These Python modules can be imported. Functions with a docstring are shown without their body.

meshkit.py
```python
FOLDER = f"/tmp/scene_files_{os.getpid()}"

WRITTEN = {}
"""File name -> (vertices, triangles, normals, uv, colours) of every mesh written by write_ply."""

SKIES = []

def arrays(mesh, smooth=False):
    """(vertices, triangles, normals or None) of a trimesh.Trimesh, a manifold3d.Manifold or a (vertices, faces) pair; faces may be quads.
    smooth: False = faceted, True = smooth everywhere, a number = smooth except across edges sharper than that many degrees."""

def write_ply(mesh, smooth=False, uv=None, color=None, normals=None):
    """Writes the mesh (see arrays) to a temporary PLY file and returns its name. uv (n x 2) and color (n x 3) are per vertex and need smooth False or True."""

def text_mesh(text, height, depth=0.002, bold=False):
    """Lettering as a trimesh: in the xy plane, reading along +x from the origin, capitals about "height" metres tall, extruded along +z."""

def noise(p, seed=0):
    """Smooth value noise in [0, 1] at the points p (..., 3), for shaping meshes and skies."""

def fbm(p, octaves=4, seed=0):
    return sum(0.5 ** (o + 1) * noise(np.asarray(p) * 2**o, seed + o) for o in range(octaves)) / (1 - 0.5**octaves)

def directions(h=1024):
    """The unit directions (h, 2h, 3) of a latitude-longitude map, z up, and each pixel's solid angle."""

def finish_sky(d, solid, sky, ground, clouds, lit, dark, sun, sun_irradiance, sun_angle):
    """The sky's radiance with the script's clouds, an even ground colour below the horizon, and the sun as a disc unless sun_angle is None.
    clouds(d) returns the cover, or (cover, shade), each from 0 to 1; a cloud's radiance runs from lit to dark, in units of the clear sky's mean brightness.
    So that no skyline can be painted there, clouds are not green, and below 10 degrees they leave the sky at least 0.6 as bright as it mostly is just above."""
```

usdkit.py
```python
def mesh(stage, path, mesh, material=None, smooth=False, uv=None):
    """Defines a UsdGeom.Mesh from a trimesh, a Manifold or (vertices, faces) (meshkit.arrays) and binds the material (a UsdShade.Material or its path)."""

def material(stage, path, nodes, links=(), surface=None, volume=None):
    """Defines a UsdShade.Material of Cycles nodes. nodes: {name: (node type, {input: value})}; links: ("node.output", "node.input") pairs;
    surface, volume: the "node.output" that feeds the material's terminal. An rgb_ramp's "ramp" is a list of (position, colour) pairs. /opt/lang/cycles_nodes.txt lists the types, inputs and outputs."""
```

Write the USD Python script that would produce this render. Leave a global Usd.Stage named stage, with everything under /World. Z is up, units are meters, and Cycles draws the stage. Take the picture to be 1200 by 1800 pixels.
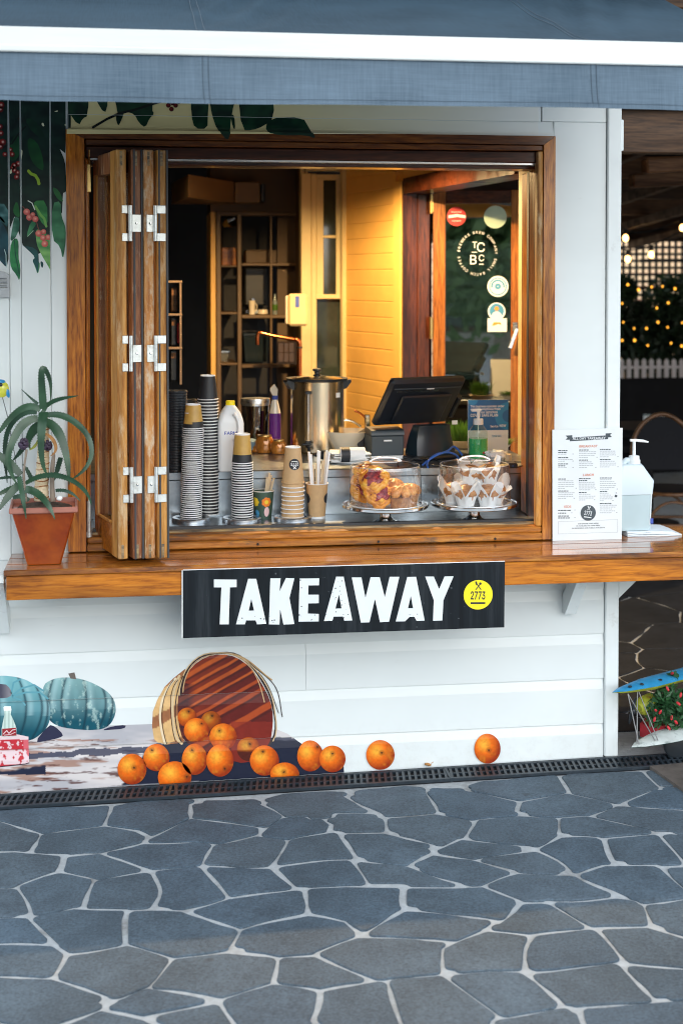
import math, random
import numpy as np
import trimesh
import shapely
from shapely.geometry import Polygon, MultiPolygon, Point, LineString, box as sbox
from shapely.ops import unary_union
from scipy.spatial import Delaunay, ConvexHull, Voronoi
from pxr import Usd, UsdGeom, UsdLux, UsdShade, Sdf, Gf, Vt
import usdkit, meshkit

stage = Usd.Stage.CreateInMemory()
UsdGeom.SetStageUpAxis(stage, UsdGeom.Tokens.z)
UsdGeom.SetStageMetersPerUnit(stage, 1.0)
UsdGeom.Xform.Define(stage, "/World")
UsdGeom.Scope.Define(stage, "/World/Looks")
rng = np.random.default_rng(7)
random.seed(7)

# ------------------------------------------------------------------ camera
YAW, PITCH, DIST, EYE = math.radians(8.0), math.radians(1.7), 5.25, 1.88
FPX, PX0 = 2500.0, 600.0                 # focal length and centre, in pixels of the 1200 x 1800 photograph
HORIZON = 492.0
PY0 = HORIZON + FPX * math.tan(PITCH)    # the lens is shifted: principal point above the frame's middle
CAM = np.array([-DIST * math.sin(YAW), -DIST * math.cos(YAW), EYE])
FWD = np.array([math.sin(YAW) * math.cos(PITCH), math.cos(YAW) * math.cos(PITCH), -math.sin(PITCH)])
RGT = np.array([math.cos(YAW), -math.sin(YAW), 0.0])
UPV = np.cross(RGT, FWD)
cam = UsdGeom.Camera.Define(stage, "/World/camera")
cam.CreateHorizontalApertureAttr(24.0)
cam.CreateVerticalApertureAttr(36.0)
cam.CreateFocalLengthAttr(50.0)
cam.CreateVerticalApertureOffsetAttr((PY0 - 900.0) / 1200.0 * 24.0)
cam.CreateFStopAttr(2.8)
cam.CreateFocusDistanceAttr(5.15)
cam.CreateExposureAttr(1.28)
cam.CreateClippingRangeAttr(Gf.Vec2f(0.05, 2000))
_m = np.eye(4)
_m[0, :3], _m[1, :3], _m[2, :3], _m[3, :3] = RGT, UPV, -FWD, CAM
UsdGeom.Xformable(cam).AddTransformOp().Set(Gf.Matrix4d(*_m.ravel().tolist()))

# ------------------------------------------------------------------ sky and sun (bright overcast, low soft light from the front right)
SUN_EL, SUN_AZ = math.radians(28.0), math.radians(168.0)       # azimuth = atan2(x, y)
SUN = np.array([math.sin(SUN_AZ) * math.cos(SUN_EL), math.cos(SUN_AZ) * math.cos(SUN_EL), math.sin(SUN_EL)])
dome = UsdLux.DomeLight.Define(stage, "/World/sky")
dome.GetPrim().SetCustomDataByKey("kind", "structure")
usdkit.material(stage, "/World/Looks/sky", {
    "s": ("sky_texture", {"sky_type": "single_scattering", "sun_disc": False, "sun_elevation": SUN_EL, "sun_rotation": SUN_AZ, "air_density": 1.0, "aerosol_density": 1.0, "ozone_density": 2.0}),
    "g": ("texture_coordinate", {}), "m": ("mapping", {"scale": (1, 1, 2.2)}), "n": ("noise_texture", {"scale": 2.2, "detail": 7, "roughness": 0.6}), "r": ("map_range", {"from_min": 0.38, "from_max": 0.62, "to_max": 0.9, "clamp": True}),
    "x": ("mix_color", {"b": (11.4, 12.2, 12.5), "use_clamp": False}),
    "b": ("background_shader", {"strength": 0.1})}, [("g.generated", "m.vector"), ("m.vector", "n.vector"), ("n.fac", "r.value"), ("r.result", "x.fac"), ("s.color", "x.a"), ("x.result", "b.color")])
_skym = UsdShade.Material.Get(stage, "/World/Looks/sky")
_skym.CreateSurfaceOutput("cycles").ConnectToSource(UsdShade.Shader.Get(stage, "/World/Looks/sky/b").CreateOutput("background", Sdf.ValueTypeNames.Token))
UsdShade.MaterialBindingAPI.Apply(dome.GetPrim()).Bind(_skym)
sun = UsdLux.DistantLight.Define(stage, "/World/sun")
sun.CreateNormalizeAttr(True) if hasattr(sun, "CreateNormalizeAttr") else None
UsdLux.LightAPI(sun.GetPrim()).CreateNormalizeAttr(True)
sun.CreateIntensityAttr(0.12)
sun.CreateAngleAttr(55.0)
sun.CreateColorAttr(Gf.Vec3f(1.0, 0.98, 0.95))
_z = SUN
_x = np.cross([0, 0, 1.0], _z); _x /= np.linalg.norm(_x)
_y = np.cross(_z, _x)
_m = np.eye(4); _m[0, :3], _m[1, :3], _m[2, :3] = _x, _y, _z
UsdGeom.Xformable(sun).AddTransformOp().Set(Gf.Matrix4d(*_m.ravel().tolist()))

# ------------------------------------------------------------------ from a pixel of the photograph to a point of the place
def ray(px, py):
    return FWD * FPX + RGT * (px - PX0) - UPV * (py - PY0)
def at(px, py, Y):                      # on the vertical plane y = Y
    d = ray(px, py); return CAM + d * (Y - CAM[1]) / d[1]
def atz(px, py, Z):                     # on the level plane z = Z
    d = ray(px, py); return CAM + d * (Z - CAM[2]) / d[2]
def atp(px, py, P, N):                  # on any plane
    d = ray(px, py); return CAM + d * (np.dot(np.asarray(P) - CAM, N) / np.dot(d, N))
def proj(p):
    v = np.asarray(p, float) - CAM
    return PX0 + FPX * (v @ RGT) / (v @ FWD), PY0 - FPX * (v @ UPV) / (v @ FWD)
GSLOPE, GZ0 = 0.0130, 0.038                          # the pavement falls gently to the left
GN = np.array([-GSLOPE, 0, 1.0]); GN /= np.linalg.norm(GN)
def ground_z(x): return GZ0 + GSLOPE * x
def atg(px, py, up=0.0):
    return atp(px, py, (0, 0, GZ0 + up), GN)

# ------------------------------------------------------------------ prims
_used = {}
def _numbered(path):
    n = _used.get(path, 0); _used[path] = n + 1
    return path if n == 0 else "%s_%03d" % (path, n)
LOC = {}
def tag(prim, label=None, cat=None, group=None, kind=None):
    for k, v in (("label", label), ("category", cat), ("group", group), ("kind", kind)):
        if v: prim.SetCustomDataByKey(k, v)
    return prim
def thing(name, label, cat, loc=(0, 0, 0), rotz=0.0, group=None, kind=None):
    path = _numbered("/World/" + name)
    x = UsdGeom.Xform.Define(stage, path)
    x.AddTranslateOp().Set(Gf.Vec3d(*map(float, loc)))
    if rotz: x.AddRotateZOp().Set(math.degrees(rotz))
    LOC[path] = np.asarray(loc, float)
    tag(x.GetPrim(), label, cat, group, kind)
    return path
def as_tm(m):
    if hasattr(m, "to_mesh"):
        q = m.to_mesh(); return trimesh.Trimesh(q.vert_properties[:, :3], q.tri_verts, process=False)
    if isinstance(m, tuple):
        v, f = np.asarray(m[0], float), np.asarray(m[1], int)
        if f.shape[1] == 4: f = np.vstack([f[:, [0, 1, 2]], f[:, [0, 2, 3]]])
        return trimesh.Trimesh(v, f, process=False)
    return m
def part(parent, name, mesh, mat, smooth=False, label=None, world=True, colors=None):
    """A mesh under the thing `parent`; mesh in world coordinates unless world=False (then in the thing's own)."""
    m = as_tm(mesh)
    path = _numbered(parent + "/" + name)
    root = "/".join(parent.split("/")[:3])
    off = LOC.get(root, np.zeros(3))
    v = np.asarray(m.vertices) - (off if world else 0)
    g = usdkit.mesh(stage, path, (v, np.asarray(m.faces)), "/World/Looks/" + mat, smooth=smooth)
    if colors is not None:
        UsdGeom.PrimvarsAPI(g).CreatePrimvar("paint", Sdf.ValueTypeNames.Color3fArray, "vertex").Set(Vt.Vec3fArray.FromNumpy(np.asarray(colors, np.float32)))
    if label: g.GetPrim().SetCustomDataByKey("label", label)
    return path
def solo(name, mesh, mat, label=None, cat=None, group=None, kind=None, smooth=False):
    path = _numbered("/World/" + name)
    m = as_tm(mesh)
    g = usdkit.mesh(stage, path, (np.asarray(m.vertices), np.asarray(m.faces)), "/World/Looks/" + mat, smooth=smooth)
    tag(g.GetPrim(), label, cat, group, kind)
    return path
def copy_of(path, loc, rotz=0.0, label=None, tilt=None, scale=None):
    src = stage.GetPrimAtPath(path)
    import re
    base = re.sub(r"_\d{3}$", "", path)
    new = _numbered(base)
    x = UsdGeom.Xform.Define(stage, new)
    p = x.GetPrim()
    p.GetReferences().AddInternalReference(src.GetPath())
    p.SetInstanceable(True)
    x.ClearXformOpOrder()
    x.AddTranslateOp().Set(Gf.Vec3d(*map(float, loc)))
    x.AddRotateZOp().Set(math.degrees(rotz))
    if tilt: x.AddRotateXYZOp().Set(Gf.Vec3f(*map(float, tilt)))
    if scale: x.AddScaleOp().Set(Gf.Vec3f(*(scale if np.ndim(scale) else (scale,) * 3)))
    for k, v in src.GetCustomData().items(): p.SetCustomDataByKey(k, v)
    if label: p.SetCustomDataByKey("label", label)
    return new

# ------------------------------------------------------------------ shapes
def cat(*ms):
    ms = [as_tm(m) for m in (ms[0] if len(ms) == 1 and isinstance(ms[0], (list, tuple)) and not isinstance(ms[0][0], np.ndarray) else ms)]
    n, V, F = 0, [], []
    for m in ms:
        V.append(np.asarray(m.vertices)); F.append(np.asarray(m.faces) + n); n += len(V[-1])
    return trimesh.Trimesh(np.vstack(V), np.vstack(F), process=False)
_BOXF = np.array([[0, 2, 3, 1], [4, 5, 7, 6], [0, 1, 5, 4], [2, 6, 7, 3], [0, 4, 6, 2], [1, 3, 7, 5]])
def hexa(c):                                    # 8 corners, bit order x + 2y + 4z
    c = np.asarray(c, float)
    return as_tm((c, _BOXF))
def bx(x0, x1, y0, y1, z0, z1, b=0.0):
    if b <= 0:
        return hexa([(x, y, z) for z in (z0, z1) for y in (y0, y1) for x in (x0, x1)])
    b = min(b, 0.45 * min(x1 - x0, y1 - y0, z1 - z0))
    pts = []
    for sx in (0, 1):
        for sy in (0, 1):
            for sz in (0, 1):
                X, Y, Z = (x0, x1)[sx], (y0, y1)[sy], (z0, z1)[sz]
                ix, iy, iz = (b, -b)[sx], (b, -b)[sy], (b, -b)[sz]
                pts += [(X, Y + iy, Z + iz), (X + ix, Y, Z + iz), (X + ix, Y + iy, Z)]
    return hull(pts)
def hull(pts):
    pts = np.asarray(pts, float)
    h = ConvexHull(pts)
    idx = np.unique(h.simplices)
    remap = -np.ones(len(pts), int); remap[idx] = np.arange(len(idx))
    f = remap[h.simplices].copy(); v = pts[idx]
    c = v.mean(0)
    n = np.cross(v[f[:, 1]] - v[f[:, 0]], v[f[:, 2]] - v[f[:, 0]])
    flip = ((v[f[:, 0]] - c) * n).sum(1) < 0
    f[flip] = f[flip][:, ::-1]
    return trimesh.Trimesh(v, f, process=False)
def moved(m, loc=(0, 0, 0), rz=0.0, rx=0.0, ry=0.0, s=1.0):
    m = as_tm(m); v = np.asarray(m.vertices) * s
    for a, ax in ((rx, 0), (ry, 1), (rz, 2)):
        if a:
            c, s_ = math.cos(a), math.sin(a); i, j = [(1, 2), (2, 0), (0, 1)][ax]
            w = v.copy(); w[:, i] = c * v[:, i] - s_ * v[:, j]; w[:, j] = s_ * v[:, i] + c * v[:, j]; v = w
    return trimesh.Trimesh(v + np.asarray(loc, float), m.faces, process=False)
def lathe(profile, n=32, loc=(0, 0, 0), cap=True):
    """profile: (r, z) from bottom to top."""
    pr = np.asarray(profile, float); k = len(pr)
    a = np.linspace(0, 2 * math.pi, n, endpoint=False)
    v = np.stack([pr[:, 0][None] * np.cos(a)[:, None], pr[:, 0][None] * np.sin(a)[:, None], np.broadcast_to(pr[:, 1][None], (n, k))], -1).reshape(-1, 3)
    f = []
    i = np.arange(n)[:, None]; j = np.arange(k - 1)[None]
    a0 = (i * k + j).ravel(); b0 = (((i + 1) % n) * k + j).ravel()
    f = np.vstack([np.stack([a0, b0, b0 + 1], 1), np.stack([a0, b0 + 1, a0 + 1], 1)])
    if cap:
        e = []
        for end, s in ((0, 1), (k - 1, -1)):
            if pr[end, 0] > 1e-5:
                v = np.vstack([v, [0, 0, pr[end, 1]]]); c = len(v) - 1
                q = np.arange(n) * k + end; r = np.roll(q, -1)
                e.append(np.stack([np.full(n, c), r, q] if s > 0 else [np.full(n, c), q, r], 1))
        if e: f = np.vstack([f] + e)
    return trimesh.Trimesh(v + np.asarray(loc, float), f, process=False)
def tube(pts, r, n=8, cap=True, flat=None):
    """r: number or one per point; flat: (normal vector, ratio) flattens the section."""
    p = np.asarray(pts, float); k = len(p)
    r = np.broadcast_to(np.asarray(r, float), (k,))
    t = np.gradient(p, axis=0); t /= np.linalg.norm(t, axis=1, keepdims=True) + 1e-12
    ref = np.array([0, 0, 1.0]) if abs(t[0][2]) < 0.9 else np.array([1.0, 0, 0])
    u = np.cross(t[0], ref); u /= np.linalg.norm(u)
    V = []
    a = np.linspace(0, 2 * math.pi, n, endpoint=False)
    for i in range(k):
        u = u - t[i] * (u @ t[i]); u /= np.linalg.norm(u) + 1e-12
        w = np.cross(t[i], u)
        V.append(p[i] + r[i] * (np.cos(a)[:, None] * u + np.sin(a)[:, None] * w))
    v = np.vstack(V)
    i, j = np.meshgrid(np.arange(k - 1), np.arange(n), indexing="ij")
    q0 = (i * n + j).ravel(); q1 = (i * n + (j + 1) % n).ravel()
    f = np.vstack([np.stack([q0, q1, q1 + n], 1), np.stack([q0, q1 + n, q0 + n], 1)])
    if cap:
        v = np.vstack([v, p[0], p[-1]])
        j = np.arange(n); jn = (j + 1) % n
        f = np.vstack([f, np.stack([np.full(n, len(v) - 2), jn, j], 1), np.stack([np.full(n, len(v) - 1), (k - 1) * n + j, (k - 1) * n + jn], 1)])
    return trimesh.Trimesh(v, f, process=False)
def bar(p, q, w, d=None, b=0.0, up=(0, 0, 1)):
    """A straight batten from p to q, w wide and d deep."""
    p, q = np.asarray(p, float), np.asarray(q, float); d = w if d is None else d
    t = q - p; L = np.linalg.norm(t); t /= L
    u = np.cross(t, up)
    if np.linalg.norm(u) < 1e-6: u = np.cross(t, (1, 0, 0))
    u /= np.linalg.norm(u); s = np.cross(u, t)
    m = bx(-w / 2, w / 2, 0, L, -d / 2, d / 2, b)
    M = np.stack([u, t, s])
    return trimesh.Trimesh(np.asarray(m.vertices) @ M + p, m.faces if np.linalg.det(M) > 0 else np.asarray(m.faces)[:, ::-1], process=False)
def bezier(ctrl, n=16):
    c = np.asarray(ctrl, float); t = np.linspace(0, 1, n)[:, None]; k = len(c) - 1
    return sum(math.comb(k, i) * t**i * (1 - t)**(k - i) * c[i] for i in range(k + 1))
def spline(pts, n=24):
    p = np.asarray(pts, float)
    from scipy.interpolate import CubicSpline
    d = np.r_[0, np.cumsum(np.linalg.norm(np.diff(p, axis=0), axis=1))]
    return CubicSpline(d, p)(np.linspace(0, d[-1], n))
def polys(g):
    return [q for q in (g.geoms if hasattr(g, "geoms") else [g]) if q.geom_type == "Polygon" and q.area > 1e-9]
def prism(poly, depth):
    """Extrude a shapely polygon (xy) along +z."""
    out = [trimesh.creation.extrude_polygon(q, depth, engine="earcut") for q in polys(poly)]
    return cat(out)
def wallprism(poly, y0, y1):
    """A shapely polygon in (x, z), extruded from y0 to y1 (y0 < y1, y0 the face towards the street)."""
    m = prism(poly, y1 - y0); v = np.asarray(m.vertices)
    return trimesh.Trimesh(np.stack([v[:, 0], y1 - v[:, 2], v[:, 1]], 1), m.faces, process=False)
def smooth_poly(pts, it=2):
    p = np.asarray(pts, float)
    for _ in range(it):
        q = np.roll(p, -1, 0); p = np.stack([0.75 * p + 0.25 * q, 0.25 * p + 0.75 * q], 1).reshape(-1, 2)
    return p
def flatmesh(poly, step, seed=1):
    """Points and triangles over a shapely polygon: dense, for painted colours."""
    V, F, n = [], [], 0
    r = np.random.default_rng(seed)
    for q in polys(poly):
        q = q.segmentize(step)
        x0, y0, x1, y1 = q.bounds
        gx, gy = np.meshgrid(np.arange(x0, x1, step), np.arange(y0, y1, step * 0.87))
        gx = gx + (np.arange(gx.shape[0]) % 2)[:, None] * step / 2
        g = np.stack([gx.ravel(), gy.ravel()], 1)
        g = g[shapely.contains_xy(q.buffer(-step * 0.45), g[:, 0], g[:, 1])] if len(g) else g
        b = [np.asarray(q.exterior.coords)[:-1]] + [np.asarray(h.coords)[:-1] for h in q.interiors]
        p = np.vstack(b + [g])
        p = np.unique(np.round(p, 6), axis=0)
        if len(p) < 3: continue
        try: d = Delaunay(p).simplices
        except Exception: continue
        c = p[d].mean(1)
        d = d[shapely.contains_xy(q, c[:, 0], c[:, 1])]
        a = (p[d[:, 1]] - p[d[:, 0]]); bb = (p[d[:, 2]] - p[d[:, 0]])
        s = a[:, 0] * bb[:, 1] - a[:, 1] * bb[:, 0]
        d[s < 0] = d[s < 0][:, ::-1]; d = d[np.abs(s) > 1e-12]
        V.append(p); F.append(d + n); n += len(p)
    return np.vstack(V), np.vstack(F)

# ------------------------------------------------------------------ materials
def lin(r, g, b):
    return tuple((c / 255 / 12.92) if c / 255 < 0.04045 else ((c / 255 + 0.055) / 1.055) ** 2.4 for c in (r, g, b))
def mat(name, col, rough=0.5, metal=0.0, var=0.12, scale=6.0, stretch=(1, 1, 1), col2=None, bump=0.0, bscale=40.0, coat=0.0, spec=0.5, trans=0.0, alpha=1.0, detail=4.0, emit=None, rvar=0.0, ior=1.5, sss=0.0, aniso=0.0, dirt=None, dirt_scale=2.5, dirt_lo=0.55, dirt_hi=0.75, sheen=0.0):
    c = np.asarray(col, float); lo, hi = c * (1 - var), np.minimum(c * (1 + var), 0.95) if col2 is None else np.asarray(col2, float)
    n = {"g": ("geometry", {}), "m": ("mapping", {"scale": stretch}), "n": ("noise_texture", {"scale": scale, "detail": detail, "roughness": 0.6}),
         "r": ("rgb_ramp", {"ramp": [(0.3, lo), (0.7, hi)]}),
         "p": ("principled_bsdf", {"roughness": rough, "metallic": metal, "coat_weight": coat, "specular_ior_level": spec, "transmission_weight": trans, "alpha": alpha, "ior": ior, "anisotropic": aniso, "subsurface_weight": sss, "sheen_weight": sheen})}
    l = [("g.position", "m.vector"), ("m.vector", "n.vector"), ("n.fac", "r.fac")]
    src = "r.color"
    if dirt is not None:
        n["dn"] = ("noise_texture", {"scale": dirt_scale, "detail": 6, "roughness": 0.65}); l += [("m.vector", "dn.vector")]
        n["dr"] = ("map_range", {"from_min": dirt_lo, "from_max": dirt_hi, "clamp": True}); l += [("dn.fac", "dr.value")]
        n["dm"] = ("mix_color", {"b": dirt}); l += [("dr.result", "dm.fac"), (src, "dm.a")]
        src = "dm.result"
    l.append((src, "p.base_color"))
    if rvar:
        n["rv"] = ("map_range", {"from_min": 0.3, "from_max": 0.7, "to_min": max(0.02, rough - rvar), "to_max": min(1, rough + rvar)}); l += [("n.fac", "rv.value"), ("rv.result", "p.roughness")]
    if bump:
        n["bn"] = ("noise_texture", {"scale": bscale, "detail": 5}); n["b"] = ("bump", {"strength": 1.0, "distance": bump})
        l += [("m.vector", "bn.vector"), ("bn.fac", "b.height"), ("b.normal", "p.normal")]
    if emit is not None:
        n["p"][1]["emission_color"] = emit[0]; n["p"][1]["emission_strength"] = emit[1]
    usdkit.material(stage, "/World/Looks/" + name, n, l, surface="p.BSDF")
    return name
def wood(name, dark, mid, light, axis="x", rough=0.35, coat=0.3, wear=None, wear_lo=0.56, wear_hi=0.66, grain=1.0, bump=0.0006, knots=True, wscale=5.0, wstretch=0.25):
    st = {"x": (0.09, 1.0, 1.0), "y": (1.0, 0.09, 1.0), "z": (1.0, 1.0, 0.09)}[axis]
    ws = {"x": (wstretch, 1, 1), "y": (1, wstretch, 1), "z": (1, 1, wstretch)}[axis]
    n = {"g": ("geometry", {}), "m": ("mapping", {"scale": st}), "n": ("noise_texture", {"scale": 90 * grain, "detail": 6, "roughness": 0.65, "distortion": 0.3}),
         "n2": ("noise_texture", {"scale": 9 * grain, "detail": 3, "distortion": 0.8}),
         "r1": ("rgb_ramp", {"ramp": [(0.36, dark), (0.5, mid), (0.66, light)]}),
         "r2": ("rgb_ramp", {"ramp": [(0.30, (0.34, 0.29, 0.25)), (0.5, (1, 1, 1)), (0.72, (1.22, 1.18, 1.08))]}),
         "x": ("mix_color", {"blend_type": "multiply", "fac": 1.0, "use_clamp_result": False}),
         "b": ("bump", {"strength": 1.0, "distance": bump}),
         "rr": ("map_range", {"from_min": 0.3, "from_max": 0.7, "to_min": rough + 0.12, "to_max": max(0.05, rough - 0.12)}),
         "p": ("principled_bsdf", {"coat_weight": coat, "coat_roughness": 0.12, "specular_ior_level": 0.3})}
    l = [("g.position", "m.vector"), ("m.vector", "n.vector"), ("m.vector", "n2.vector"), ("n.fac", "r1.fac"), ("n2.fac", "r2.fac"), ("r1.color", "x.a"), ("r2.color", "x.b"),
         ("n.fac", "b.height"), ("b.normal", "p.normal"), ("n2.fac", "rr.value"), ("rr.result", "p.roughness")]
    src = "x.result"
    if wear is not None:
        n["wm"] = ("mapping", {"scale": ws}); n["w"] = ("noise_texture", {"scale": wscale, "detail": 8, "roughness": 0.75}); n["wr"] = ("map_range", {"from_min": wear_lo, "from_max": wear_hi, "clamp": True})
        n["y"] = ("mix_color", {"b": wear})
        l += [("g.position", "wm.vector"), ("wm.vector", "w.vector"), ("w.fac", "wr.value"), ("wr.result", "y.fac"), (src, "y.a")]
        src = "y.result"
    l.append((src, "p.base_color"))
    usdkit.material(stage, "/World/Looks/" + name, n, l, surface="p.BSDF")
    return name
def pane(name, tint=(0.96, 0.98, 0.98), rough=0.0, extra=0.0, power=4.0):
    """Thin sheet: clear, with a mirror part that grows towards grazing angles alike from both sides."""
    n = {"f": ("layer_weight", {"blend": 0.5}), "w": ("math", {"math_type": "power", "value2": power}), "a": ("math", {"math_type": "multiply_add", "use_clamp": True, "value2": 0.75, "value3": 0.045 + extra}),
         "t": ("transparent_bsdf", {"color": tint}), "g": ("glossy_bsdf", {"color": (1, 1, 1), "roughness": rough}), "x": ("mix_closure", {})}
    l = [("f.facing", "w.value1"), ("w.value", "a.value1"), ("a.value", "x.fac"), ("t.BSDF", "x.closure1"), ("g.BSDF", "x.closure2")]
    usdkit.material(stage, "/World/Looks/" + name, n, l, surface="x.closure")
    return name
def leafmat(name, lo, hi, rough=0.4, trans=0.25, scale=9.0, spots=None):
    n = {"g": ("geometry", {}), "n": ("noise_texture", {"scale": scale, "detail": 4}), "r": ("rgb_ramp", {"ramp": [(0.3, lo), (0.7, hi)]}),
         "p": ("principled_bsdf", {"roughness": rough}), "t": ("translucent_bsdf", {}), "x": ("mix_closure", {"fac": trans})}
    l = [("g.position", "n.vector"), ("n.fac", "r.fac"), ("r.color", "p.base_color"), ("r.color", "t.color"), ("p.BSDF", "x.closure1"), ("t.BSDF", "x.closure2")]
    usdkit.material(stage, "/World/Looks/" + name, n, l, surface="x.closure")
    return name
def bulbmat(name, col, strength):
    usdkit.material(stage, "/World/Looks/" + name, {"e": ("emission", {"color": col, "strength": strength})}, [], surface="e.emission")
    return name

def whiteboard_mat(name, base, grooves=None):
    """Gloss-painted boards: slight unevenness, dust and scuffs."""
    n = {"g": ("geometry", {}), "n": ("noise_texture", {"scale": 2.2, "detail": 5}), "r": ("rgb_ramp", {"ramp": [(0.3, tuple(c * 0.95 for c in base)), (0.7, tuple(min(1, c * 1.02) for c in base))]}),
         "m": ("mapping", {"scale": (0.25, 1, 1.0)}), "s": ("noise_texture", {"scale": 28, "detail": 9, "roughness": 0.75}), "sr": ("map_range", {"from_min": 0.64, "from_max": 0.82, "to_max": 0.35, "clamp": True}),
         "y": ("mix_color", {"b": (0.38, 0.36, 0.33)}), "sx": ("separate_xyz", {}), "zr": ("map_range", {"from_min": 0.04, "from_max": 0.26, "to_min": 0.3, "to_max": 0.0, "clamp": True}), "dn": ("noise_texture", {"scale": 17, "detail": 8, "roughness": 0.75}), "dr": ("map_range", {"from_min": 0.48, "from_max": 0.78, "clamp": True}), "dm": ("math", {"math_type": "multiply"}), "y2": ("mix_color", {"b": (0.34, 0.31, 0.27)}), "bn": ("noise_texture", {"scale": 14, "detail": 6}), "b": ("bump", {"strength": 1.0, "distance": 0.0011}),
         "p": ("principled_bsdf", {"roughness": 0.38})}
    l = [("g.position", "n.vector"), ("n.fac", "r.fac"), ("g.position", "m.vector"), ("m.vector", "s.vector"), ("s.fac", "sr.value"), ("r.color", "y.a"), ("sr.result", "y.fac"), ("g.position", "sx.vector"), ("sx.z", "zr.value"), ("g.position", "dn.vector"), ("dn.fac", "dr.value"), ("zr.result", "dm.value1"), ("dr.result", "dm.value2"), ("dm.value", "y2.fac"), ("y.result", "y2.a"), ("y2.result", "p.base_color"),
         ("m.vector", "bn.vector"), ("bn.fac", "b.height"), ("b.normal", "p.normal")]
    usdkit.material(stage, "/World/Looks/" + name, n, l, surface="p.BSDF")
    return name
whiteboard_mat("white_boards", (0.715, 0.765, 0.765))
mat("white_trim", (0.715, 0.765, 0.765), rough=0.4, var=0.04, bump=0.0006, bscale=25, dirt=(0.4, 0.39, 0.36), dirt_scale=9, dirt_lo=0.62, dirt_hi=0.85)
HD, HM, HL = (0.17, 0.042, 0.004), (0.38, 0.115, 0.009), (0.54, 0.20, 0.02)
wood("honey_wood_along", HD, HM, HL, "x", wear=(0.10, 0.055, 0.03), wear_lo=0.60, wear_hi=0.74)
wood("honey_wood_upright", HD, HM, HL, "z", wear=(0.10, 0.05, 0.03), wear_lo=0.58, wear_hi=0.74)
wood("counter_wood", (0.08, 0.022, 0.005), (0.20, 0.06, 0.008), (0.34, 0.115, 0.014), "x", rough=0.18, coat=1.0, wear=(0.05, 0.02, 0.01), wear_lo=0.55, wear_hi=0.72, bump=0.0003)
wood("fascia_wood", (0.27, 0.075, 0.005), (0.47, 0.15, 0.009), (0.58, 0.21, 0.018), "x", rough=0.35, coat=0.4)
wood("worn_edge", (0.22, 0.07, 0.008), (0.38, 0.13, 0.014), (0.50, 0.22, 0.045), "x", rough=0.5, coat=0.15, wear=(0.09, 0.06, 0.04), wear_lo=0.52, wear_hi=0.62, wscale=14)
wood("weathered_upright", (0.34, 0.13, 0.02), (0.52, 0.23, 0.045), (0.62, 0.34, 0.11), "z", rough=0.5, coat=0.05, wear=(0.58, 0.43, 0.26), wear_lo=0.52, wear_hi=0.70, wscale=22, wstretch=0.2)
wood("worn_upright", (0.28, 0.10, 0.02), (0.42, 0.17, 0.04), (0.52, 0.28, 0.11), "z", rough=0.55, coat=0.05, wear=(0.60, 0.47, 0.32), wear_lo=0.48, wear_hi=0.64, wscale=40, wstretch=0.35)
wood("reddish_upright", (0.12, 0.035, 0.012), (0.22, 0.075, 0.026), (0.32, 0.13, 0.05), "z", rough=0.5, coat=0.1, wear=(0.46, 0.33, 0.21), wear_lo=0.56, wear_hi=0.70, wscale=40, wstretch=0.3)
wood("weathered_grey", (0.10, 0.08, 0.06), (0.30, 0.22, 0.13), (0.48, 0.33, 0.14), "x", rough=0.6, coat=0.0)
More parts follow.
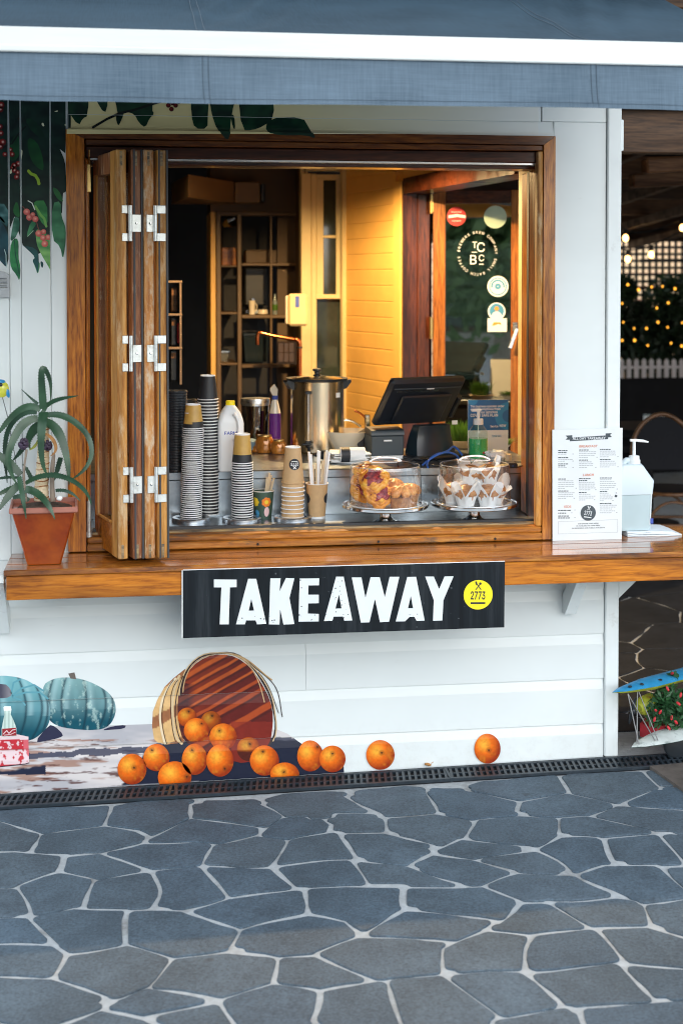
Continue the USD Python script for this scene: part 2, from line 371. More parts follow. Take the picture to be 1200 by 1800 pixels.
wood("mahogany_and_shade_upright", (0.022, 0.006, 0.003), (0.055, 0.014, 0.006), (0.09, 0.024, 0.009), "z", rough=0.35, coat=0.3)
wood("head_wood", (0.05, 0.013, 0.004), (0.12, 0.034, 0.007), (0.20, 0.065, 0.012), "x", rough=0.3, coat=0.4)
wood("jamb_wood", (0.05, 0.012, 0.004), (0.13, 0.034, 0.009), (0.20, 0.06, 0.015), "z", rough=0.3, coat=0.4)
wood("mahogany_and_shade_along", (0.022, 0.006, 0.003), (0.055, 0.014, 0.006), (0.09, 0.024, 0.009), "x", rough=0.35, coat=0.3)
wood("door_wood", (0.14, 0.045, 0.012), (0.26, 0.09, 0.022), (0.36, 0.14, 0.035), "z", rough=0.35, coat=0.3)
wood("dark_beam", (0.03, 0.015, 0.008), (0.06, 0.03, 0.014), (0.09, 0.045, 0.02), "x", rough=0.6, coat=0.0)
wood("rough_timber", (0.10, 0.045, 0.02), (0.17, 0.08, 0.035), (0.24, 0.12, 0.055), "x", rough=0.6, coat=0.0)
mat("rubber", (0.035, 0.036, 0.04), rough=0.55, var=0.2)
mat("black_gap", (0.012, 0.012, 0.014), rough=0.8)
mat("steel", (0.62, 0.65, 0.68), rough=0.28, metal=1.0, var=0.06, scale=60, stretch=(0.05, 1, 1), rvar=0.08)
mat("bench_steel", (0.34, 0.385, 0.42), rough=0.3, metal=1.0, var=0.05, scale=5, rvar=0.06)
mat("polished_steel", (0.75, 0.75, 0.74), rough=0.12, metal=1.0, var=0.03)
mat("galvanised", (0.66, 0.68, 0.66), rough=0.38, metal=0.75, var=0.14, scale=55, dirt=(0.35, 0.34, 0.3), dirt_scale=30)
mat("brass", (0.72, 0.5, 0.2), rough=0.28, metal=1.0, var=0.1)
mat("copper", (0.50, 0.16, 0.06), rough=0.25, metal=1.0, var=0.15, scale=20)
mat("black_plastic", (0.012, 0.016, 0.02), rough=0.36, var=0.15, scale=40, bump=0.0002, bscale=400)
mat("dark_plastic", (0.02, 0.03, 0.038), rough=0.45, var=0.15, scale=40, bump=0.0002, bscale=400)
mat("white_plastic", (0.78, 0.8, 0.8), rough=0.35, var=0.03)
mat("paper", (0.78, 0.8, 0.8), rough=0.75, var=0.03)
mat("ink", (0.02, 0.024, 0.03), rough=0.6, var=0.1)
# ================================================================== PAVEMENT
def paving_mat(name, lo, hi):
    n = {"g": ("geometry", {}), "o": ("geometry", {}), "n": ("noise_texture", {"scale": 9, "detail": 9, "roughness": 0.72}), "r": ("rgb_ramp", {"ramp": [(0.34, lo), (0.66, hi)]}),
         "s": ("noise_texture", {"scale": 2.3, "detail": 3}), "sr": ("rgb_ramp", {"ramp": [(0.3, (0.78, 0.78, 0.78)), (0.7, (1.14, 1.15, 1.17))]}),
         "f": ("noise_texture", {"scale": 110, "detail": 3, "roughness": 0.8}), "fr": ("rgb_ramp", {"ramp": [(0.3, (0.58, 0.58, 0.58)), (0.7, (1.42, 1.42, 1.42))]}),
         "v": ("voronoi_texture", {"scale": 4.2, "randomness": 1.0}), "vr": ("map_range", {"from_min": 0.035, "from_max": 0.075, "to_min": 0.55, "to_max": 0.0, "clamp": True}),
         "x": ("mix_color", {"blend_type": "multiply", "fac": 1.0, "use_clamp_result": False}), "y": ("mix_color", {"blend_type": "multiply", "fac": 1.0, "use_clamp_result": False}),
         "z": ("mix_color", {"b": (0.03, 0.032, 0.036)}),
         "b": ("bump", {"strength": 1.0, "distance": 0.0018}), "bn": ("noise_texture", {"scale": 70, "detail": 8, "roughness": 0.7}), "p": ("principled_bsdf", {"roughness": 0.7, "specular_ior_level": 0.35})}
    l = [("g.position", "n.vector"), ("g.position", "s.vector"), ("g.position", "f.vector"), ("g.position", "v.vector"), ("g.position", "bn.vector"), ("n.fac", "r.fac"), ("s.fac", "sr.fac"), ("f.fac", "fr.fac"),
         ("r.color", "x.a"), ("sr.color", "x.b"), ("x.result", "y.a"), ("fr.color", "y.b"), ("v.distance", "vr.value"), ("y.result", "z.a"), ("vr.result", "z.fac"), ("z.result", "p.base_color"), ("bn.fac", "b.height"), ("b.normal", "p.normal")]
    usdkit.material(stage, "/World/Looks/" + name, n, l, surface="p.BSDF")
    return name
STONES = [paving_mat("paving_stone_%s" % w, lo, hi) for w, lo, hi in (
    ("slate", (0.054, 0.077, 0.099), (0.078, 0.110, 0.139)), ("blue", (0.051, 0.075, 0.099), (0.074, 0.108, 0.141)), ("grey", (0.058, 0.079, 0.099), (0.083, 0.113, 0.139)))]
SHADED_STONE = paving_mat("paving_stone_shaded", (0.008, 0.010, 0.013), (0.022, 0.025, 0.031))  # same paving, with the shade under the terrace roof put into its colour
mat("mortar", (0.38, 0.405, 0.42), rough=0.85, var=0.16, scale=40, bump=0.002, bscale=200, dirt=(0.17, 0.165, 0.155), dirt_scale=6)
mat("far_ground", (0.12, 0.125, 0.13), rough=0.9, var=0.2, scale=0.4)
def ground_sheet(x0, x1, y0, y1, dz):
    return hexa([(x, y, ground_z(x) + dz - (0.02 if z == 0 else 0)) for z in (0, 1) for y in (y0, y1) for x in (x0, x1)])
solo("ground", ground_sheet(-300, 300, -300, 300, -0.03), "far_ground", kind="structure")
pavement = thing("pavement", None, None, kind="structure")
part(pavement, "mortar_bed", ground_sheet(-7, 9, -7, 14, -0.004), "mortar")
L2, R2 = (0, 1360), (600, 1340)
traced = []
def P(o, *z): traced.append([(o[0] + a / 2, o[1] + b / 2) for a, b in z])
P(L2, (20, 170), (150, 213), (375, 185), (385, 113), (200, 122), (-40, 140))
P(L2, (-40, 168), (15, 176), (150, 216), (112, 265), (50, 268), (-40, 272))
P(L2, (388, 113), (680, 103), (672, 160), (510, 219), (470, 200), (380, 184))
P(L2, (155, 216), (375, 187), (470, 202), (508, 218), (365, 276), (118, 266))
P(L2, (690, 108), (890, 103), (995, 145), (910, 187), (685, 158))
P(L2, (930, 107), (1020, 78), (1190, 72), (1225, 86), (1295, 128), (1200, 135), (1000, 147))
P(L2, (510, 228), (680, 165), (905, 190), (890, 210), (755, 247), (510, 236))
P(L2, (910, 210), (985, 155), (1075, 147), (1160, 205), (1010, 230))
P(L2, (370, 280), (500, 240), (750, 250), (712, 325), (545, 340))
P(L2, (-40, 275), (50, 271), (240, 287), (198, 348), (95, 390), (-40, 380))
P(L2, (240, 292), (360, 282), (530, 342), (325, 370), (208, 348))
P(L2, (728, 320), (757, 258), (895, 216), (1005, 235), (950, 322))
P(L2, (968, 315), (1020, 235), (1162, 212), (1192, 245), (1226, 296))
P(L2, (64, 400), (200, 352), (318, 375), (298, 465), (210, 478), (105, 500))
P(L2, (-40, 420), (50, 405), (95, 497), (-40, 505))
P(L2, (325, 378), (535, 347), (542, 470), (305, 465))
P(L2, (550, 345), (705, 332), (795, 432), (640, 475), (548, 470))
P(L2, (722, 330), (950, 327), (1020, 397), (805, 425))
P(L2, (970, 325), (1222, 303), (1365, 390), (1200, 393), (1042, 395))
P(L2, (655, 482), (800, 437), (1058, 408), (1070, 492), (845, 543))
P(L2, (1072, 405), (1200, 400), (1405, 400), (1415, 475), (1275, 535), (1200, 517), (1088, 495))
P(L2, (108, 512), (265, 472), (442, 486), (440, 600), (235, 625))
P(L2, (462, 490), (640, 485), (825, 547), (795, 612), (590, 642), (452, 600))
P(L2, (-40, 516), (90, 516), (185, 600), (-40, 600))
P(L2, (813, 605), (850, 552), (1080, 503), (1200, 522), (1245, 550), (1200, 585), (1090, 630), (965, 635))
P(L2, (1125, 628), (1200, 590), (1255, 570), (1550, 595), (1555, 700), (1350, 720), (1200, 660))
P(L2, (-40, 606), (180, 605), (215, 626), (185, 708), (-40, 706))
P(L2, (232, 632), (450, 608), (588, 648), (500, 740), (362, 775), (198, 706))
P(L2, (525, 740), (612, 652), (790, 627), (958, 647), (930, 727), (790, 788))
P(L2, (978, 648), (1110, 640), (1330, 735), (1200, 750), (1110, 760), (958, 727))
P(L2, (-40, 716), (180, 722), (360, 785), (215, 875), (100, 880), (-40, 850))
P(L2, (365, 827), (500, 752), (780, 800), (500, 865))
P(L2, (803, 800), (945, 742), (1105, 772), (1100, 860), (1160, 935), (850, 940))
P(L2, (1125, 772), (1200, 757), (1350, 735), (1420, 875), (1180, 920), (1110, 865))
P(L2, (225, 880), (350, 835), (490, 877), (650, 935), (200, 945))
P(L2, (515, 872), (785, 812), (850, 935), (670, 935))
P(L2, (-40, 865), (90, 885), (170, 945), (-40, 945))
P(R2, (15, 115), (130, 95), (270, 100), (310, 168), (230, 187), (155, 184))
P(R2, (293, 100), (430, 100), (612, 140), (598, 180), (460, 193), (330, 168))
P(R2, (445, 95), (545, 65), (748, 55), (780, 103), (620, 131))
P(R2, (768, 53), (1020, 38), (1068, 95), (960, 138), (800, 103))
P(R2, (618, 168), (635, 137), (790, 110), (940, 147), (870, 183), (750, 190))
P(R2, (985, 143), (1085, 100), (1240, 103), (1240, 167))
P(R2, (-10, 180), (130, 182), (145, 240), (-30, 243))
P(R2, (158, 196), (310, 180), (448, 205), (410, 255), (330, 285), (165, 240))
P(R2, (443, 258), (478, 202), (620, 187), (748, 197), (752, 250), (670, 288))
P(R2, (772, 197), (870, 192), (1075, 243), (920, 265), (772, 248))
P(R2, (885, 190), (960, 155), (1240, 172), (1240, 238), (1100, 243))
P(R2, (5, 255), (150, 252), (328, 290), (235, 353), (50, 325))
P(R2, (345, 312), (420, 268), (655, 292), (460, 333))
P(R2, (690, 300), (770, 262), (905, 272), (955, 348), (808, 383))
P(R2, (932, 275), (1100, 258), (1185, 360), (975, 348))
P(R2, (1122, 258), (1240, 252), (1240, 380))
P(R2, (485, 347), (678, 307), (785, 380), (640, 383))
P(R2, (248, 355), (330, 322), (460, 342), (612, 388), (490, 428))
P(R2, (38, 342), (235, 367), (402, 425), (98, 427))
P(R2, (505, 437), (630, 398), (800, 398), (955, 465), (620, 483))
P(R2, (825, 395), (940, 368), (1118, 372), (1188, 478), (1040, 490))
P(R2, (1145, 377), (1240, 372), (1240, 470))
P(R2, (230, 442), (490, 442), (608, 490), (525, 543), (235, 505))
P(R2, (535, 577), (622, 502), (700, 497), (830, 570), (660, 603))
P(R2, (722, 490), (960, 478), (1025, 490), (1055, 565), (862, 568))
P(R2, (1055, 500), (1240, 488), (1240, 615), (1078, 560))
P(R2, (70, 605), (230, 522), (515, 555), (495, 580), (388, 630))
P(R2, (378, 662), (500, 595), (655, 612), (637, 728), (375, 735))
P(R2, (685, 610), (860, 582), (970, 680), (662, 728))
P(R2, (888, 577), (1060, 577), (1240, 630), (1240, 725), (990, 690))
P(R2, (675, 742), (958, 703), (1085, 828), (795, 850))
P(R2, (980, 703), (1240, 738), (1240, 826), (1108, 830))
P(R2, (182, 770), (360, 757), (525, 890), (480, 908), (225, 940))
P(R2, (380, 757), (640, 742), (775, 848), (550, 888))
P(R2, (530, 905), (815, 862), (860, 940), (520, 940))
P(R2, (865, 867), (1240, 850), (1240, 940), (880, 940))
done, shapes = [], []
sm = lambda p, it=2: Polygon(smooth_poly(p, it))
raw = [Polygon([tuple(atg(a, b)[:2]) for a, b in q]).buffer(0) for q in traced]
for k, w in enumerate(raw):                            # grow every stone until 14 mm of mortar is left
    near = [o for i, o in enumerate(raw) if i != k and i > k and o.distance(w) < 0.07]
    w = w.buffer(0.034, join_style=2, mitre_limit=2.0)
    for o in near: w = w.difference(o.buffer(0.013))
    for o in done:
        if o.distance(w) < 0.02: w = w.difference(o.buffer(0.0135))
    if not polys(w): continue
    w = max(polys(w), key=lambda g: g.area)
    done.append(w); shapes.append(w)
cover = unary_union(done).buffer(0.013)
drain_strip = sbox(-6, -0.165, 1.62, 0.3)
r2 = np.random.default_rng(3)
sites = []
for _ in range(4000):
    c = np.array([r2.uniform(-3.6, 4.6), r2.uniform(-4.6, 6.5)])
    if all((c[0] - s[0]) ** 2 + (c[1] - s[1]) ** 2 > 0.31 ** 2 for s in sites): sites.append(c)
vor = Voronoi(np.array(sites))
for i, reg in enumerate(vor.point_region):
    ids = vor.regions[reg]
    if -1 in ids or len(ids) < 3: continue
    g = Polygon(vor.vertices[ids])
    c = g.centroid
    if c.y > 0.25 and c.x < 0.75: continue                       # under the kiosk
    if not (-3.3 < c.x < 4.2 and -4.3 < c.y < 6.2) or g.area > 0.5: continue
    g = g.buffer(-0.006).difference(cover).difference(drain_strip)
    if not polys(g): continue
    g = max(polys(g), key=lambda q: q.area)
    if g.area < 0.012 or g.buffer(-0.03).is_empty: continue
    shapes.append(g)
shapes = [g.difference(drain_strip) for g in shapes]
shapes = sorted([max(polys(g), key=lambda q: q.area) for g in shapes if polys(g)], key=lambda g: (g.centroid.x - CAM[0]) ** 2 + (g.centroid.y - CAM[1]) ** 2)[:296]
for k, g in enumerate(shapes):
    g = g.buffer(-0.018, quad_segs=4).buffer(0.0178, quad_segs=4).simplify(0.0012)
    if not polys(g): continue
    g = Polygon(max(polys(g), key=lambda q: q.area).exterior)
    g = g.segmentize(0.045)
    o = np.asarray(g.exterior.coords)[:-1]
    if not g.exterior.is_ccw: o = o[::-1]
    wv = np.stack([meshkit.noise(np.c_[o * 5.5, np.full(len(o), q_)], 21) - 0.5 for q_ in (0.3, 7.7)], 1) * 0.05
    o = o + wv
    jit = (meshkit.noise(np.c_[o * 14, np.zeros(len(o))], 5) - 0.5) * 0.010
    e = np.roll(o, -1, 0) - np.roll(o, 1, 0); nrm = np.stack([e[:, 1], -e[:, 0]], 1) / (np.linalg.norm(e, axis=1, keepdims=True) + 1e-9)
    o = o + nrm * jit[:, None]
    inner = o - nrm * 0.003
    top = 0.0012 + r2.uniform(-0.0008, 0.0010)
    n = len(o)
    zt = lambda p, h: np.c_[p, ground_z(p[:, 0]) + h]
    v = np.vstack([zt(o, -0.012), zt(o, top - 0.0018), zt(inner, top)])
    i = np.arange(n); j = (i + 1) % n
    f = np.vstack([np.stack([i, j, j + n], 1), np.stack([i, j + n, i + n], 1), np.stack([i + n, j + n, j + 2 * n], 1), np.stack([i + n, j + 2 * n, i + 2 * n], 1)])
    try:
        import mapbox_earcut as ec
        t = ec.triangulate_float64(inner, np.array([n], np.uint32)).reshape(-1, 3).astype(int)
    except Exception:
        t = Delaunay(inner).simplices; c = inner[t].mean(1); t = t[shapely.contains_xy(Polygon(inner), c[:, 0], c[:, 1])]
    s = (inner[t[:, 1]] - inner[t[:, 0]]); s2 = (inner[t[:, 2]] - inner[t[:, 0]])
    fl = s[:, 0] * s2[:, 1] - s[:, 1] * s2[:, 0] < 0
    t[fl] = t[fl][:, ::-1]
    part(pavement, "stone", trimesh.Trimesh(v, np.vstack([f, t + 2 * n]), process=False), STONES[k % 3] if g.centroid.y < 0.25 else SHADED_STONE)  # stones under the terrace roof take the shade-darkened colour

# ================================================================== DRAIN
mat("drain_plastic", (0.012, 0.020, 0.028), rough=0.45, var=0.3, scale=30, spec=.4, dirt=(0.05, 0.06, 0.07), dirt_scale=14, dirt_lo=0.55, dirt_hi=0.85)
drain = thing("drain_channel", "black slotted drain channel running along the foot of the white kiosk wall", "drain")
DX0, DX1, DY0, DY1 = -1.75, 1.5, -0.150, -0.022
def gz(x, dz): return ground_z(x) + dz
def skew(m):                                        # follows the fall of the pavement
    m = as_tm(m); v = np.array(m.vertices); v[:, 2] += ground_z(v[:, 0]); return trimesh.Trimesh(v, m.faces, process=False)
part(drain, "channel", skew(bx(DX0, DX1, DY0, DY1, -0.003, 0.0005)), "black_gap")
part(drain, "front_rail", skew(bx(DX0, DX1, DY0, DY0 + 0.016, -0.003, 0.011, 0.002)), "drain_plastic")
part(drain, "back_rail", skew(bx(DX0, DX1, DY1 - 0.016, DY1, -0.003, 0.011, 0.002)), "drain_plastic")
part(drain, "centre_rail", skew(bx(DX0, DX1, -0.090, -0.082, -0.003, 0.0085, 0.001)), "drain_plastic")
for k in range(int((DX1 - DX0) / 0.0225)):
    x = DX0 + 0.0225 * k
    part(drain, "slat", skew(hull([(x + a + (0.012 if y > -0.1 else 0), y, z) for a in (0, 0.0095) for y in (DY0 + 0.015, DY1 - 0.015) for z in (-0.002, 0.0095)])), "drain_plastic")
for x in (-0.62, 0.38):
    part(drain, "joint", skew(bx(x, x + 0.012, DY0 - 0.001, DY1 + 0.001, -0.003, 0.0125, 0.002)), "drain_plastic")

# ================================================================== KIOSK
kiosk = thing("kiosk", "white weatherboard takeaway kiosk with a wide serving window", "kiosk")
mid = lambda a, b: 0.5 * (a + b)
XCORN = at(1088, 700, 0)[0]                          # outer right corner
XTRIM = at(1064, 700, 0)[0]
lines = [mid(at(1040, a, 0)[2], at(40, b, 0)[2]) for a, b in ((1036, 1068), (1113, 1151), (1194, 1232), (1272, 1317))]
PITCHB = (lines[0] - lines[3]) / 3
ZB = [lines[0] + PITCHB] + lines                     # board tops, downwards
CH, REC = 0.040, 0.0075                               # chamfer height and recess
WX0 = -1.95
BOARDS = []                                          # (z0, z1) of each board's visible face
BOTTOM = 0.004
for k in range(5):
    z1 = ZB[k]; z0 = ZB[k + 1] if k < 4 else None
    BOARDS.append((z0, z1))
def board_mesh(x0, x1, z0, z1, tilt_bottom=False, d=0.05):
    b0, b1 = (z0, z0) if not tilt_bottom else (ground_z(x0) + BOTTOM, ground_z(x1) + BOTTOM)
    prof = lambda x, zb: [(x, 0, zb), (x, 0, z1 - CH), (x, REC, z1), (x, d, z1), (x, d, zb)]
    v = np.array(prof(x0, b0) + prof(x1, b1)); n = 5
    f = []
    for i in range(n):
        j = (i + 1) % n; f += [[i, i + n, j + n], [i, j + n, j]]
    f += [[0, 1, 2], [0, 2, 3], [0, 3, 4], [5, 7, 6], [5, 8, 7], [5, 9, 8]]
    return trimesh.Trimesh(v, np.array(f)[:, ::-1], process=False)
joint_x = [None, None, at(537, 1180, 0)[0], None, at(30, 1360, 0)[0]]
for k, (z0, z1) in enumerate(BOARDS):
    xj = joint_x[k]
    for a, b in ([(WX0, XTRIM - 0.002)] if xj is None else [(WX0, xj - 0.0006), (xj + 0.0006, XTRIM - 0.002)]):
        part(kiosk, "weatherboard", board_mesh(a, b, z0 if z0 is not None else 0, z1, z0 is None), "white_boards")
ZTOP = 3.02
# window casing measures
YC = -0.022
XL0, XL1 = at(117.5, 600, YC)[0], at(150, 600, YC)[0]
XR0, XR1 = at(954, 600, YC)[0], at(975, 600, YC)[0]
ZT1 = mid(at(117, 226, YC)[2], at(977, 238, YC)[2])
ZT0 = ZT1 - 0.062
ZC = mid(at(977, 947, 0)[2], at(20, 974, 0)[2])      # top of the serving counter
print("counter height", ZC, "casing", XL0, XL1, XR0, XR1, ZT0, ZT1, "boards", ZB, "corner", XTRIM, XCORN)
# upright boards left of the window
cuts = [WX0, -1.62, at(17, 550, 0)[0], at(38, 550, 0)[0], at(90, 550, 0)[0], XL0 + 0.004]
GROOVES = cuts[1:-1]
for a, b in zip(cuts[:-1], cuts[1:]):
    part(kiosk, "upright_board", bx(a + 0.0008, b - 0.0008, 0.0, 0.05, ZB[0], ZTOP, 0.0018), "white_boards")
part(kiosk, "backing", bx(WX0, XL0 + 0.004, 0.012, 0.06, ZB[0] + 0.01, ZTOP - 0.01), "white_trim")
# boards over the window
ZO = [ZT1 - 0.02, at(880, 212, 0)[2], at(880, 212, 0)[2] + PITCHB, at(880, 212, 0)[2] + 2 * PITCHB, ZTOP]
XP = at(953, 210, 0)[0]
for z0, z1 in zip(ZO[:-1], ZO[1:]):
    part(kiosk, "weatherboard", board_mesh(XL0 + 0.006, XP - 0.006 if z0 > ZO[0] + 0.01 else XR1 - 0.002, z0, z1), "white_boards")
# smooth panel right of the window, and the corner post
part(kiosk, "wall_panel", bx(XR1 - 0.002, XTRIM - 0.0025, 0.0, 0.05, ZB[0], ZO[1], 0.002), "white_boards")
part(kiosk, "wall_panel", bx(XP - 0.0015, XTRIM - 0.0025, 0.0, 0.05, ZO[1] + 0.001, ZTOP, 0.002), "white_boards")
part(kiosk, "corner_post", bx(XTRIM, XCORN, -0.012, 0.10, ground_z(XCORN) + 0.006, ZTOP, 0.004), "white_trim")
part(kiosk, "latch_block", bx(XCORN + 0.0005, XCORN + 0.016, 0.01, 0.05, at(1092, 264, 0)[2], at(1092, 209, 0)[2], 0.003), "white_trim")
# roof edge over the wall
mat("roof_metal", (0.05, 0.05, 0.052), rough=0.5, metal=0.3, var=0.2)
part(kiosk, "roof", bx(-2.2, XCORN + 0.35, -0.25, 6.2, ZTOP + 0.06, ZTOP + 0.14, 0.01), "roof_metal")
part(kiosk, "eave", bx(-2.2, XCORN + 0.35, -0.06, -0.004, ZTOP - 0.12, ZTOP + 0.055, 0.005), "dark_beam")
gut = [(0.055 * math.cos(a), 0.055 * math.sin(a)) for a in np.linspace(math.pi, 2 * math.pi, 9)]
part(kiosk, "gutter", trimesh.Trimesh(*[np.vstack([[(x, -0.31 + c, ZTOP + 0.13 + s) for c, s in gut] for x in (-2.2, XCORN + 0.4)]), np.array([t for i in range(8) for t in ((i, i + 1, i + 10), (i, i + 10, i + 9))])], process=False), "roof_metal")

# ================================================================== SERVING WINDOW (casing, head, jambs, sill, folding leaves)
win = thing("serving_window", "honey coloured timber serving window with four sashes folded open at the left", "window")
SX0, SX1 = XL1 + 0.002, XR0 - 0.002                   # clear opening of the casing
def mitre(x0, x1, z0, z1, w, side):                  # the mitred casing, in the (x, z) plane
    if side == "l": return Polygon([(x0, z0), (x0, z1), (x0 + w, z1 - w), (x0 + w, z0)])
    if side == "r": return Polygon([(x1, z0), (x1 - w, z0), (x1 - w, z1 - w), (x1, z1)])
    return Polygon([(x0, z1), (x1, z1), (x1 - w, z1 - w), (x0 + w, z1 - w)])
WL, WR = XL1 - XL0, XR1 - XR0
WT = 0.034
def casing(poly, y0, y1):
    return wallprism(poly.buffer(-0.0006, join_style=2), y0, y1)
part(win, "casing", casing(Polygon([(XL0, ZC + 0.004), (XL0, ZT1), (XL1, ZT1 - WT), (XL1, ZC + 0.004)]), YC, 0.03), "honey_wood_upright")
part(win, "casing", casing(Polygon([(XR1, ZC + 0.004), (XR0, ZC + 0.004), (XR0, ZT1 - WT), (XR1, ZT1)]), YC, 0.03), "honey_wood_upright")
part(win, "casing", casing(Polygon([(XL0, ZT1), (XR1, ZT1), (XR0, ZT1 - WT), (XL1, ZT1 - WT)]), YC, 0.03), "head_wood", label="darker head casing")
ZH = at(600, 284, 0.02)[2]                            # underside of the head
# inner beads and head
part(win, "head_bead", bx(XL1 + 0.004, XR0 - 0.002, YC + 0.006, 0.05, ZT1 - WT - 0.022, ZT1 - WT - 0.001, 0.003), "head_wood")
part(win, "head", bx(XL1 + 0.004, XR0 + 0.05, 0.006, 0.16, ZH + 0.004, ZT1 - WT - 0.024, 0.003), "mahogany_and_shade_along")
part(win, "track", bx(XL1 + 0.02, XR0 + 0.05, 0.016, 0.06, ZH - 0.004, ZH + 0.003), "steel")
part(win, "head_liner", bx(XL1 + 0.02, XR0 + 0.05, 0.064, 0.16, ZH - 0.016, ZH + 0.003, 0.002), "mahogany_and_shade_along")
part(win, "edge_strip", bx(XR0 - 0.022, XR0 - 0.0015, YC + 0.003, 0.02, ZC + 0.055, ZT1 - WT - 0.024, 0.003), "weathered_upright", label="pale weathered strip on the right of the window")
JX = XR0 - 0.003
part(win, "jamb", bx(JX, JX + 0.05, 0.021, 0.168, ZC + 0.05, ZH + 0.0, 0.002), "jamb_wood")
part(win, "jamb_seal", bx(JX - 0.001, JX + 0.012, 0.170, 0.196, ZC + 0.065, ZH - 0.018), "rubber")
part(win, "jamb", bx(JX + 0.003, JX + 0.05, 0.198, 0.285, ZC + 0.065, ZH - 0.018, 0.002), "honey_wood_upright")
part(win, "jamb", bx(XL1 + 0.001, XL1 + 0.012, 0.0, 0.10, ZC + 0.05, ZH, 0.003), "honey_wood_upright")
# sill
SZ0 = ZC + 0.004
part(win, "sill", bx(XL1 + 0.003, XR0 - 0.001, YC - 0.006, 0.03, SZ0, SZ0 + 0.026, 0.004), "worn_edge")
part(win, "sill", bx(XL1 + 0.003, XR0 - 0.001, YC + 0.002, 0.05, SZ0 + 0.027, SZ0 + 0.050, 0.005), "worn_edge")
part(win, "sill_track", bx(XL1 + 0.02, JX + 0.02, 0.032, 0.052, SZ0 + 0.0505, SZ0 + 0.058), "weathered_grey")
part(win, "sill_seal", bx(XL1 + 0.02, JX + 0.02, 0.054, 0.078, SZ0 + 0.045, SZ0 + 0.067), "rubber")
part(win, "sill_strip", bx(XL1 + 0.02, JX + 0.02, 0.080, 0.094, SZ0 + 0.045, SZ0 + 0.060), "head_wood")
for px, py in ((453, 956.5), (665, 952), (870, 947)):
    p = at(px, py, YC - 0.007)
    part(win, "plug", moved(lathe([(0.0045, 0), (0.0045, 0.003), (0.003, 0.0036)], 10), p, rx=math.pi / 2), "black_gap")
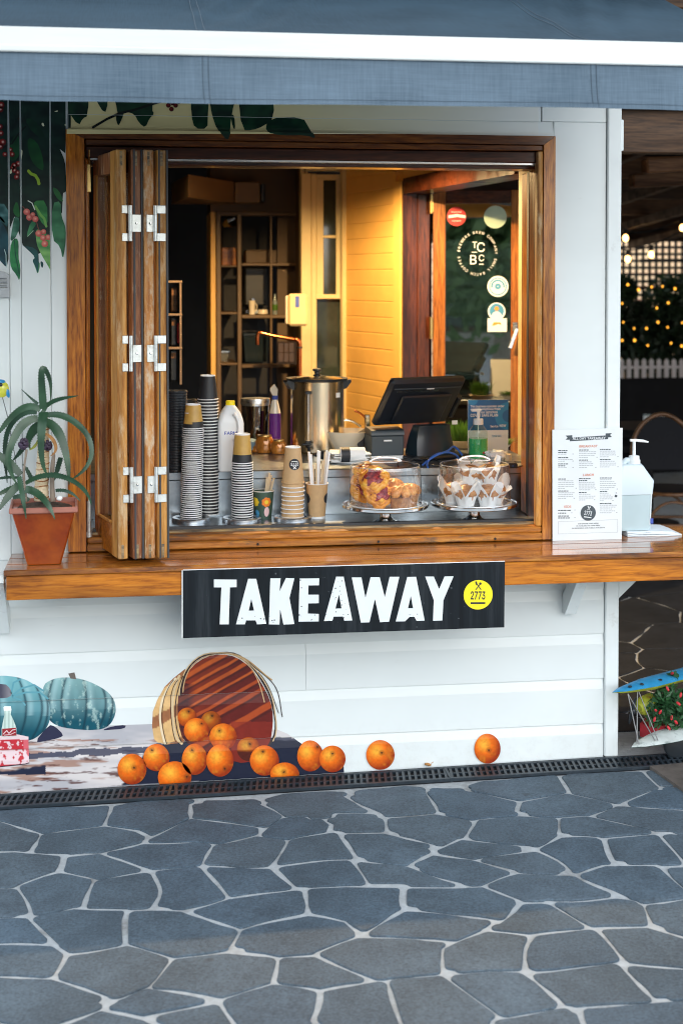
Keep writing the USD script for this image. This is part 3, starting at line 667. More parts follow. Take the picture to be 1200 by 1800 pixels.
# folding leaves
YN, YF = -0.235, 0.075
LZ0, LZ1 = ZC + 0.014, at(215, 262, YN)[2]
ends = [(205.5, 224, "weathered_upright"), (232, 249.5, "reddish_upright"), (253.5, 272, "worn_upright"), (277.5, 294, "weathered_upright")]
dirv = at(166, 600, YF)[:2] - at(207, 600, YN)[:2]
LL = float(np.linalg.norm(dirv)); dirv /= LL
ANG = math.atan2(dirv[1], dirv[0]) - math.pi / 2     # leaf turned from straight back
pane("window_glass", (0.93, 0.95, 0.95))
def leaf_box(o, x0, x1, s0, s1, z0, z1, b=0.003):    # x across the leaf's thickness, s along it from the near edge
    return moved(bx(x0, x1, s0, s1, z0, z1, b), (o[0], o[1], 0), rz=ANG)
hz = [at(240, y, YN)[2] for y in (392, 621, 852)]
for k, (a, b, look) in enumerate(ends):
    pa, pb = at(a, 600, YN), at(b, 600, YN)
    o = (pa + pb) / 2; w = (pb[0] - pa[0]) * math.cos(ANG); h = w / 2
    lf = _numbered(win + "/folding_leaf")
    UsdGeom.Xform.Define(stage, lf)
    st = 0.088 if k == 0 else 0.05
    part(lf, "stile", leaf_box(o, -h, h, 0, st, LZ0, LZ1), look)
    part(lf, "stile", leaf_box(o, -h, h, LL - (0.055 if k == 0 else st), LL, LZ0, LZ1), "reddish_upright" if k == 0 else "mahogany_and_shade_upright")  # shade among the rear leaves is put into a dark wood colour
    part(lf, "rail", leaf_box(o, -h + 0.001, h - 0.001, st + 0.0005, LL - (0.0555 if k == 0 else st + 0.0005), LZ1 - 0.075, LZ1 - 0.001), "reddish_upright" if k == 0 else "mahogany_and_shade_upright")
    part(lf, "rail", leaf_box(o, -h + 0.001, h - 0.001, st + 0.0005, LL - (0.0555 if k == 0 else st + 0.0005), LZ0 + 0.001, LZ0 + 0.115), "honey_wood_along" if k == 0 else "mahogany_and_shade_along")  # rear leaves again darkened by colour to stand for shade
    part(lf, "bead", cat(leaf_box(o, -h - 0.004, -h + 0.002, st, LL - 0.063, LZ0 + 0.112, LZ0 + 0.124), leaf_box(o, -h - 0.004, -h + 0.002, LL - 0.062, LL - 0.018, LZ0 + 0.112, LZ1 - 0.07)), "weathered_upright" if k == 0 else "mahogany_and_shade_upright")
    part(lf, "pane", leaf_box(o, -0.003, 0.003, st, LL - (0.055 if k == 0 else st), LZ0 + 0.115, LZ1 - 0.075, 0), "window_glass")
    part(lf, "mortise", cat(leaf_box(o, -0.006, 0.003, -0.0012, 0.004, LZ1 - 0.055, LZ1 - 0.006, 0), leaf_box(o, -0.006, 0.003, -0.0012, 0.004, LZ0 + 0.002, LZ0 + 0.05, 0)), "weathered_grey")
    if k in (1, 3):
        for xs in ((h - 0.001, h + 0.005), (-h + 0.005, -h + 0.011)) if k == 1 else ((h - 0.001, h + 0.005), (-h + 0.002, -h + 0.007)):
            part(lf, "seal", leaf_box(o, xs[0], xs[1], -0.004, 0.01, LZ0, LZ1, 0), "rubber")
    # hinges: two small plates on the outer leaves, one larger plate on the inner ones, a knuckle between
    s = 1 if k in (0, 2) else -1
    for z in hz:
        if k in (0, 3):
            for dz in (-0.048, 0.048):
                x0, x1 = (0.25 * h, h) if k == 0 else (-h, 0.55 * h)
                part(lf, "hinge", leaf_box(o, min(x0, x1) - 0.004, max(x0, x1) + 0.003, -0.005, -0.0002, z + dz - 0.014, z + dz + 0.014, 0.001), "galvanised")
        else:
            x0, x1 = (-h, h * 0.9) if k == 1 else (-0.55 * h, h)
            part(lf, "hinge", leaf_box(o, x0, x1, -0.0055, -0.0002, z - 0.030, z + 0.030, 0.001), "galvanised")
            part(lf, "hinge_screw", moved(lathe([(0.005, 0), (0.004, 0.0015), (0.0, 0.002)], 10), (o[0] + (x0 + x1) / 2, o[1] - 0.0056, z), rx=math.pi / 2), "polished_steel")
            xk = -h - 0.004 if k == 1 else h + 0.004
            part(lf, "hinge_knuckle", moved(lathe([(0.0055, z - 0.062), (0.0065, z - 0.061), (0.0065, z - 0.031), (0.0055, z - 0.030), (0.0065, z - 0.029), (0.0065, z + 0.029), (0.0055, z + 0.030), (0.0065, z + 0.031), (0.0065, z + 0.061), (0.0055, z + 0.062)], 12), (o[0] + xk, o[1] - 0.005, 0)), "galvanised")
# brass bolt and pull at the left jamb
bp = at(157, 300, 0.02)
part(win, "bolt", cat(bx(bp[0] - 0.008, bp[0] + 0.006, 0.0, 0.014, at(157, 338, .02)[2], at(157, 288, .02)[2], 0.002), moved(lathe([(0.003, 0), (0.003, 0.05)], 8), (bp[0], 0.006, at(157, 288, .02)[2]))), "brass")
bp = at(157, 930, 0.02)
part(win, "bolt", cat(moved(lathe([(0.010, 0), (0.010, 0.018), (0.007, 0.02), (0.007, 0.13), (0.003, 0.132), (0.003, 0.15)], 12), (bp[0], -0.012, ZC + 0.055))), "galvanised")

# ================================================================== COUNTER
YCF = -0.30
wood("worn_counter", (0.13, 0.035, 0.005), (0.30, 0.095, 0.012), (0.46, 0.19, 0.03), "x", rough=0.2, coat=1.0, wear=(0.06, 0.03, 0.015), wear_lo=0.58, wear_hi=0.70, wscale=12)
counter = thing("serving_counter", "varnished timber serving counter shelf running along the kiosk under the window", "counter")
CX0, CX1 = at(6, 1000, YCF)[0], 2.05
CT = 0.021
ys = [-0.001, -0.098, -0.199, YCF]
for k, (b, a) in enumerate(zip(ys[:-1], ys[1:])):
    part(counter, "plank", bx(CX0 + (0.0 if k else 0.0), CX1, a + 0.0008, b - 0.0008, ZC - CT, ZC - 0.0004 * k, 0.0025), "counter_wood" if k < 2 else "worn_counter")
FZ1, FZ0 = ZC - CT - 0.002, ZC - CT - 0.002 - 0.082
part(counter, "fascia", bx(CX0 + 0.008, CX1, YCF + 0.008, YCF + 0.028, FZ0, FZ1, 0.002), "fascia_wood")
part(counter, "end_fascia", bx(CX0 + 0.008, CX0 + 0.026, YCF + 0.029, -0.002, FZ0, FZ1, 0.002), "fascia_wood")
def bracket(x, side=False):
    br = _numbered(counter + "/bracket")
    UsdGeom.Xform.Define(stage, br)
    w = 0.042
    zt = FZ1 - 0.045
    if not side:
        part(br, "strut", hull([(x + s * w / 2, y, z) for s in (-1, 1) for y, z in ((-0.002, FZ0 - 0.175), (-0.002, FZ0 - 0.105), (YCF + 0.05, FZ1 - 0.03), (YCF + 0.11, FZ1 - 0.03), (-0.035, FZ0 - 0.175))]), "white_trim")
        part(br, "cleat", bx(x - w / 2 - 0.004, x + w / 2 + 0.004, YCF + 0.03, -0.002, FZ1 - 0.028, FZ1 - 0.001, 0.002), "white_trim")
    else:
        part(br, "strut", hull([(x + dx, y, z) for y in (-0.008, 0.034) for dx, z in ((0, FZ0 - 0.125), (0, FZ0 - 0.06), (0.19, FZ1 - 0.03), (0.125, FZ1 - 0.03))]), "white_trim")
bl, brr = at(1000, 1075, -0.02)[0], at(12, 1105, -0.02)[0]
bracket(bl); bracket(brr - 0.01)
bracket(XCORN + 0.001, True)

# ================================================================== SIGN
YS = YCF - 0.004
def chalk_plank_mat(name):
    n = {"g": ("geometry", {}), "m": ("mapping", {"scale": (1, 1, 0.06)}), "w": ("noise_texture", {"scale": 55, "detail": 7, "roughness": 0.7}), "v": ("noise_texture", {"scale": 22, "detail": 1}), "r": ("rgb_ramp", {"ramp": [(0.35, (0.002, 0.004, 0.006)), (0.52, (0.006, 0.010, 0.014)), (0.7, (0.026, 0.032, 0.038))]}),
         "s": ("noise_texture", {"scale": 60, "detail": 2}), "sr": ("map_range", {"from_min": 0.72, "from_max": 0.8, "to_max": 0.5, "clamp": True}), "y": ("mix_color", {"b": (0.2, 0.22, 0.24)}),
         "a": ("mix_float", {"fac": 0.45}), "p": ("principled_bsdf", {"roughness": 0.5, "specular_ior_level": 0.2})}
    l = [("g.position", "m.vector"), ("m.vector", "w.vector"), ("m.vector", "v.vector"), ("w.fac", "a.a"), ("v.fac", "a.b"), ("a.result", "r.fac"), ("g.position", "s.vector"), ("s.fac", "sr.value"), ("r.color", "y.a"), ("sr.result", "y.fac"), ("y.result", "p.base_color")]
    usdkit.material(stage, "/World/Looks/" + name, n, l, surface="p.BSDF")
chalk_plank_mat("printed_planks")
mat("sign_white", (0.70, 0.735, 0.75), rough=0.45, var=0.03)
mat("sign_yellow", (0.86, 0.72, 0.01), rough=0.42, var=0.03)
sign = thing("takeaway_sign", "black takeaway sign with white block letters hanging under the counter edge", "sign", at(604, 1060, YS))
cs = [at(*p, YS) for p in ((321.5, 1003), (887, 987.5), (886, 1103), (321.5, 1122))]
def quadpoly(c): return Polygon([(p[0], p[2]) for p in c])
part(sign, "panel", wallprism(quadpoly(cs), YS, YS + 0.006), "printed_planks")
part(sign, "panel_edge", cat(bar(cs[0] + [0, .003, .0015], cs[1] + [0, .003, .0015], 0.006, 0.002), bar(cs[0] + [-.001, .003, 0], cs[3] + [-.001, .003, 0], 0.006, 0.002, up=(0, 1, 0))), "white_plastic")
ZOOM1 = lambda x, y: (340 + x / 4.0, 990 + y / 4.0)
ZOOM2 = lambda x, y: (600 + x / 4.0, 980 + y / 4.0)
letters = [
 ("T", ZOOM1, [[(144, 114), (303, 116), (303, 168), (256, 170), (248, 430), (184, 430), (196, 170), (144, 170)]]),
 ("A", ZOOM1, [[(384, 110), (441, 110), (512, 427), (446, 430), (436, 402), (370, 402), (362, 430), (299, 430)], [(406, 250), (425, 333), (388, 335)]]),
 ("K", ZOOM1, [[(540, 106), (612, 106), (604, 200), (650, 104), (709, 106), (674, 245), (709, 428), (632, 432), (608, 320), (604, 432), (530, 430)]]),
 ("E", ZOOM1, [[(746, 108), (884, 106), (882, 155), (808, 156), (806, 222), (880, 222), (880, 281), (806, 283), (803, 355), (880, 357), (880, 410), (738, 412)]]),
 ("A", ZOOM1, [[(1002, 95), (1055, 95), (1116, 403), (1060, 405), (1050, 375), (985, 376), (975, 406), (917, 407)], [(1022, 220), (1040, 318), (997, 320)]]),
 ("W", ZOOM2, [[(72, 140), (140, 140), (168, 285), (204, 138), (268, 138), (304, 280), (338, 136), (406, 136), (334, 452), (270, 455), (235, 292), (196, 456), (136, 458)]]),
 ("A", ZOOM2, [[(462, 137), (524, 136), (584, 444), (528, 447), (512, 418), (478, 418), (446, 449), (381, 450)], [(487, 268), (502, 356), (467, 357)]]),
 ("Y", ZOOM2, [[(588, 134), (648, 134), (686, 222), (724, 133), (787, 132), (716, 300), (708, 443), (643, 446), (648, 300)]]),
]
r3 = np.random.default_rng(11)
for ch, Z, rings in letters:
    w = [[(p[0], p[2]) for p in (at(*Z(*q), YS) for q in ring)] for ring in rings]
    g = Polygon(w[0], w[1:]).buffer(0.0006).buffer(-0.0006)
    if ch in "AKE":                                    # worn specks eaten out of the print
        x0, y0, x1, y1 = g.bounds
        n = 34 if rings[0][0] == (1002, 95) else 10
        for _ in range(n):
            c = (r3.uniform(x0, x1), r3.uniform(y0, y1) if n > 20 else r3.choice([r3.normal(y0 + 0.012, 0.01), r3.uniform(y0, y1)]))
            g = g.difference(Point(c).buffer(r3.uniform(0.0008, 0.0026), quad_segs=2))
    part(sign, "letter", wallprism(g, YS - 0.0012, YS - 0.0002), "sign_white")
def badge(parent, cpt, rx, y, ringmat, inkmat, tilt=0.0):
    x, z = cpt[0], cpt[2]
    c = Point(0, 0).buffer(rx, quad_segs=16)
    part(parent, "badge", wallprism(shapely.affinity.translate(c, x, z), y - 0.0012, y - 0.0002), ringmat)
    pr = []
    t = meshkit.text_mesh("2773", rx * 0.52, 0.0006, bold=True)
    v = np.array(t.vertices); v[:, 0] = (v[:, 0] - v[:, 0].mean()) ; sx = rx * 1.0 / (np.ptp(v[:, 0])); v[:, 0] *= sx
    t = trimesh.Trimesh(np.stack([v[:, 0], -v[:, 2], v[:, 1] - rx * 0.30], 1), t.faces, process=False)
    ul = wallprism(sbox(-rx * 0.5, -rx * 0.62, rx * 0.5, -rx * 0.5), -0.0006, 0)
    fork = []
    for s in (-1, 1):
        f = LineString([(-s * rx * 0.17, rx * 0.36), (s * rx * 0.10, rx * 0.72)]).buffer(rx * 0.028)
        head = Point(s * rx * 0.12, rx * 0.76).buffer(rx * 0.085) if s > 0 else LineString([(s * rx * 0.12, rx * 0.70), (s * rx * 0.18, rx * 0.86)]).buffer(rx * 0.055)
        fork.append(f.union(head))
    fk = wallprism(unary_union(fork), -0.0006, 0)
    m = moved(cat(t, ul, fk), (0, 0, 0), ry=tilt)
    part(parent, "badge_print", moved(m, (x, y - 0.0014, z)), inkmat)
badge(sign, at(840, 1045.5, YS), 0.5 * (at(866, 1045, YS)[0] - at(815, 1045, YS)[0]), YS, "sign_yellow", "ink", tilt=0.03)

# ================================================================== AWNING
def canvas(name, lo, hi, dark):
    n = {"g": ("geometry", {}), "m1": ("mapping", {"scale": (1, 0.04, 0.04)}), "m2": ("mapping", {"scale": (0.03, 1, 1)}),
         "a": ("noise_texture", {"scale": 260, "detail": 3, "roughness": 0.7}), "b": ("noise_texture", {"scale": 260, "detail": 3, "roughness": 0.7}), "c": ("noise_texture", {"scale": 4, "detail": 5}),
         "x": ("mix_float", {"fac": 0.5}), "x2": ("mix_float", {"fac": 0.35}), "r": ("rgb_ramp", {"ramp": [(0.33, lo), (0.5, hi), (0.68, tuple(c * 1.35 for c in hi))]}),
         "bp": ("bump", {"strength": 0.6, "distance": 0.0006}), "p": ("principled_bsdf", {"roughness": 0.9, "specular_ior_level": 0.25})}
    l = [("g.position", "m1.vector"), ("g.position", "m2.vector"), ("m1.vector", "a.vector"), ("m2.vector", "b.vector"), ("g.position", "c.vector"), ("a.fac", "x.a"), ("b.fac", "x.b"), ("x.result", "x2.a"), ("c.fac", "x2.b"), ("x2.result", "r.fac"), ("r.color", "p.base_color"), ("x.result", "bp.height"), ("bp.normal", "p.normal")]
    usdkit.material(stage, "/World/Looks/" + name, n, l, surface="p.BSDF")
canvas("awning_canvas", (0.008, 0.023, 0.037), (0.020, 0.043, 0.064), 0)
canvas("valance_canvas", (0.058, 0.092, 0.125), (0.10, 0.142, 0.185), 0)
mat("stitch", (0.05, 0.075, 0.1), rough=0.8)
mat("white_metal", (0.60, 0.63, 0.62), rough=0.35, var=0.03, dirt=(0.5, 0.5, 0.46), dirt_scale=9, stretch=(0.1, 1, 1), dirt_lo=0.6, dirt_hi=0.85)
YA = -1.30
awning = thing("awning", "grey blue canvas awning with white front bar and hanging valance", "awning", (0, YA, 2.5))
AX0, AX1 = -2.6, at(1392, 72, YA)[0]
ab = lambda xs, y: mid(at(200, xs[0], y)[2], at(1000, xs[1], y)[2])
BZ1, BZ0 = ab((50, 66), YA), ab((93, 110.5), YA)
VZ0 = ab((179, 187), YA)
part(awning, "front_bar", wallprism(sbox(AX0, BZ0 + 0.004, AX1, BZ1 - 0.006).buffer(0.004), YA, YA + 0.055), "white_metal")
part(awning, "front_bar_lip", cat(bx(AX0, AX1, YA - 0.004, YA + 0.01, BZ0 - 0.001, BZ0 + 0.018, 0.003)), "white_metal")
part(awning, "end_cap", bx(AX1, AX1 + 0.012, YA - 0.006, YA + 0.07, BZ0 - 0.004, BZ1 + 0.002, 0.004), "black_plastic")
# sloping cover
slope = math.tan(math.radians(19.5))
nx, ny = 170, 60
gx, gy = np.meshgrid(np.linspace(AX0, AX1 - 0.02, nx), np.linspace(0, 1, ny))
Yc = YA + 0.02 + gy * (-0.03 - YA - 0.02)
SEAMS = [at(355, 50, YA)[0], at(1038, 66, YA)[0], at(355, 50, YA)[0] - (at(1038, 66, YA)[0] - at(355, 50, YA)[0])]
sag = -0.02 * np.sin(np.pi * gy)
wr = np.zeros_like(gx)
for s in SEAMS:
    d = gx - s
    wr += 0.0035 * np.exp(-(d / 0.012) ** 2)
    wr += 0.010 * np.exp(-((d - 0.05 - 0.25 * gy) / 0.18) ** 2) * np.sin(46 * (d - 0.35 * gy)) * (0.4 + gy)
wr += 0.006 * (meshkit.fbm(np.stack([gx * 3, gy * 2, gx * 0], -1), 3, 2) - 0.5)
Zc = BZ1 - 0.012 + (Yc - YA) * slope + sag + wr * np.minimum(1, gy * 8 + 0.15)
idx = np.arange(nx * ny).reshape(ny, nx)
F = np.stack([idx[:-1, :-1].ravel(), idx[:-1, 1:].ravel(), idx[1:, 1:].ravel(), idx[1:, :-1].ravel()], 1)
part(awning, "cover", (np.stack([gx, Yc, Zc], -1).reshape(-1, 3), F), "awning_canvas", smooth=True)
for s in SEAMS:
    k = np.argmin(np.abs(gx[0] - s))
    for dx in (-0.011, 0.011):
        pts = np.stack([np.full(ny, s + dx), Yc[:, k], np.array([np.interp(s + dx, gx[0], Zc[j]) for j in range(ny)]) + 0.0012], -1)
        part(awning, "seam", tube(pts, 0.0011, 4), "stitch")
# valance
nx, nz = 420, 14
x = np.linspace(AX0, AX1, nx); t = np.linspace(0, 1, nz)
X, T = np.meshgrid(x, t)
hem = 0.004 * np.sin(3.1 * X + 0.7) + 0.004 * (meshkit.noise(np.stack([x * 4, x * 0, x * 0], -1), 4)[None] - 0.5)
Zv = BZ0 + 0.006 - T * (BZ0 + 0.006 - VZ0 - hem)
Yv = YA + 0.006 - T * 0.004 + (0.010 * (meshkit.fbm(np.stack([X * 5, T * 0.8, X * 0], -1), 3, 6) - 0.5) + 0.004 * np.sin(9 * X)) * T
for s in (SEAMS[0], SEAMS[1]): Yv -= 0.002 * (np.abs(X - s - 0.008) < 0.016)
idx = np.arange(nx * nz).reshape(nz, nx)
F = np.stack([idx[:-1, :-1].ravel(), idx[1:, :-1].ravel(), idx[1:, 1:].ravel(), idx[:-1, 1:].ravel()], 1)
part(awning, "valance", (np.stack([X, Yv, Zv], -1).reshape(-1, 3), F), "valance_canvas", smooth=True)
hemp = lambda d0, d1, yo: (np.vstack([np.stack([x, Yv[-1] + yo, Zv[-1] + d], -1) for d in (d0, d1)]), np.array([t for i in range(nx - 1) for t in ((i, i + 1, i + 1 + nx), (i, i + 1 + nx, i + nx))]))
part(awning, "hem", hemp(-0.001, 0.011, -0.0022), "valance_canvas", smooth=True)
part(awning, "seam", tube(np.stack([x, Yv[-1] - 0.003, Zv[-1] + 0.0125], -1)[::3], 0.0006, 4), "stitch")
for s in (SEAMS[0], SEAMS[1]):
    for dx in (0.001, 0.017):
        k = np.argmin(np.abs(x - s - dx))
        part(awning, "seam", tube(np.stack([np.full(nz, s + dx) + 0.006 * t ** 3, Yv[:, k] - 0.002, Zv[:, k]], -1), 0.0009, 4), "stitch")
for xa in (-1.5, 0.9):
    part(awning, "arm", cat(bar((xa, YA + 0.03, BZ0 + 0.02), (xa + 0.35, -0.65, 2.66), 0.04, 0.03, 0.004), bar((xa + 0.35, -0.65, 2.66), (xa, -0.03, 2.86), 0.04, 0.03, 0.004)), "white_metal")
part(awning, "cassette", bx(AX0, AX1 - 0.05, -0.10, -0.062, ZTOP - 0.10, ZTOP + 0.02, 0.01), "white_metal")
# ================================================================== MURAL painted on the boards
def paintmat(name, rough):
    usdkit.material(stage, "/World/Looks/" + name, {"a": ("attribute", {"attribute": "paint"}), "g": ("geometry", {}), "n": ("noise_texture", {"scale": 60, "detail": 5}), "b": ("bump", {"strength": 1.0, "distance": 0.0006}), "p": ("principled_bsdf", {"roughness": rough, "specular_ior_level": 0.3})},
                    [("a.color", "p.base_color"), ("g.position", "n.vector"), ("n.fac", "b.height"), ("b.normal", "p.normal")], surface="p.BSDF")
paintmat("mural_paint", 0.45)
mural = thing("wall_mural", "painted mural of leaves, pumpkins and oranges spilling from a basket on the white boards", "mural")
ZONES = []                                            # (area in x, z; function y(x, z))
for k, (z0, z1) in enumerate(BOARDS):
    zz = z0 if z0 is not None else -0.1
    lowpoly = sbox(WX0, zz + 0.0008, XTRIM - 0.003, z1 - CH) if z0 is not None else Polygon([(WX0, ground_z(WX0) + BOTTOM + 0.001), (XTRIM - 0.003, ground_z(XTRIM) + BOTTOM + 0.001), (XTRIM - 0.003, z1 - CH), (WX0, z1 - CH)])
    ZONES.append((lowpoly, lambda x, z: 0 * z))
    ZONES.append((sbox(WX0, z1 - CH, XTRIM - 0.003, z1 - 0.0008), lambda x, z, z1=z1: (z - z1 + CH) / CH * REC))
for a, b in zip(cuts[:-1], cuts[1:]):
    ZONES.append((sbox(a + 0.0027, ZB[0] + 0.004, b - 0.0027 if b < XL0 - 0.01 else b - 0.0045, ZTOP - 0.005), lambda x, z: 0 * z))
for z0, z1 in zip(ZO[:-1], ZO[1:]):
    ZONES.append((sbox(XL0 + 0.008, max(z0, ZT1 + 0.001), XP - 0.008, z1 - CH), lambda x, z: 0 * z))
    if z1 - CH > ZT1: ZONES.append((sbox(XL0 + 0.008, z1 - CH, XP - 0.008, z1 - 0.001), lambda x, z, z1=z1: (z - z1 + CH) / CH * REC))
ZONES.append((sbox(XL0 + 0.003, ZT1 - WT + 0.001, XR1 - 0.003, ZT1 - 0.001), lambda x, z: 0 * z + YC))
def px2xz(p): q = at(p[0], p[1], 0); return (q[0], q[2])
def paint(parent, name, poly, colour, layer, step=0.006):
    """colour(px, py): base colours, wanted in the photograph's pixel coordinates of the wall."""
    V, F, C, n = [], [], [], 0
    for area, yf in ZONES:
        g = poly.intersection(area)
        if g.is_empty or g.area < 1e-7: continue
        try: p, f = flatmesh(g, step)
        except ValueError: continue
        y = yf(p[:, 0], p[:, 1]) - 0.0006 - 0.00045 * layer
        V.append(np.c_[p[:, 0], y, p[:, 1]]); F.append(f + n); n += len(p)
    if not V: return None
    v = np.vstack(V); d = v * 1.0; d[:, 1] = 0
    w = d - CAM; px = PX0 + FPX * (w @ RGT) / (w @ FWD); py = PY0 - FPX * (w @ UPV) / (w @ FWD)
    return part(parent, name, trimesh.Trimesh(v, np.vstack(F), process=False), "mural_paint", colors=np.clip(colour(px, py), 0, 1))
def PXP(pts, it=0): 
    p = smooth_poly(pts, it) if it else pts
    return Polygon([px2xz(q) for q in p]).buffer(0)
def ell(cx, cy, rx, ry, n=40): return PXP([(cx + rx * math.cos(a), cy + ry * math.sin(a)) for a in np.linspace(0, 2 * math.pi, n, endpoint=False)])
def stroke(pts, w):                                   # w in pixels
    return LineString([px2xz(q) for q in pts]).buffer(w * 0.0021 / 2, quad_segs=3)
def L(*c): return np.array(lin(*c))
def mixc(a, b, t): return a * (1 - t[:, None]) + b * t[:, None]
def flat(*c): return lambda px, py: np.broadcast_to(L(*c), (len(px), 3))
def nz(px, py, sx, sy, seed=0, o=3): return meshkit.fbm(np.stack([px * sx, py * sy, 0 * px], -1), o, seed)
# --- the table under the still life
def table_col(px, py):
    a = nz(px, py, 0.018, 0.13, 1, 4); b = nz(px, py, 0.03, 0.22, 9, 4); c = nz(px, py, 0.01, 0.05, 4)
    col = mixc(L(205, 200, 200), L(172, 172, 178), np.clip((c - 0.35) * 3, 0, 1))
    col = mixc(col, L(150, 108, 88), (np.clip((a - 0.585) * 8, 0, 0.8) * (py > 1300)))
    col = mixc(col, L(84, 48, 44), np.clip((b - 0.645) * 9, 0, 0.9) * (py > 1302))
    band = 1326 - (px - 50) * 0.06 + 7 * (nz(px, py, 0.05, 0.02, 3) - 0.5)
    col = mixc(col, L(40, 46, 72), (np.abs(py - band - 4) < 5 + 4 * (nz(px, py, .04, .04, 8) - .4)) * (px > 42) * 0.92)
    col = mixc(col, L(30, 36, 58), np.clip((py - (1345 + 0.12 * (70 - px)) + 7 * (nz(px, py, .08, .1, 6) - .5)) * 0.3, 0, 1) * (px < 80) * (py < 1362))
    col = mixc(col, L(24, 30, 50), np.clip((py - 1300 - np.maximum(0, 300 - px) * 0.45 + 10 * (nz(px, py, .05, .1, 2) - .5)) * 0.25, 0, 1) * np.clip((px - 214 - (1378 - py) * .7 + 14 * (nz(px, py, .04, .2, 12) - .5)) * .25, 0, 1))
    col = mixc(col, L(176, 178, 186), np.clip((py - (1381 - 0.058 * (px - 200))) * .4, 0, 1) * (px > 190) * (px < 350) * 0.8)
    return col
paint(mural, "painted_table", PXP([(-30, 1420), (-30, 1306), (60, 1290), (89, 1277), (180, 1276), (266, 1273), (380, 1278), (488, 1283), (505, 1290), (521, 1302), (536, 1312), (575, 1330), (604, 1348), (606, 1400)]), table_col, 0, 0.0036)
paint(mural, "painted_shadow", PXP([(60, 1306), (86, 1274), (97, 1277), (112, 1292), (106, 1297), (80, 1303)], 1), flat(42, 44, 68), 1)
paint(mural, "painted_shadow", PXP([(178, 1284), (196, 1277), (222, 1274), (219, 1281), (196, 1283)], 1), flat(42, 44, 68), 1)
# --- pumpkins
def pumpkin(pts, cx, cy, ry, ribs, layer, pale, flecks, seed):
    def col(px, py):
        v = np.clip((py - (cy - ry)) / (2 * ry), 0, 1)
        c = mixc(L(*pale), L(8, 76, 92), np.clip(v * 1.35 - 0.12, 0, 1))
        tone = nz(px, py, 0.06, 0.03, seed)
        c = c * (0.75 + 0.5 * tone)[:, None]
        for bx0, k in ribs:                            # dark furrows bowing outward from the stem
            xr = bx0 + k * np.sin(np.clip((py - (cy - ry)) / (2 * ry), 0, 1) * math.pi)
            d = np.abs(px - xr)
            c = mixc(c, L(6, 48, 62), np.exp(-(d / 2.2) ** 2) * 0.9)
            c = mixc(c, L(176, 208, 212), np.exp(-((px - xr - 8) / 5) ** 2) * 0.35 * (v < 0.6))
        if flecks:
            f = np.clip((nz(px, py, 0.22, 0.10, seed + 5) - 0.63) * 9, 0, 1)
            c = mixc(c, L(178, 204, 198), f * 0.6)
        return c
    return paint(mural, "painted_pumpkin", PXP(pts, 2), col, layer, 0.0045)
p = pumpkin([(72, 1207), (92, 1193), (120, 1190), (150, 1195), (178, 1208), (196, 1222), (205, 1243), (200, 1266), (186, 1281), (160, 1284), (130, 1282), (100, 1277), (82, 1262)], 138, 1237, 47, [(94, -9), (116, -8), (146, 6), (172, 14), (186, 12)], 1, (126, 168, 170), True, 21)
paint(p, "painted_stem", PXP([(120, 1184), (131, 1182), (134, 1194), (124, 1193)]), flat(104, 96, 90), 2)
p = pumpkin([(-30, 1190), (8, 1187), (40, 1192), (62, 1204), (80, 1220), (90, 1248), (86, 1275), (70, 1293), (50, 1304), (-30, 1308)], 20, 1246, 60, [(-6, 4), (30, 16), (52, 22), (66, 18)], 2, (118, 176, 184), False, 33)
for q, w in (([(22, 1222), (38, 1210), (60, 1204), (76, 1214)], 2.0), ([(22, 1224), (46, 1217), (70, 1217), (84, 1228)], 2.0), ([(20, 1218), (24, 1200), (36, 1194)], 2.0), ([(22, 1226), (36, 1230), (44, 1240)], 1.6)):
    paint(p, "painted_furrow", stroke(q, w * 1.5), flat(92, 154, 168), 3)
paint(p, "painted_stem", PXP([(-20, 1206), (8, 1201), (18, 1210), (22, 1222), (10, 1228), (-20, 1226)], 1), lambda px, py: mixc(L(70, 70, 86), L(130, 128, 136), np.clip((px - 2) / 16, 0, 1)), 3)
# --- soda crate and bottle
cr = paint(mural, "painted_crate", PXP([(-30, 1295), (10, 1293), (26, 1290), (50, 1295), (51, 1341), (44, 1343), (-30, 1352)]), lambda px, py: mixc(mixc(L(186, 44, 56), L(206, 96, 106), (px > 41) * 1.0), L(222, 204, 208), ((py < 1300) + ((py > 1319) & (py < 1344) & (nz(px, py, .25, .12, 3) > .40)) + ((py > 1303) & (py < 1316) & (px < 40) & (nz(px, py, .32, .22, 5) > .55)) > 0) * 0.92), 3, 0.004)
paint(cr, "painted_edge", stroke([(-10, 1349), (44, 1343), (51, 1341)], 1.6), flat(60, 40, 52), 4)
bt = paint(mural, "painted_bottle", PXP([(6, 1244), (8, 1242), (19, 1242), (20, 1248), (19, 1256), (24, 1266), (29, 1280), (29, 1294), (3, 1295), (3, 1281), (5, 1270), (8, 1256)]), lambda px, py: mixc(mixc(L(196, 214, 206), L(120, 150, 144), np.clip(np.sin(px * 0.9) * .6, 0, 1)), L(238, 244, 244), (py < 1249) * 1.0), 5, 0.003)
paint(bt, "painted_label", PXP([(4, 1281), (28, 1279), (29, 1293), (4, 1294)]), flat(150, 40, 48), 6)
paint(bt, "painted_label_mark", unary_union([stroke([(6, 1290), (12, 1284), (16, 1289), (22, 1283), (27, 1282)], 1.6), stroke([(8, 1292), (18, 1291), (27, 1287)], 1.2)]), flat(220, 190, 194), 7)
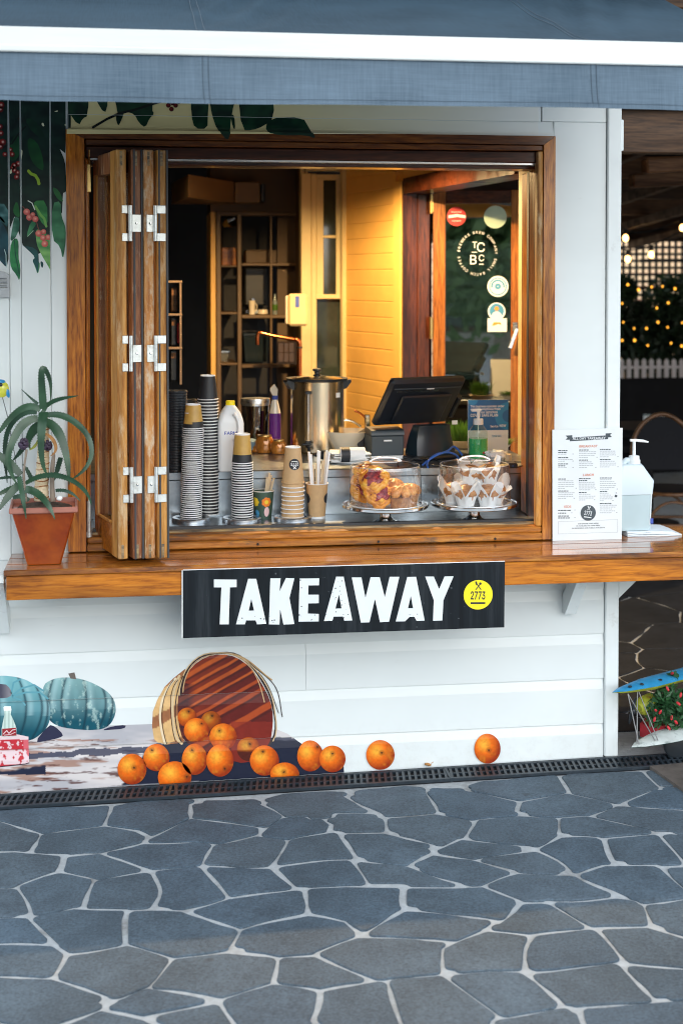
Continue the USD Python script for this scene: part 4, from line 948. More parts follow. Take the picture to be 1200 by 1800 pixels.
# --- basket
B = lambda *z: [(250 + a / 4.615, 1130 + b / 4.615) for a, b in z]
def side_col(px, py):
    s = ((py - 1130) * 4.615 + (px - 250) * 4.615 * 0.55)
    k = np.floor(s / 96 + 0.2)
    c = mixc(L(212, 172, 116), L(138, 78, 50), ((k % 3) == 1) * 0.85)
    return c * (0.8 + 0.4 * nz(px, py, .12, .12, 7))[:, None]
bk = paint(mural, "painted_basket", PXP(B((350, 210), (250, 290), (180, 360), (120, 470), (85, 560), (80, 680), (95, 780), (130, 815), (200, 830), (345, 812), (290, 600), (300, 420))), side_col, 1)
def inside_col(px, py):
    x, y = (px - 250) * 4.615, (py - 1130) * 4.615
    s = y + 0.56 * x                                   # across the slats
    c = mixc(L(140, 52, 26), L(92, 26, 22), np.clip((x - 380 + .4 * (y - 100)) / 420, 0, 1))
    for s0, w in ((340, 74), (470, 44), (560, 30), (640, 40), (735, 26), (835, 34), (925, 44), (1085, 62)):
        c = mixc(c, L(60, 24, 22), np.exp(-((s - s0 - w * .75) / 11) ** 2) * 0.75)
        c = mixc(c, L(196, 92, 36) if s0 < 800 else L(176, 76, 32), np.clip((w * 0.55 - np.abs(s - s0 - 14 * (nz(px, py, .03, .03, 3) - .5))) / 9, 0, 1) * (0.55 + 0.4 * nz(px, py, .05, .05, 14)))
    c = mixc(c, L(46, 24, 34), np.clip((430 - x) / 60, 0, 1) * (y > 330) * 0.75)
    c = mixc(c, L(128, 38, 26), ((x > 720) & (y > 640)) * 0.7)
    return c * (0.85 + 0.3 * nz(px, py, .08, .08, 5))[:, None]
paint(bk, "painted_lining", PXP(B((520, 110), (640, 92), (760, 112), (880, 200), (970, 330), (1040, 470), (1062, 600), (1050, 740), (1030, 830), (900, 1000), (500, 900), (330, 800), (290, 640), (285, 480), (310, 340), (400, 190)), 1), inside_col, 2, 0.0028)
tan, dk = (206, 180, 140), (52, 40, 38)
for pts, w, c, ly in (
    (((330, 400), (360, 260), (430, 160), (520, 110), (640, 88), (760, 108), (870, 190), (940, 310), (990, 480)), 1.8, (196, 160, 118), 3),
    (((310, 420), (340, 280), (420, 150), (500, 104), (640, 84), (740, 88), (850, 150), (960, 290), (1030, 420), (1068, 560), (1082, 660), (1060, 780), (1020, 840)), 3.4, dk, 3),
    (((300, 430), (330, 270), (410, 150), (490, 98), (620, 82), (740, 92), (860, 160), (980, 300), (1050, 430), (1075, 560), (1088, 680), (1062, 800)), 1.8, tan, 4),
    (((860, 150), (1000, 270), (1080, 360), (1115, 470), (1135, 600)), 1.6, dk, 4), (((940, 240), (1020, 350), (1070, 470), (1105, 570)), 1.4, dk, 4), (((740, 92), (880, 160), (1010, 270), (1050, 300)), 2.0, (188, 152, 104), 5),
    (((300, 270), (260, 380), (245, 540), (255, 680), (290, 790), (320, 820)), 4.6, tan, 3), (((330, 270), (290, 380), (268, 540), (278, 680), (320, 810)), 1.6, dk, 4), (((290, 300), (235, 420), (232, 560), (250, 720), (270, 800)), 1.2, dk, 4),
    (((270, 290), (190, 400), (150, 520), (148, 660), (185, 820)), 3.6, (222, 204, 172), 3), (((255, 300), (205, 380), (165, 520), (165, 670), (200, 825)), 1.1, dk, 4)):
    paint(bk, "painted_hoop", stroke(spline(B(*pts), 30), w), flat(*c), ly, 0.004)
# --- oranges
ORN = [(329, 1261, 17, 17, .72, (0.15, -0.6)), (371, 1268, 18, 18, .5, (0.1, -.55)), (345, 1284, 22, 22, 1, (.42, -.55)), (392, 1295, 24, 23.5, .95, (-.27, -.45)), (437, 1317, 20.5, 21, .62, (.1, -.4)),
       (275, 1332, 23, 23.5, .97, (-.35, -.55)), (342, 1335, 22.5, 27, .9, (-.2, -.6)), (386.5, 1337, 24, 28, 1, (.35, .5)), (464.5, 1337, 25.5, 26.5, .97, (-.1, -.6)), (232, 1352, 25.5, 27, .95, (.15, -.1)), (307, 1366, 29.5, 28, 1, (.72, -.03)),
       (500, 1361, 25.5, 21, .95, (-.05, -.2)), (545, 1329, 23, 27, .97, (.55, -.6)), (584, 1334, 23, 23.5, .97, (0, -.4)), (668, 1327, 25, 26, 1, (.1, -.15)), (856, 1316, 23, 26, .98, (.1, .1))]
for k, (cx, cy, rx, ry, bright, dot) in enumerate(ORN):
    def col(px, py):
        u, v = (px - cx) / rx, (py - cy) / ry
        d = np.sqrt((u + 0.28) ** 2 + (v + 0.30) ** 2)
        c = mixc(L(255, 186, 60), L(232, 108, 14), np.clip(d / 0.62, 0, 1))
        c = mixc(c, L(150, 48, 8), np.clip((d - 0.62) / 0.60, 0, 1))
        c = mixc(c, L(206, 128, 30), np.clip((nz(px, py, .16, .16, k) - .55) * 4, 0, 1) * 0.5)
        r = np.hypot((u - dot[0]) * rx, (v - dot[1]) * ry)
        c = mixc(c, L(40, 22, 14), np.clip(2.6 - r, 0, 1) * 0.95)
        c = mixc(c, L(120, 60, 14), np.exp(-((r - 3.5) / 1.6) ** 2) * 0.5)
        if bright < 0.7 and cy > 1300: c = mixc(c, L(96, 34, 24), np.clip(v * 4, 0, 1))
        c = c * (0.72 + 0.4 * nz(px, py, .3, .3, k + 9))[:, None]
        return c * bright
    paint(mural, "painted_orange", ell(cx, cy, rx, ry), col, 3 + k % 4 if k < 5 else 5 + k % 4, 0.0036)
def cream_fade_col(px, py):
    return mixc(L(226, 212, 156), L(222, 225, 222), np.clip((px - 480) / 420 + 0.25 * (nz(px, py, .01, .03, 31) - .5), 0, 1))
paint(mural, "painted_wash", PXP([(118, 20), (118, 236), (946, 236), (946, 20)]), cream_fade_col, -0.6, 0.02)  # cream at the left, fading to near white at the right
# --- foliage round the top left of the window
G = lambda *z: [(a / 5.14, 160 + b / 5.14) for a, b in z]
def leafcol(a, b, seed):
    def c(px, py):
        t = np.clip((nz(px, py, .05, .09, seed) - .3) * 2.2, 0, 1)
        return mixc(L(*a), L(*b), t) * (0.85 + 0.3 * nz(px, py, .4, .06, seed + 2))[:, None]
    return c
mass = PXP(G((-160, -200), (640, -200), (640, 330), (600, 330), (590, 560), (540, 520), (575, 600), (590, 660), (605, 900), (570, 920), (560, 1100), (470, 1160), (465, 1400), (330, 1480), (280, 1460), (205, 1390), (165, 1260), (130, 1130), (90, 1240), (80, 1500), (60, 1590), (0, 1530), (-160, 1400)))
fol = paint(mural, "painted_foliage", mass, leafcol((4, 26, 26), (16, 48, 40), 2), 0, 0.010)
gaps = [((485, 183), (525, 170), (520, 188)), ((375, 285), (395, 285), (402, 318), (380, 312)), ((580, 305), (592, 290), (606, 318)), ((180, 560), (195, 520), (205, 545), (190, 640), (178, 610)), ((90, 715), (115, 690), (112, 735), (88, 750)), ((0, 1120), (40, 1170), (55, 1200), (0, 1160))]
LEAVES = [
 (((250, 410), (330, 450), (380, 560), (400, 720), (350, 700), (290, 640), (250, 520)), (10, 62, 34), (18, 82, 40)), (((60, 600), (110, 420), (170, 380), (185, 560), (130, 640)), (8, 56, 34), (16, 74, 40)), (((220, 250), (300, 240), (400, 380), (400, 430), (300, 380)), (4, 40, 30), (12, 58, 36)),
 (((470, 860), (530, 890), (575, 990), (555, 1000), (500, 950)), (22, 82, 46), (34, 100, 52)), (((470, 1010), (550, 990), (552, 1120), (597, 1240), (590, 1400), (567, 1528), (545, 1400), (470, 1340)), (36, 96, 66), (66, 132, 92)),
 (((150, 985), (175, 1060), (180, 1150), (125, 1110), (118, 1060)), (22, 92, 44), (34, 110, 52)), (((100, 1360), (150, 1320), (170, 1370), (165, 1500), (186, 1590), (178, 1722), (150, 1660), (100, 1600), (86, 1500)), (20, 92, 60), (44, 128, 74)), (((130, 1120), (185, 1160), (160, 1300), (90, 1370), (110, 1240)), (26, 84, 66), (96, 150, 128)),
 (((300, 990), (425, 985), (430, 1240), (360, 1170), (320, 1060)), (30, 104, 56), (66, 146, 76)), (((240, 1300), (280, 1170), (330, 1190), (310, 1230), (250, 1305)), (30, 100, 66), (74, 150, 100)),
 (((320, 1260), (350, 1240), (440, 1300), (462, 1400), (463, 1632), (430, 1570), (370, 1470), (330, 1380)), (62, 130, 74), (128, 180, 104)), (((205, 1390), (330, 1420), (355, 1500), (342, 1662), (325, 1590), (290, 1530), (320, 1500), (260, 1440)), (10, 56, 62), (26, 84, 84)), (((290, 1520), (340, 1530), (365, 1560), (342, 1662), (318, 1590)), (60, 134, 88), (100, 164, 108)), (((365, 1530), (395, 1550), (385, 1602), (370, 1580)), (10, 60, 66), (22, 78, 80)),
 (((-60, 1160), (0, 1150), (60, 1260), (80, 1320), (70, 1500), (40, 1440), (60, 1596), (0, 1530), (-60, 1440)), (8, 50, 62), (22, 78, 90)), (((-60, 1010), (70, 1020), (78, 1240), (20, 1180), (-60, 1100)), (22, 74, 76), (90, 138, 140))]
for k, (pts, a, b) in enumerate(LEAVES):
    paint(fol, "painted_leaf", PXP(G(*pts), 1), leafcol(a, b, 40 + k), 1 + k % 2, 0.008)
for pts in gaps: paint(fol, "painted_gap", PXP(G(*pts), 1), flat(222, 222, 190), 2)
for pts, w, c in ((((258, 720), (280, 745), (320, 760), (345, 800), (352, 835)), 5, (140, 176, 50)), (((255, 990), (290, 1010), (315, 1070)), 1.6, (214, 222, 214)), (((320, 1040), (370, 1120), (400, 1150), (418, 1220)), 4, (110, 168, 84)), (((205, 1040), (260, 1100), (330, 1180), (350, 1250), (400, 1340)), 1.2, (120, 70, 62)), (((0, 520), (110, 470), (170, 380), (230, 320)), 2.5, (6, 20, 20)), (((300, 1260), (250, 1310)), 1.2, (150, 196, 160)), (((40, 1430), (55, 1480), (58, 1590)), 1.2, (170, 200, 200)), (((130, 1330), (140, 1480), (175, 1650)), 1.2, (18, 70, 60))):
    paint(fol, "painted_twig", stroke(G(*pts), w), flat(*c), 4)
BER = [(242, 1090, 30, 1), (297, 1115, 22, 1), (265, 1140, 28, 1), (320, 1155, 28, 1), (350, 1285, 30, 1), (394, 1270, 24, 1), (390, 1325, 27, 1), (435, 1320, 25, 1), (405, 1378, 30, 1), (10, 125, 32, 0), (5, 165, 26, 0), (0, 320, 26, 0), (8, 380, 26, 0), (25, 460, 32, 0), (5, 500, 26, 0), (45, 570, 22, 0), (95, 530, 22, 0), (110, 570, 24, 0), (130, 670, 26, 0), (165, 655, 26, 0), (130, 715, 24, 0), (160, 735, 22, 0), (150, 775, 24, 0), (115, 690, 20, 0)]
for k, (zx, zy, r, lit) in enumerate(BER):
    (cx, cy), r = G((zx, zy))[0], r / 5.14
    def col(px, py):
        u, v = (px - cx) / r, (py - cy) / r
        d = np.hypot(u + .2, v + .25)
        c = mixc(L(226, 140, 124), L(188, 82, 78), np.clip(d, 0, 1)) if lit else mixc(L(170, 30, 24), L(84, 10, 12), np.clip(d, 0, 1))
        return mixc(c, L(240, 214, 200), np.clip(1.6 - 4 * np.hypot(u - .05, v + .1), 0, 1) * (0.3 if lit else 0.8))
    paint(fol, "painted_berry", ell(cx, cy, r, r, 14), col, 5, 0.003)
H = lambda *z: [(140 + a / 2.727, 170 + b / 2.727) for a, b in z]
for k, pts in enumerate((((-60, -80), (45, -80), (40, 90), (15, 100), (-5, 140), (-60, 60)), ((50, -60), (135, -60), (132, 75), (100, 60)), ((145, -60), (360, -60), (345, 60), (358, 80), (335, 100), (315, 148), (285, 125), (262, 80), (215, 70), (200, 110), (185, 142), (172, 100), (185, 70)), ((530, -60), (620, -60), (615, 90), (612, 152), (552, 152), (535, 90)), ((612, -40), (760, -40), (725, 90), (718, 208), (690, 200), (640, 120)), ((722, 80), (742, 90), (746, 155), (735, 150)), ((755, -40), (920, -40), (935, 95), (880, 140), (830, 158), (778, 160)), ((900, 100), (1070, 95), (1100, 150), (1132, 205), (1080, 185), (960, 188), (890, 170)))):
    paint(fol, "painted_leaf", PXP(H(*pts), 1), leafcol((6, 34, 26), (22, 62, 40), 70 + k), 1 + k % 3, 0.008)
paint(fol, "painted_twig", stroke(H((65, 145), (130, 105), (190, 78), (260, 62), (360, 30), (430, 10)), 4), flat(12, 20, 18), 4)
for zx, zy in ((425, 40), (445, 28), (460, 40), (440, 58), (475, 22), (428, 22)):
    cx, cy = H((zx, zy))[0]
    paint(fol, "painted_berry", ell(cx, cy, 4.2, 4.2, 12), lambda px, py: mixc(L(120, 26, 26), L(70, 12, 16), np.clip(np.hypot(px - cx + 1, py - cy + 1) / 4.2, 0, 1)), 5, 0.003)

# ================================================================== KIOSK INSIDE
mat("inside_yellow", (0.82, 0.48, 0.13), rough=0.5, var=0.05, bump=0.0006, bscale=30)
mat("inside_cream", (0.60, 0.48, 0.25), rough=0.55, var=0.08)
mat("inside_tan", (0.10, 0.06, 0.03), rough=0.6, var=0.1)
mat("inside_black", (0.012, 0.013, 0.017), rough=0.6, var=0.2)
mat("inside_floor", (0.06, 0.055, 0.05), rough=0.6, var=0.2)
mat("shelf_paint", (0.13, 0.08, 0.04), rough=0.5, var=0.1)
CEIL = 2.72
part(kiosk, "floor_slab", bx(-1.9, 0.95, 0.06, 6.0, -0.02, 0.05), "inside_floor")
part(kiosk, "ceiling", bx(-1.9, 1.06, 0.065, 6.0, CEIL, CEIL + 0.04), "inside_cream")
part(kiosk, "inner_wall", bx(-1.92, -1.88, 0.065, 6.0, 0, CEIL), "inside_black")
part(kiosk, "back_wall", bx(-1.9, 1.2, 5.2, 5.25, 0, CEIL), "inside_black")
part(kiosk, "header_lining", bx(-1.87, XCORN - 0.01, 0.162, 0.19, ZH - 0.014, CEIL - 0.002), "inside_cream")
part(kiosk, "dado_lining", bx(-1.87, XCORN - 0.02, 0.062, 0.09, 0.05, ZC - 0.03), "inside_cream")
part(kiosk, "inner_pier", bx(JX + 0.052, XCORN - 0.02, 0.055, 0.14, ZC - 0.02, CEIL - 0.001), "inside_cream")
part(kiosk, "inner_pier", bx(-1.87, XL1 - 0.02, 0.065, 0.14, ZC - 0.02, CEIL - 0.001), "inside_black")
# right-hand side wall with the door opening: from S0 (front) to S1, then the yellow boards to S2
YD = 2.25                                              # depth of the door's hinge jamb
S0 = np.array([XCORN - 0.10, 0.10]); S1 = at(709, 500, YD)[:2].copy(); S2 = at(606, 500, 2.97)[:2].copy()
def upright_wall(a, b, z0, z1, th, m, name, b_=0.0, off=0.0):
    """A wall from a to b (x, y), th thick towards the right of the walk."""
    a, b = np.asarray(a, float), np.asarray(b, float)
    d = (b - a) / np.linalg.norm(b - a); n = np.array([d[1], -d[0]])
    c = [(*(p + n * o), z) for z in (z0, z1) for o in (off, off + th) for p in (a, b)]
    return hull(c)
e = (S2 - S1) / np.linalg.norm(S2 - S1); LY = np.linalg.norm(S2 - S1)
nrm = np.array([e[1], -e[0]])                          # away from the room (to the right)
part(kiosk, "side_wall", upright_wall(S0, S0 + (S1 - S0) * 0.30, 0, CEIL, 0.08, None, None), "inside_cream")
part(kiosk, "inner_wall", upright_wall(S1 + e * 0.001, S2, 0, CEIL, 0.05, None, None, off=0.012), "inside_yellow")
zb0 = at(660, 700, 2.6)[2]; pb = 0.0
y1, y2 = at(706, 560, YD)[2], at(706, 589, YD)[2]
pb = y1 - y2
for k in range(-11, 16):
    z = y1 + k * pb
    if z + pb < 0.1 or z > CEIL: continue
    a, b = S1 + e * 0.085, S2 - e * 0.002
    prof = [(0.012, z + 0.0005), (-0.0035, z + 0.0005), (-0.0055, z + 0.004), (-0.0055, z + pb - 0.006), (-0.0035, min(CEIL, z + pb - 0.0005)), (0.012, min(CEIL, z + pb - 0.0005))]
    part(kiosk, "yellow_board", hull([(*(p + nrm * o), zz) for p in (a, b) for o, zz in prof]), "inside_yellow")
part(kiosk, "architrave", hull([(*(S1 + e * t + nrm * o), z) for t in (0.002, 0.082) for o in (-0.022, 0.012) for z in (0, at(709, 318, YD)[2])]), "inside_yellow")
part(kiosk, "cover_strip", hull([(*(S2 - e * t + nrm * o), z) for t in (0.0, 0.03) for o in (-0.03, 0.012) for z in (0, CEIL)]), "inside_cream")
# facing wall with the sash window
YW = 3.0
xa, xb = at(528, 500, YW)[0], S2[0] + 0.02
wl, wr = at(541, 500, YW)[0], at(608, 500, YW)[0]
part(kiosk, "inner_wall", bx(xa, wl, YW, YW + 0.06, 0, CEIL), "inside_cream")
part(kiosk, "inner_wall", bx(wl, wr + 0.05, YW, YW + 0.06, at(570, 300, YW)[2], CEIL), "inside_cream")
part(kiosk, "inner_wall", bx(wl, wr + 0.05, YW, YW + 0.06, 0, at(570, 730, YW)[2]), "inside_cream")
sash = thing("sash_window", "narrow cream painted sash window beside the yellow boarded inner wall", "window", (wl, YW, 1.5))
for a, b, nm in ((528, 546, "casing"), (546, 556, "stile"), (602, 610, "casing")):
    part(sash, nm, bx(at(a, 500, YW)[0] + .001, at(b, 500, YW)[0], YW - (0.03 if nm == "casing" else 0.015), YW - 0.002, at(570, 728, YW)[2], at(570, 305, YW)[2], 0.004), "inside_cream")
zt, zm, zb = (at(570, y, YW)[2] for y in (312, 523, 728))
for a, b in ((556, 568), (590, 600)): part(sash, "stile", bx(at(a, 500, YW)[0], at(b, 500, YW)[0], YW - 0.012, YW + 0.02, zm, zt, 0.003), "inside_cream")
part(sash, "glazing_bar", bx(at(568, 500, YW)[0], at(590, 500, YW)[0], YW - 0.010, YW + 0.02, at(570, 418, YW)[2], at(570, 413, YW)[2], 0.002), "inside_cream")
part(sash, "meeting_rail", bx(at(554, 500, YW)[0], at(602, 500, YW)[0], YW - 0.02, YW + 0.02, at(570, 525, YW)[2], at(570, 517, YW)[2], 0.003), "inside_cream")
part(sash, "top_rail", bx(at(556, 500, YW)[0], at(600, 500, YW)[0], YW - 0.012, YW + 0.02, at(570, 316, YW)[2], at(570, 306, YW)[2], 0.003), "inside_cream")
mat("sash_dark", (0.03, 0.04, 0.035), rough=0.05, var=0.5, scale=4, spec=0.6)
part(sash, "pane", bx(at(568, 500, YW)[0], at(590, 500, YW)[0], YW + 0.002, YW + 0.006, zm, at(570, 316, YW)[2]), "sash_dark")
part(sash, "pane", bx(at(556, 500, YW)[0], at(602, 500, YW)[0], YW + 0.024, YW + 0.028, zb, zm), "sash_dark")
# shelf alcove further back
YB = 3.45
part(kiosk, "inner_wall", bx(at(370, 500, YB)[0], at(380, 500, YB)[0], YB, YB + 0.5, 0, at(500, 372, YB)[2], 0.004), "inside_yellow")
part(kiosk, "inner_wall", bx(at(370, 300, YB)[0], xa + 0.03, YB, YB + 0.5, at(450, 373, YB)[2], CEIL), "inside_tan")
part(kiosk, "inner_wall", bx(at(380, 500, YB)[0], xa + 0.08, YB + 0.44, YB + 0.48, 0, at(450, 374, YB)[2]), "inside_black")
part(kiosk, "inner_wall", bx(at(489, 500, YB)[0], xa + 0.05, YB + 0.06, YB + 0.12, 0, at(450, 374, YB)[2]), "inside_tan")
part(kiosk, "inner_wall", bx(at(520, 500, YB)[0], xa + 0.03, YB - 0.45, YB + 0.05, 0, CEIL), "inside_tan")
shelf = thing("shelf_rack", "brown timber shelving rack in the alcove behind the counter", "shelves", (at(420, 500, YB)[0], YB, 0))
SX = lambda px: at(px, 500, YB)[0]
SZ = lambda py: at(450, py, YB)[2]
for a, b in ((380, 388), (417, 424), (474, 478), (521, 526)):
    part(shelf, "post", bx(SX(a), SX(b), YB - 0.02, YB + 0.02, 0, SZ(375), 0.003), "shelf_paint")
for y0, y1, a, b in ((462, 467, 424, 521), (553, 559, 424, 521), (640, 646, 424, 521), (372, 379, 380, 526), (548, 552, 380, 417), (466, 469, 380, 417), (637, 641, 380, 417)):
    part(shelf, "shelf_board", bx(SX(a) + .001, SX(b) - .001, YB - 0.018, YB + 0.05 if b > 480 else YB + 0.40, SZ(y1), SZ(y0), 0.003), "shelf_paint")
# air duct box under the ceiling
duct = thing("air_conditioner", "long boxy brown air unit mounted high on the back wall", "air conditioner", (SX(400), YB - 0.2, SZ(345)))
p0, p1 = at(331, 345, 3.05), at(412, 345, 3.45)
zt, zb_ = at(412, 320, 3.3)[2], at(412, 357, 3.3)[2]
mat("duct_paint", (0.13, 0.08, 0.04), rough=0.55, var=0.06)
part(duct, "body", hull([(x, y, z) for x, y in ((at(331, 345, 2.7)[0], 2.7), (at(411, 345, 3.25)[0], 3.25), (at(411, 345, 3.44)[0], 3.44), (at(331, 345, 3.44)[0] - .1, 3.44)) for z in (zb_, zt)]), "duct_paint")
part(duct, "end_box", bx(at(412, 345, 3.25)[0], at(457, 345, 3.25)[0], 3.25, 3.44, at(430, 356, 3.25)[2], at(430, 319, 3.25)[2], 0.006), "duct_paint")
part(duct, "grille", bx(at(459, 345, 3.25)[0], at(466, 345, 3.25)[0], 3.26, 3.43, at(430, 354, 3.25)[2], at(430, 322, 3.25)[2], 0.003), "black_plastic")

# ---- the half-glazed door, open outwards in the side wall
door = thing("glazed_door", "open timber door with a tall glass pane covered in round stickers", "door", (*at(757, 500, YD)[:2], 0))
dz1 = at(740, 318, YD)[2]
part(kiosk, "door_frame", hull([(*(S1 + (S0 - S1) / np.linalg.norm(S0 - S1) * t + nrm * o), z) for t in (0.001, 0.02) for o in (-0.01, 0.16) for z in (0, dz1)]), "mahogany_and_shade_upright")
dd = (S0 - S1) / np.linalg.norm(S0 - S1)
part(kiosk, "door_head", hull([(*(S1 + dd * t + nrm * o), z) for t in (0.022, 1.50) for o in (-0.012, 0.14) for z in (dz1 - 0.07, dz1 + 0.012)]), "mahogany_and_shade_along")
part(kiosk, "over_door", hull([(*(S1 + dd * t + nrm * o), z) for t in (0.0, 1.52) for o in (0.0, 0.06) for z in (dz1 + 0.013, CEIL)]), "inside_yellow")
part(kiosk, "door_jamb", bx(at(733, 500, YD)[0], at(755, 500, YD)[0], YD - 0.005, YD + 0.06, 0, dz1 - 0.07, 0.003), "mahogany_and_shade_upright")
Hg = at(757, 500, YD - 0.03)
De = at(917, 500, YD - 0.16)
du = (De - Hg)[:2]; DW = np.linalg.norm(du); du /= DW; dang = math.atan2(du[1], du[0])
DZ1 = at(800, 334, YD - 0.08)[2]; DZ0 = 0.12
def dbox(a, b, t0, t1, z0, z1, bv=0.003):
    return moved(bx(a, b, t0, t1, z0, z1, bv), (Hg[0], Hg[1], 0), rz=dang)
sx = lambda px: (px - 757) / (917 - 757) * DW
part(door, "stile", dbox(sx(761), sx(783), -0.02, 0.02, DZ0, DZ1), "door_wood")
part(door, "stile", dbox(sx(898), sx(916), -0.02, 0.02, DZ0, DZ1), "door_wood")
gz1 = at(830, 357, YD - 0.1)[2]; gz0 = at(830, 792, YD - 0.1)[2]
part(door, "rail", dbox(sx(783.5), sx(897.5), -0.019, 0.019, gz1, DZ1 - .001), "mahogany_and_shade_along")
part(door, "rail", dbox(sx(783.5), sx(897.5), -0.019, 0.019, DZ0, gz0), "door_wood")
pane("door_glass", (0.20, 0.30, 0.31), extra=0.34)
part(door, "pane", dbox(sx(783), sx(898), -0.003, 0.003, gz0, gz1, 0), "door_glass")
for y0, y1 in ((341, 376), (556, 596)):
    za, zb2 = at(755, y0, YD - .03)[2], at(755, y1, YD - .03)[2]
    part(door, "hinge", moved(lathe([(0.004, zb2), (0.009, zb2 + .003), (0.009, za - .003), (0.004, za)], 12), (Hg[0] - 0.004, Hg[1] - 0.02, 0)), "brass")
    part(door, "hinge", dbox(0.0, sx(762), -0.024, -0.0205, zb2 + .01, za - .01, 0), "brass")
hp = lambda px, py: at(px, py, YD - 0.165)
part(door, "handle_plate", dbox(sx(901), sx(909), -0.026, -0.0205, hp(905, 582)[2], hp(905, 566)[2], 0.002), "steel")
q0, q1 = hp(906, 576), hp(893, 612)
part(door, "handle", bar(q0 + [0, -0.03, 0], q1 + [0, -0.03, 0], 0.02, 0.010, 0.003, up=(0, 1, 0)), "steel")
# stickers on the pane
def dpt(px, py): return np.array([sx(px), atp(px, py, (Hg[0], Hg[1], 0), (-du[1], du[0], 0))[2]])
def on_door(g, t=0.0006, lift=0.0045):                # shapely polygon in (along, z), laid on the street face of the pane
    m = prism(g, t); v = np.asarray(m.vertices)
    w = np.stack([v[:, 0], -lift - v[:, 2], v[:, 1]], 1)
    return moved(trimesh.Trimesh(w, m.faces, process=False), (Hg[0], Hg[1], 0), rz=dang)
def circ(px, py, r): c = dpt(px, py); k = DW / 160.0; return Point(*c).buffer(r * k, quad_segs=12)
mat("sticker_red", (0.42, 0.02, 0.025), rough=0.4, var=0.05)
mat("sticker_white", (0.72, 0.76, 0.78), rough=0.4, var=0.03)
mat("sticker_blue", (0.06, 0.26, 0.46), rough=0.4, var=0.05)
mat("sticker_pale", (0.42, 0.56, 0.44), rough=0.4, var=0.08)
mat("sticker_orange", (0.75, 0.30, 0.05), rough=0.4, var=0.05)
def dtext(s, px, py, hpx, turn=0.0, wpx=None, bold=False):        # flat lettering centred on a pixel of the pane
    k = DW / 160.0
    t = meshkit.text_mesh(s, hpx * k, 0.0004, bold=bold); v = np.array(t.vertices)
    v[:, 0] -= v[:, 0].mean() if wpx is None else (v[:, 0].min() + v[:, 0].max()) / 2
    v[:, 1] -= hpx * k / 2
    if wpx: v[:, 0] *= wpx * k / np.ptp(v[:, 0])
    c, s_ = math.cos(turn), math.sin(turn)
    x = c * v[:, 0] - s_ * v[:, 1]; z = s_ * v[:, 0] + c * v[:, 1]
    o = dpt(px, py)
    w = np.stack([o[0] + x, -0.0052 - v[:, 2], o[1] + z], 1)
    return moved(trimesh.Trimesh(w, t.faces, process=False), (Hg[0], Hg[1], 0), rz=dang)
part(door, "sticker", on_door(circ(802, 380, 17)), "sticker_red", label="round red sticker")
part(door, "sticker_print", cat(on_door(Polygon([tuple(dpt(*p)) for p in ((788, 378), (803, 376), (818, 378), (818, 383), (803, 381), (788, 383))]), lift=0.0053), dtext("Restaurant", 802, 372, 2.6, wpx=18), dtext("WINNER", 802, 388, 2.0, wpx=16)), "sticker_white")
part(door, "sticker", on_door(circ(870, 381, 20)), "sticker_pale", label="round pale green sticker")
part(door, "sticker", on_door(circ(875, 503, 18.5)), "sticker_white", label="round blue and white sticker")
part(door, "sticker_print", cat(on_door(circ(875, 503, 15.5).difference(circ(875, 503, 13.5)), lift=0.0053), on_door(circ(875, 503, 12.2).difference(circ(875, 503, 9)).intersection(sbox(-9, dpt(875, 505)[1], 9, 9)), lift=0.0053), on_door(circ(875, 503, 5.5).difference(circ(875, 503, 1)), lift=0.0053)), "sticker_blue")
part(door, "sticker", on_door(unary_union([circ(873, 547, 15.5), Polygon([tuple(dpt(*p)) for p in ((857, 559), (891, 559), (891, 583), (857, 583))])])), "sticker_white", label="white sticker with an orange and blue figure")
part(door, "sticker_print", on_door(circ(873, 546, 12.5).difference(circ(873, 556, 9)), lift=0.0053), "sticker_blue")
part(door, "sticker_print", cat(on_door(circ(873, 542, 3.8), lift=0.0057), on_door(Polygon([tuple(dpt(*p)) for p in ((865, 572), (868, 566), (880, 566), (881, 571), (876, 569), (869, 572))]), lift=0.0053)), "sticker_orange")
for m_ in (dtext("T", 834, 430, 11), dtext("C", 845, 434, 16), dtext("B", 834, 456, 16), dtext("C", 846, 453, 11), on_door(sbox(*(dpt(829, 443) - [0, 0.002]), *(dpt(838, 443) + [0, 0.002]))), on_door(sbox(*(dpt(842, 464) - [0, 0.002]), *(dpt(850, 464) + [0, 0.002])))): part(door, "letter", m_, "sticker_white")
ring = []
for word, a0 in (("BREW COMPANY SMALL BATCH COFFEE BREWERS ", 100.0),):
    for i, ch in enumerate(word):
        if ch == " ": continue
        a = math.radians(a0 - i * 360.0 / len(word))
        ring.append(dtext(ch, 839 + 33 * math.cos(a), 445 - 37 * math.sin(a), 4.4, turn=a - math.pi / 2))
for m_ in ring: part(door, "letter", m_, "sticker_white")
# ================================================================== BENCH AND WHAT STANDS ON IT
LAMP = 34.0
YU = 0.33
ZBN = ZC + 0.060
ZR = at(600, 823, YU)[2]
bench = thing("steel_bench", "stainless steel bench with raised back ledge inside the serving window", "bench", (0, 0.2, 0.9))
BX0, BX1 = -1.8, 0.98
part(bench, "worktop", bx(BX0, BX1, 0.0955, YU + 0.01, ZBN - 0.03, ZBN, 0.003), "bench_steel")
part(bench, "upstand", bx(BX0, BX1, YU, YU + 0.02, ZBN + 0.001, ZR - 0.037), "bench_steel")
part(bench, "lip", bx(BX0, BX1, YU - 0.008, YU + 0.04, ZR - 0.036, ZR - 0.001, 0.004), "bench_steel")
part(bench, "ledge", bx(BX0, 0.86, YU + 0.041, 0.97, ZR - 0.03, ZR - 0.002, 0.003), "bench_steel")
part(bench, "cabinet", bx(BX0, 0.85, YU + 0.03, 0.96, 0.051, ZR - 0.031), "inside_black")
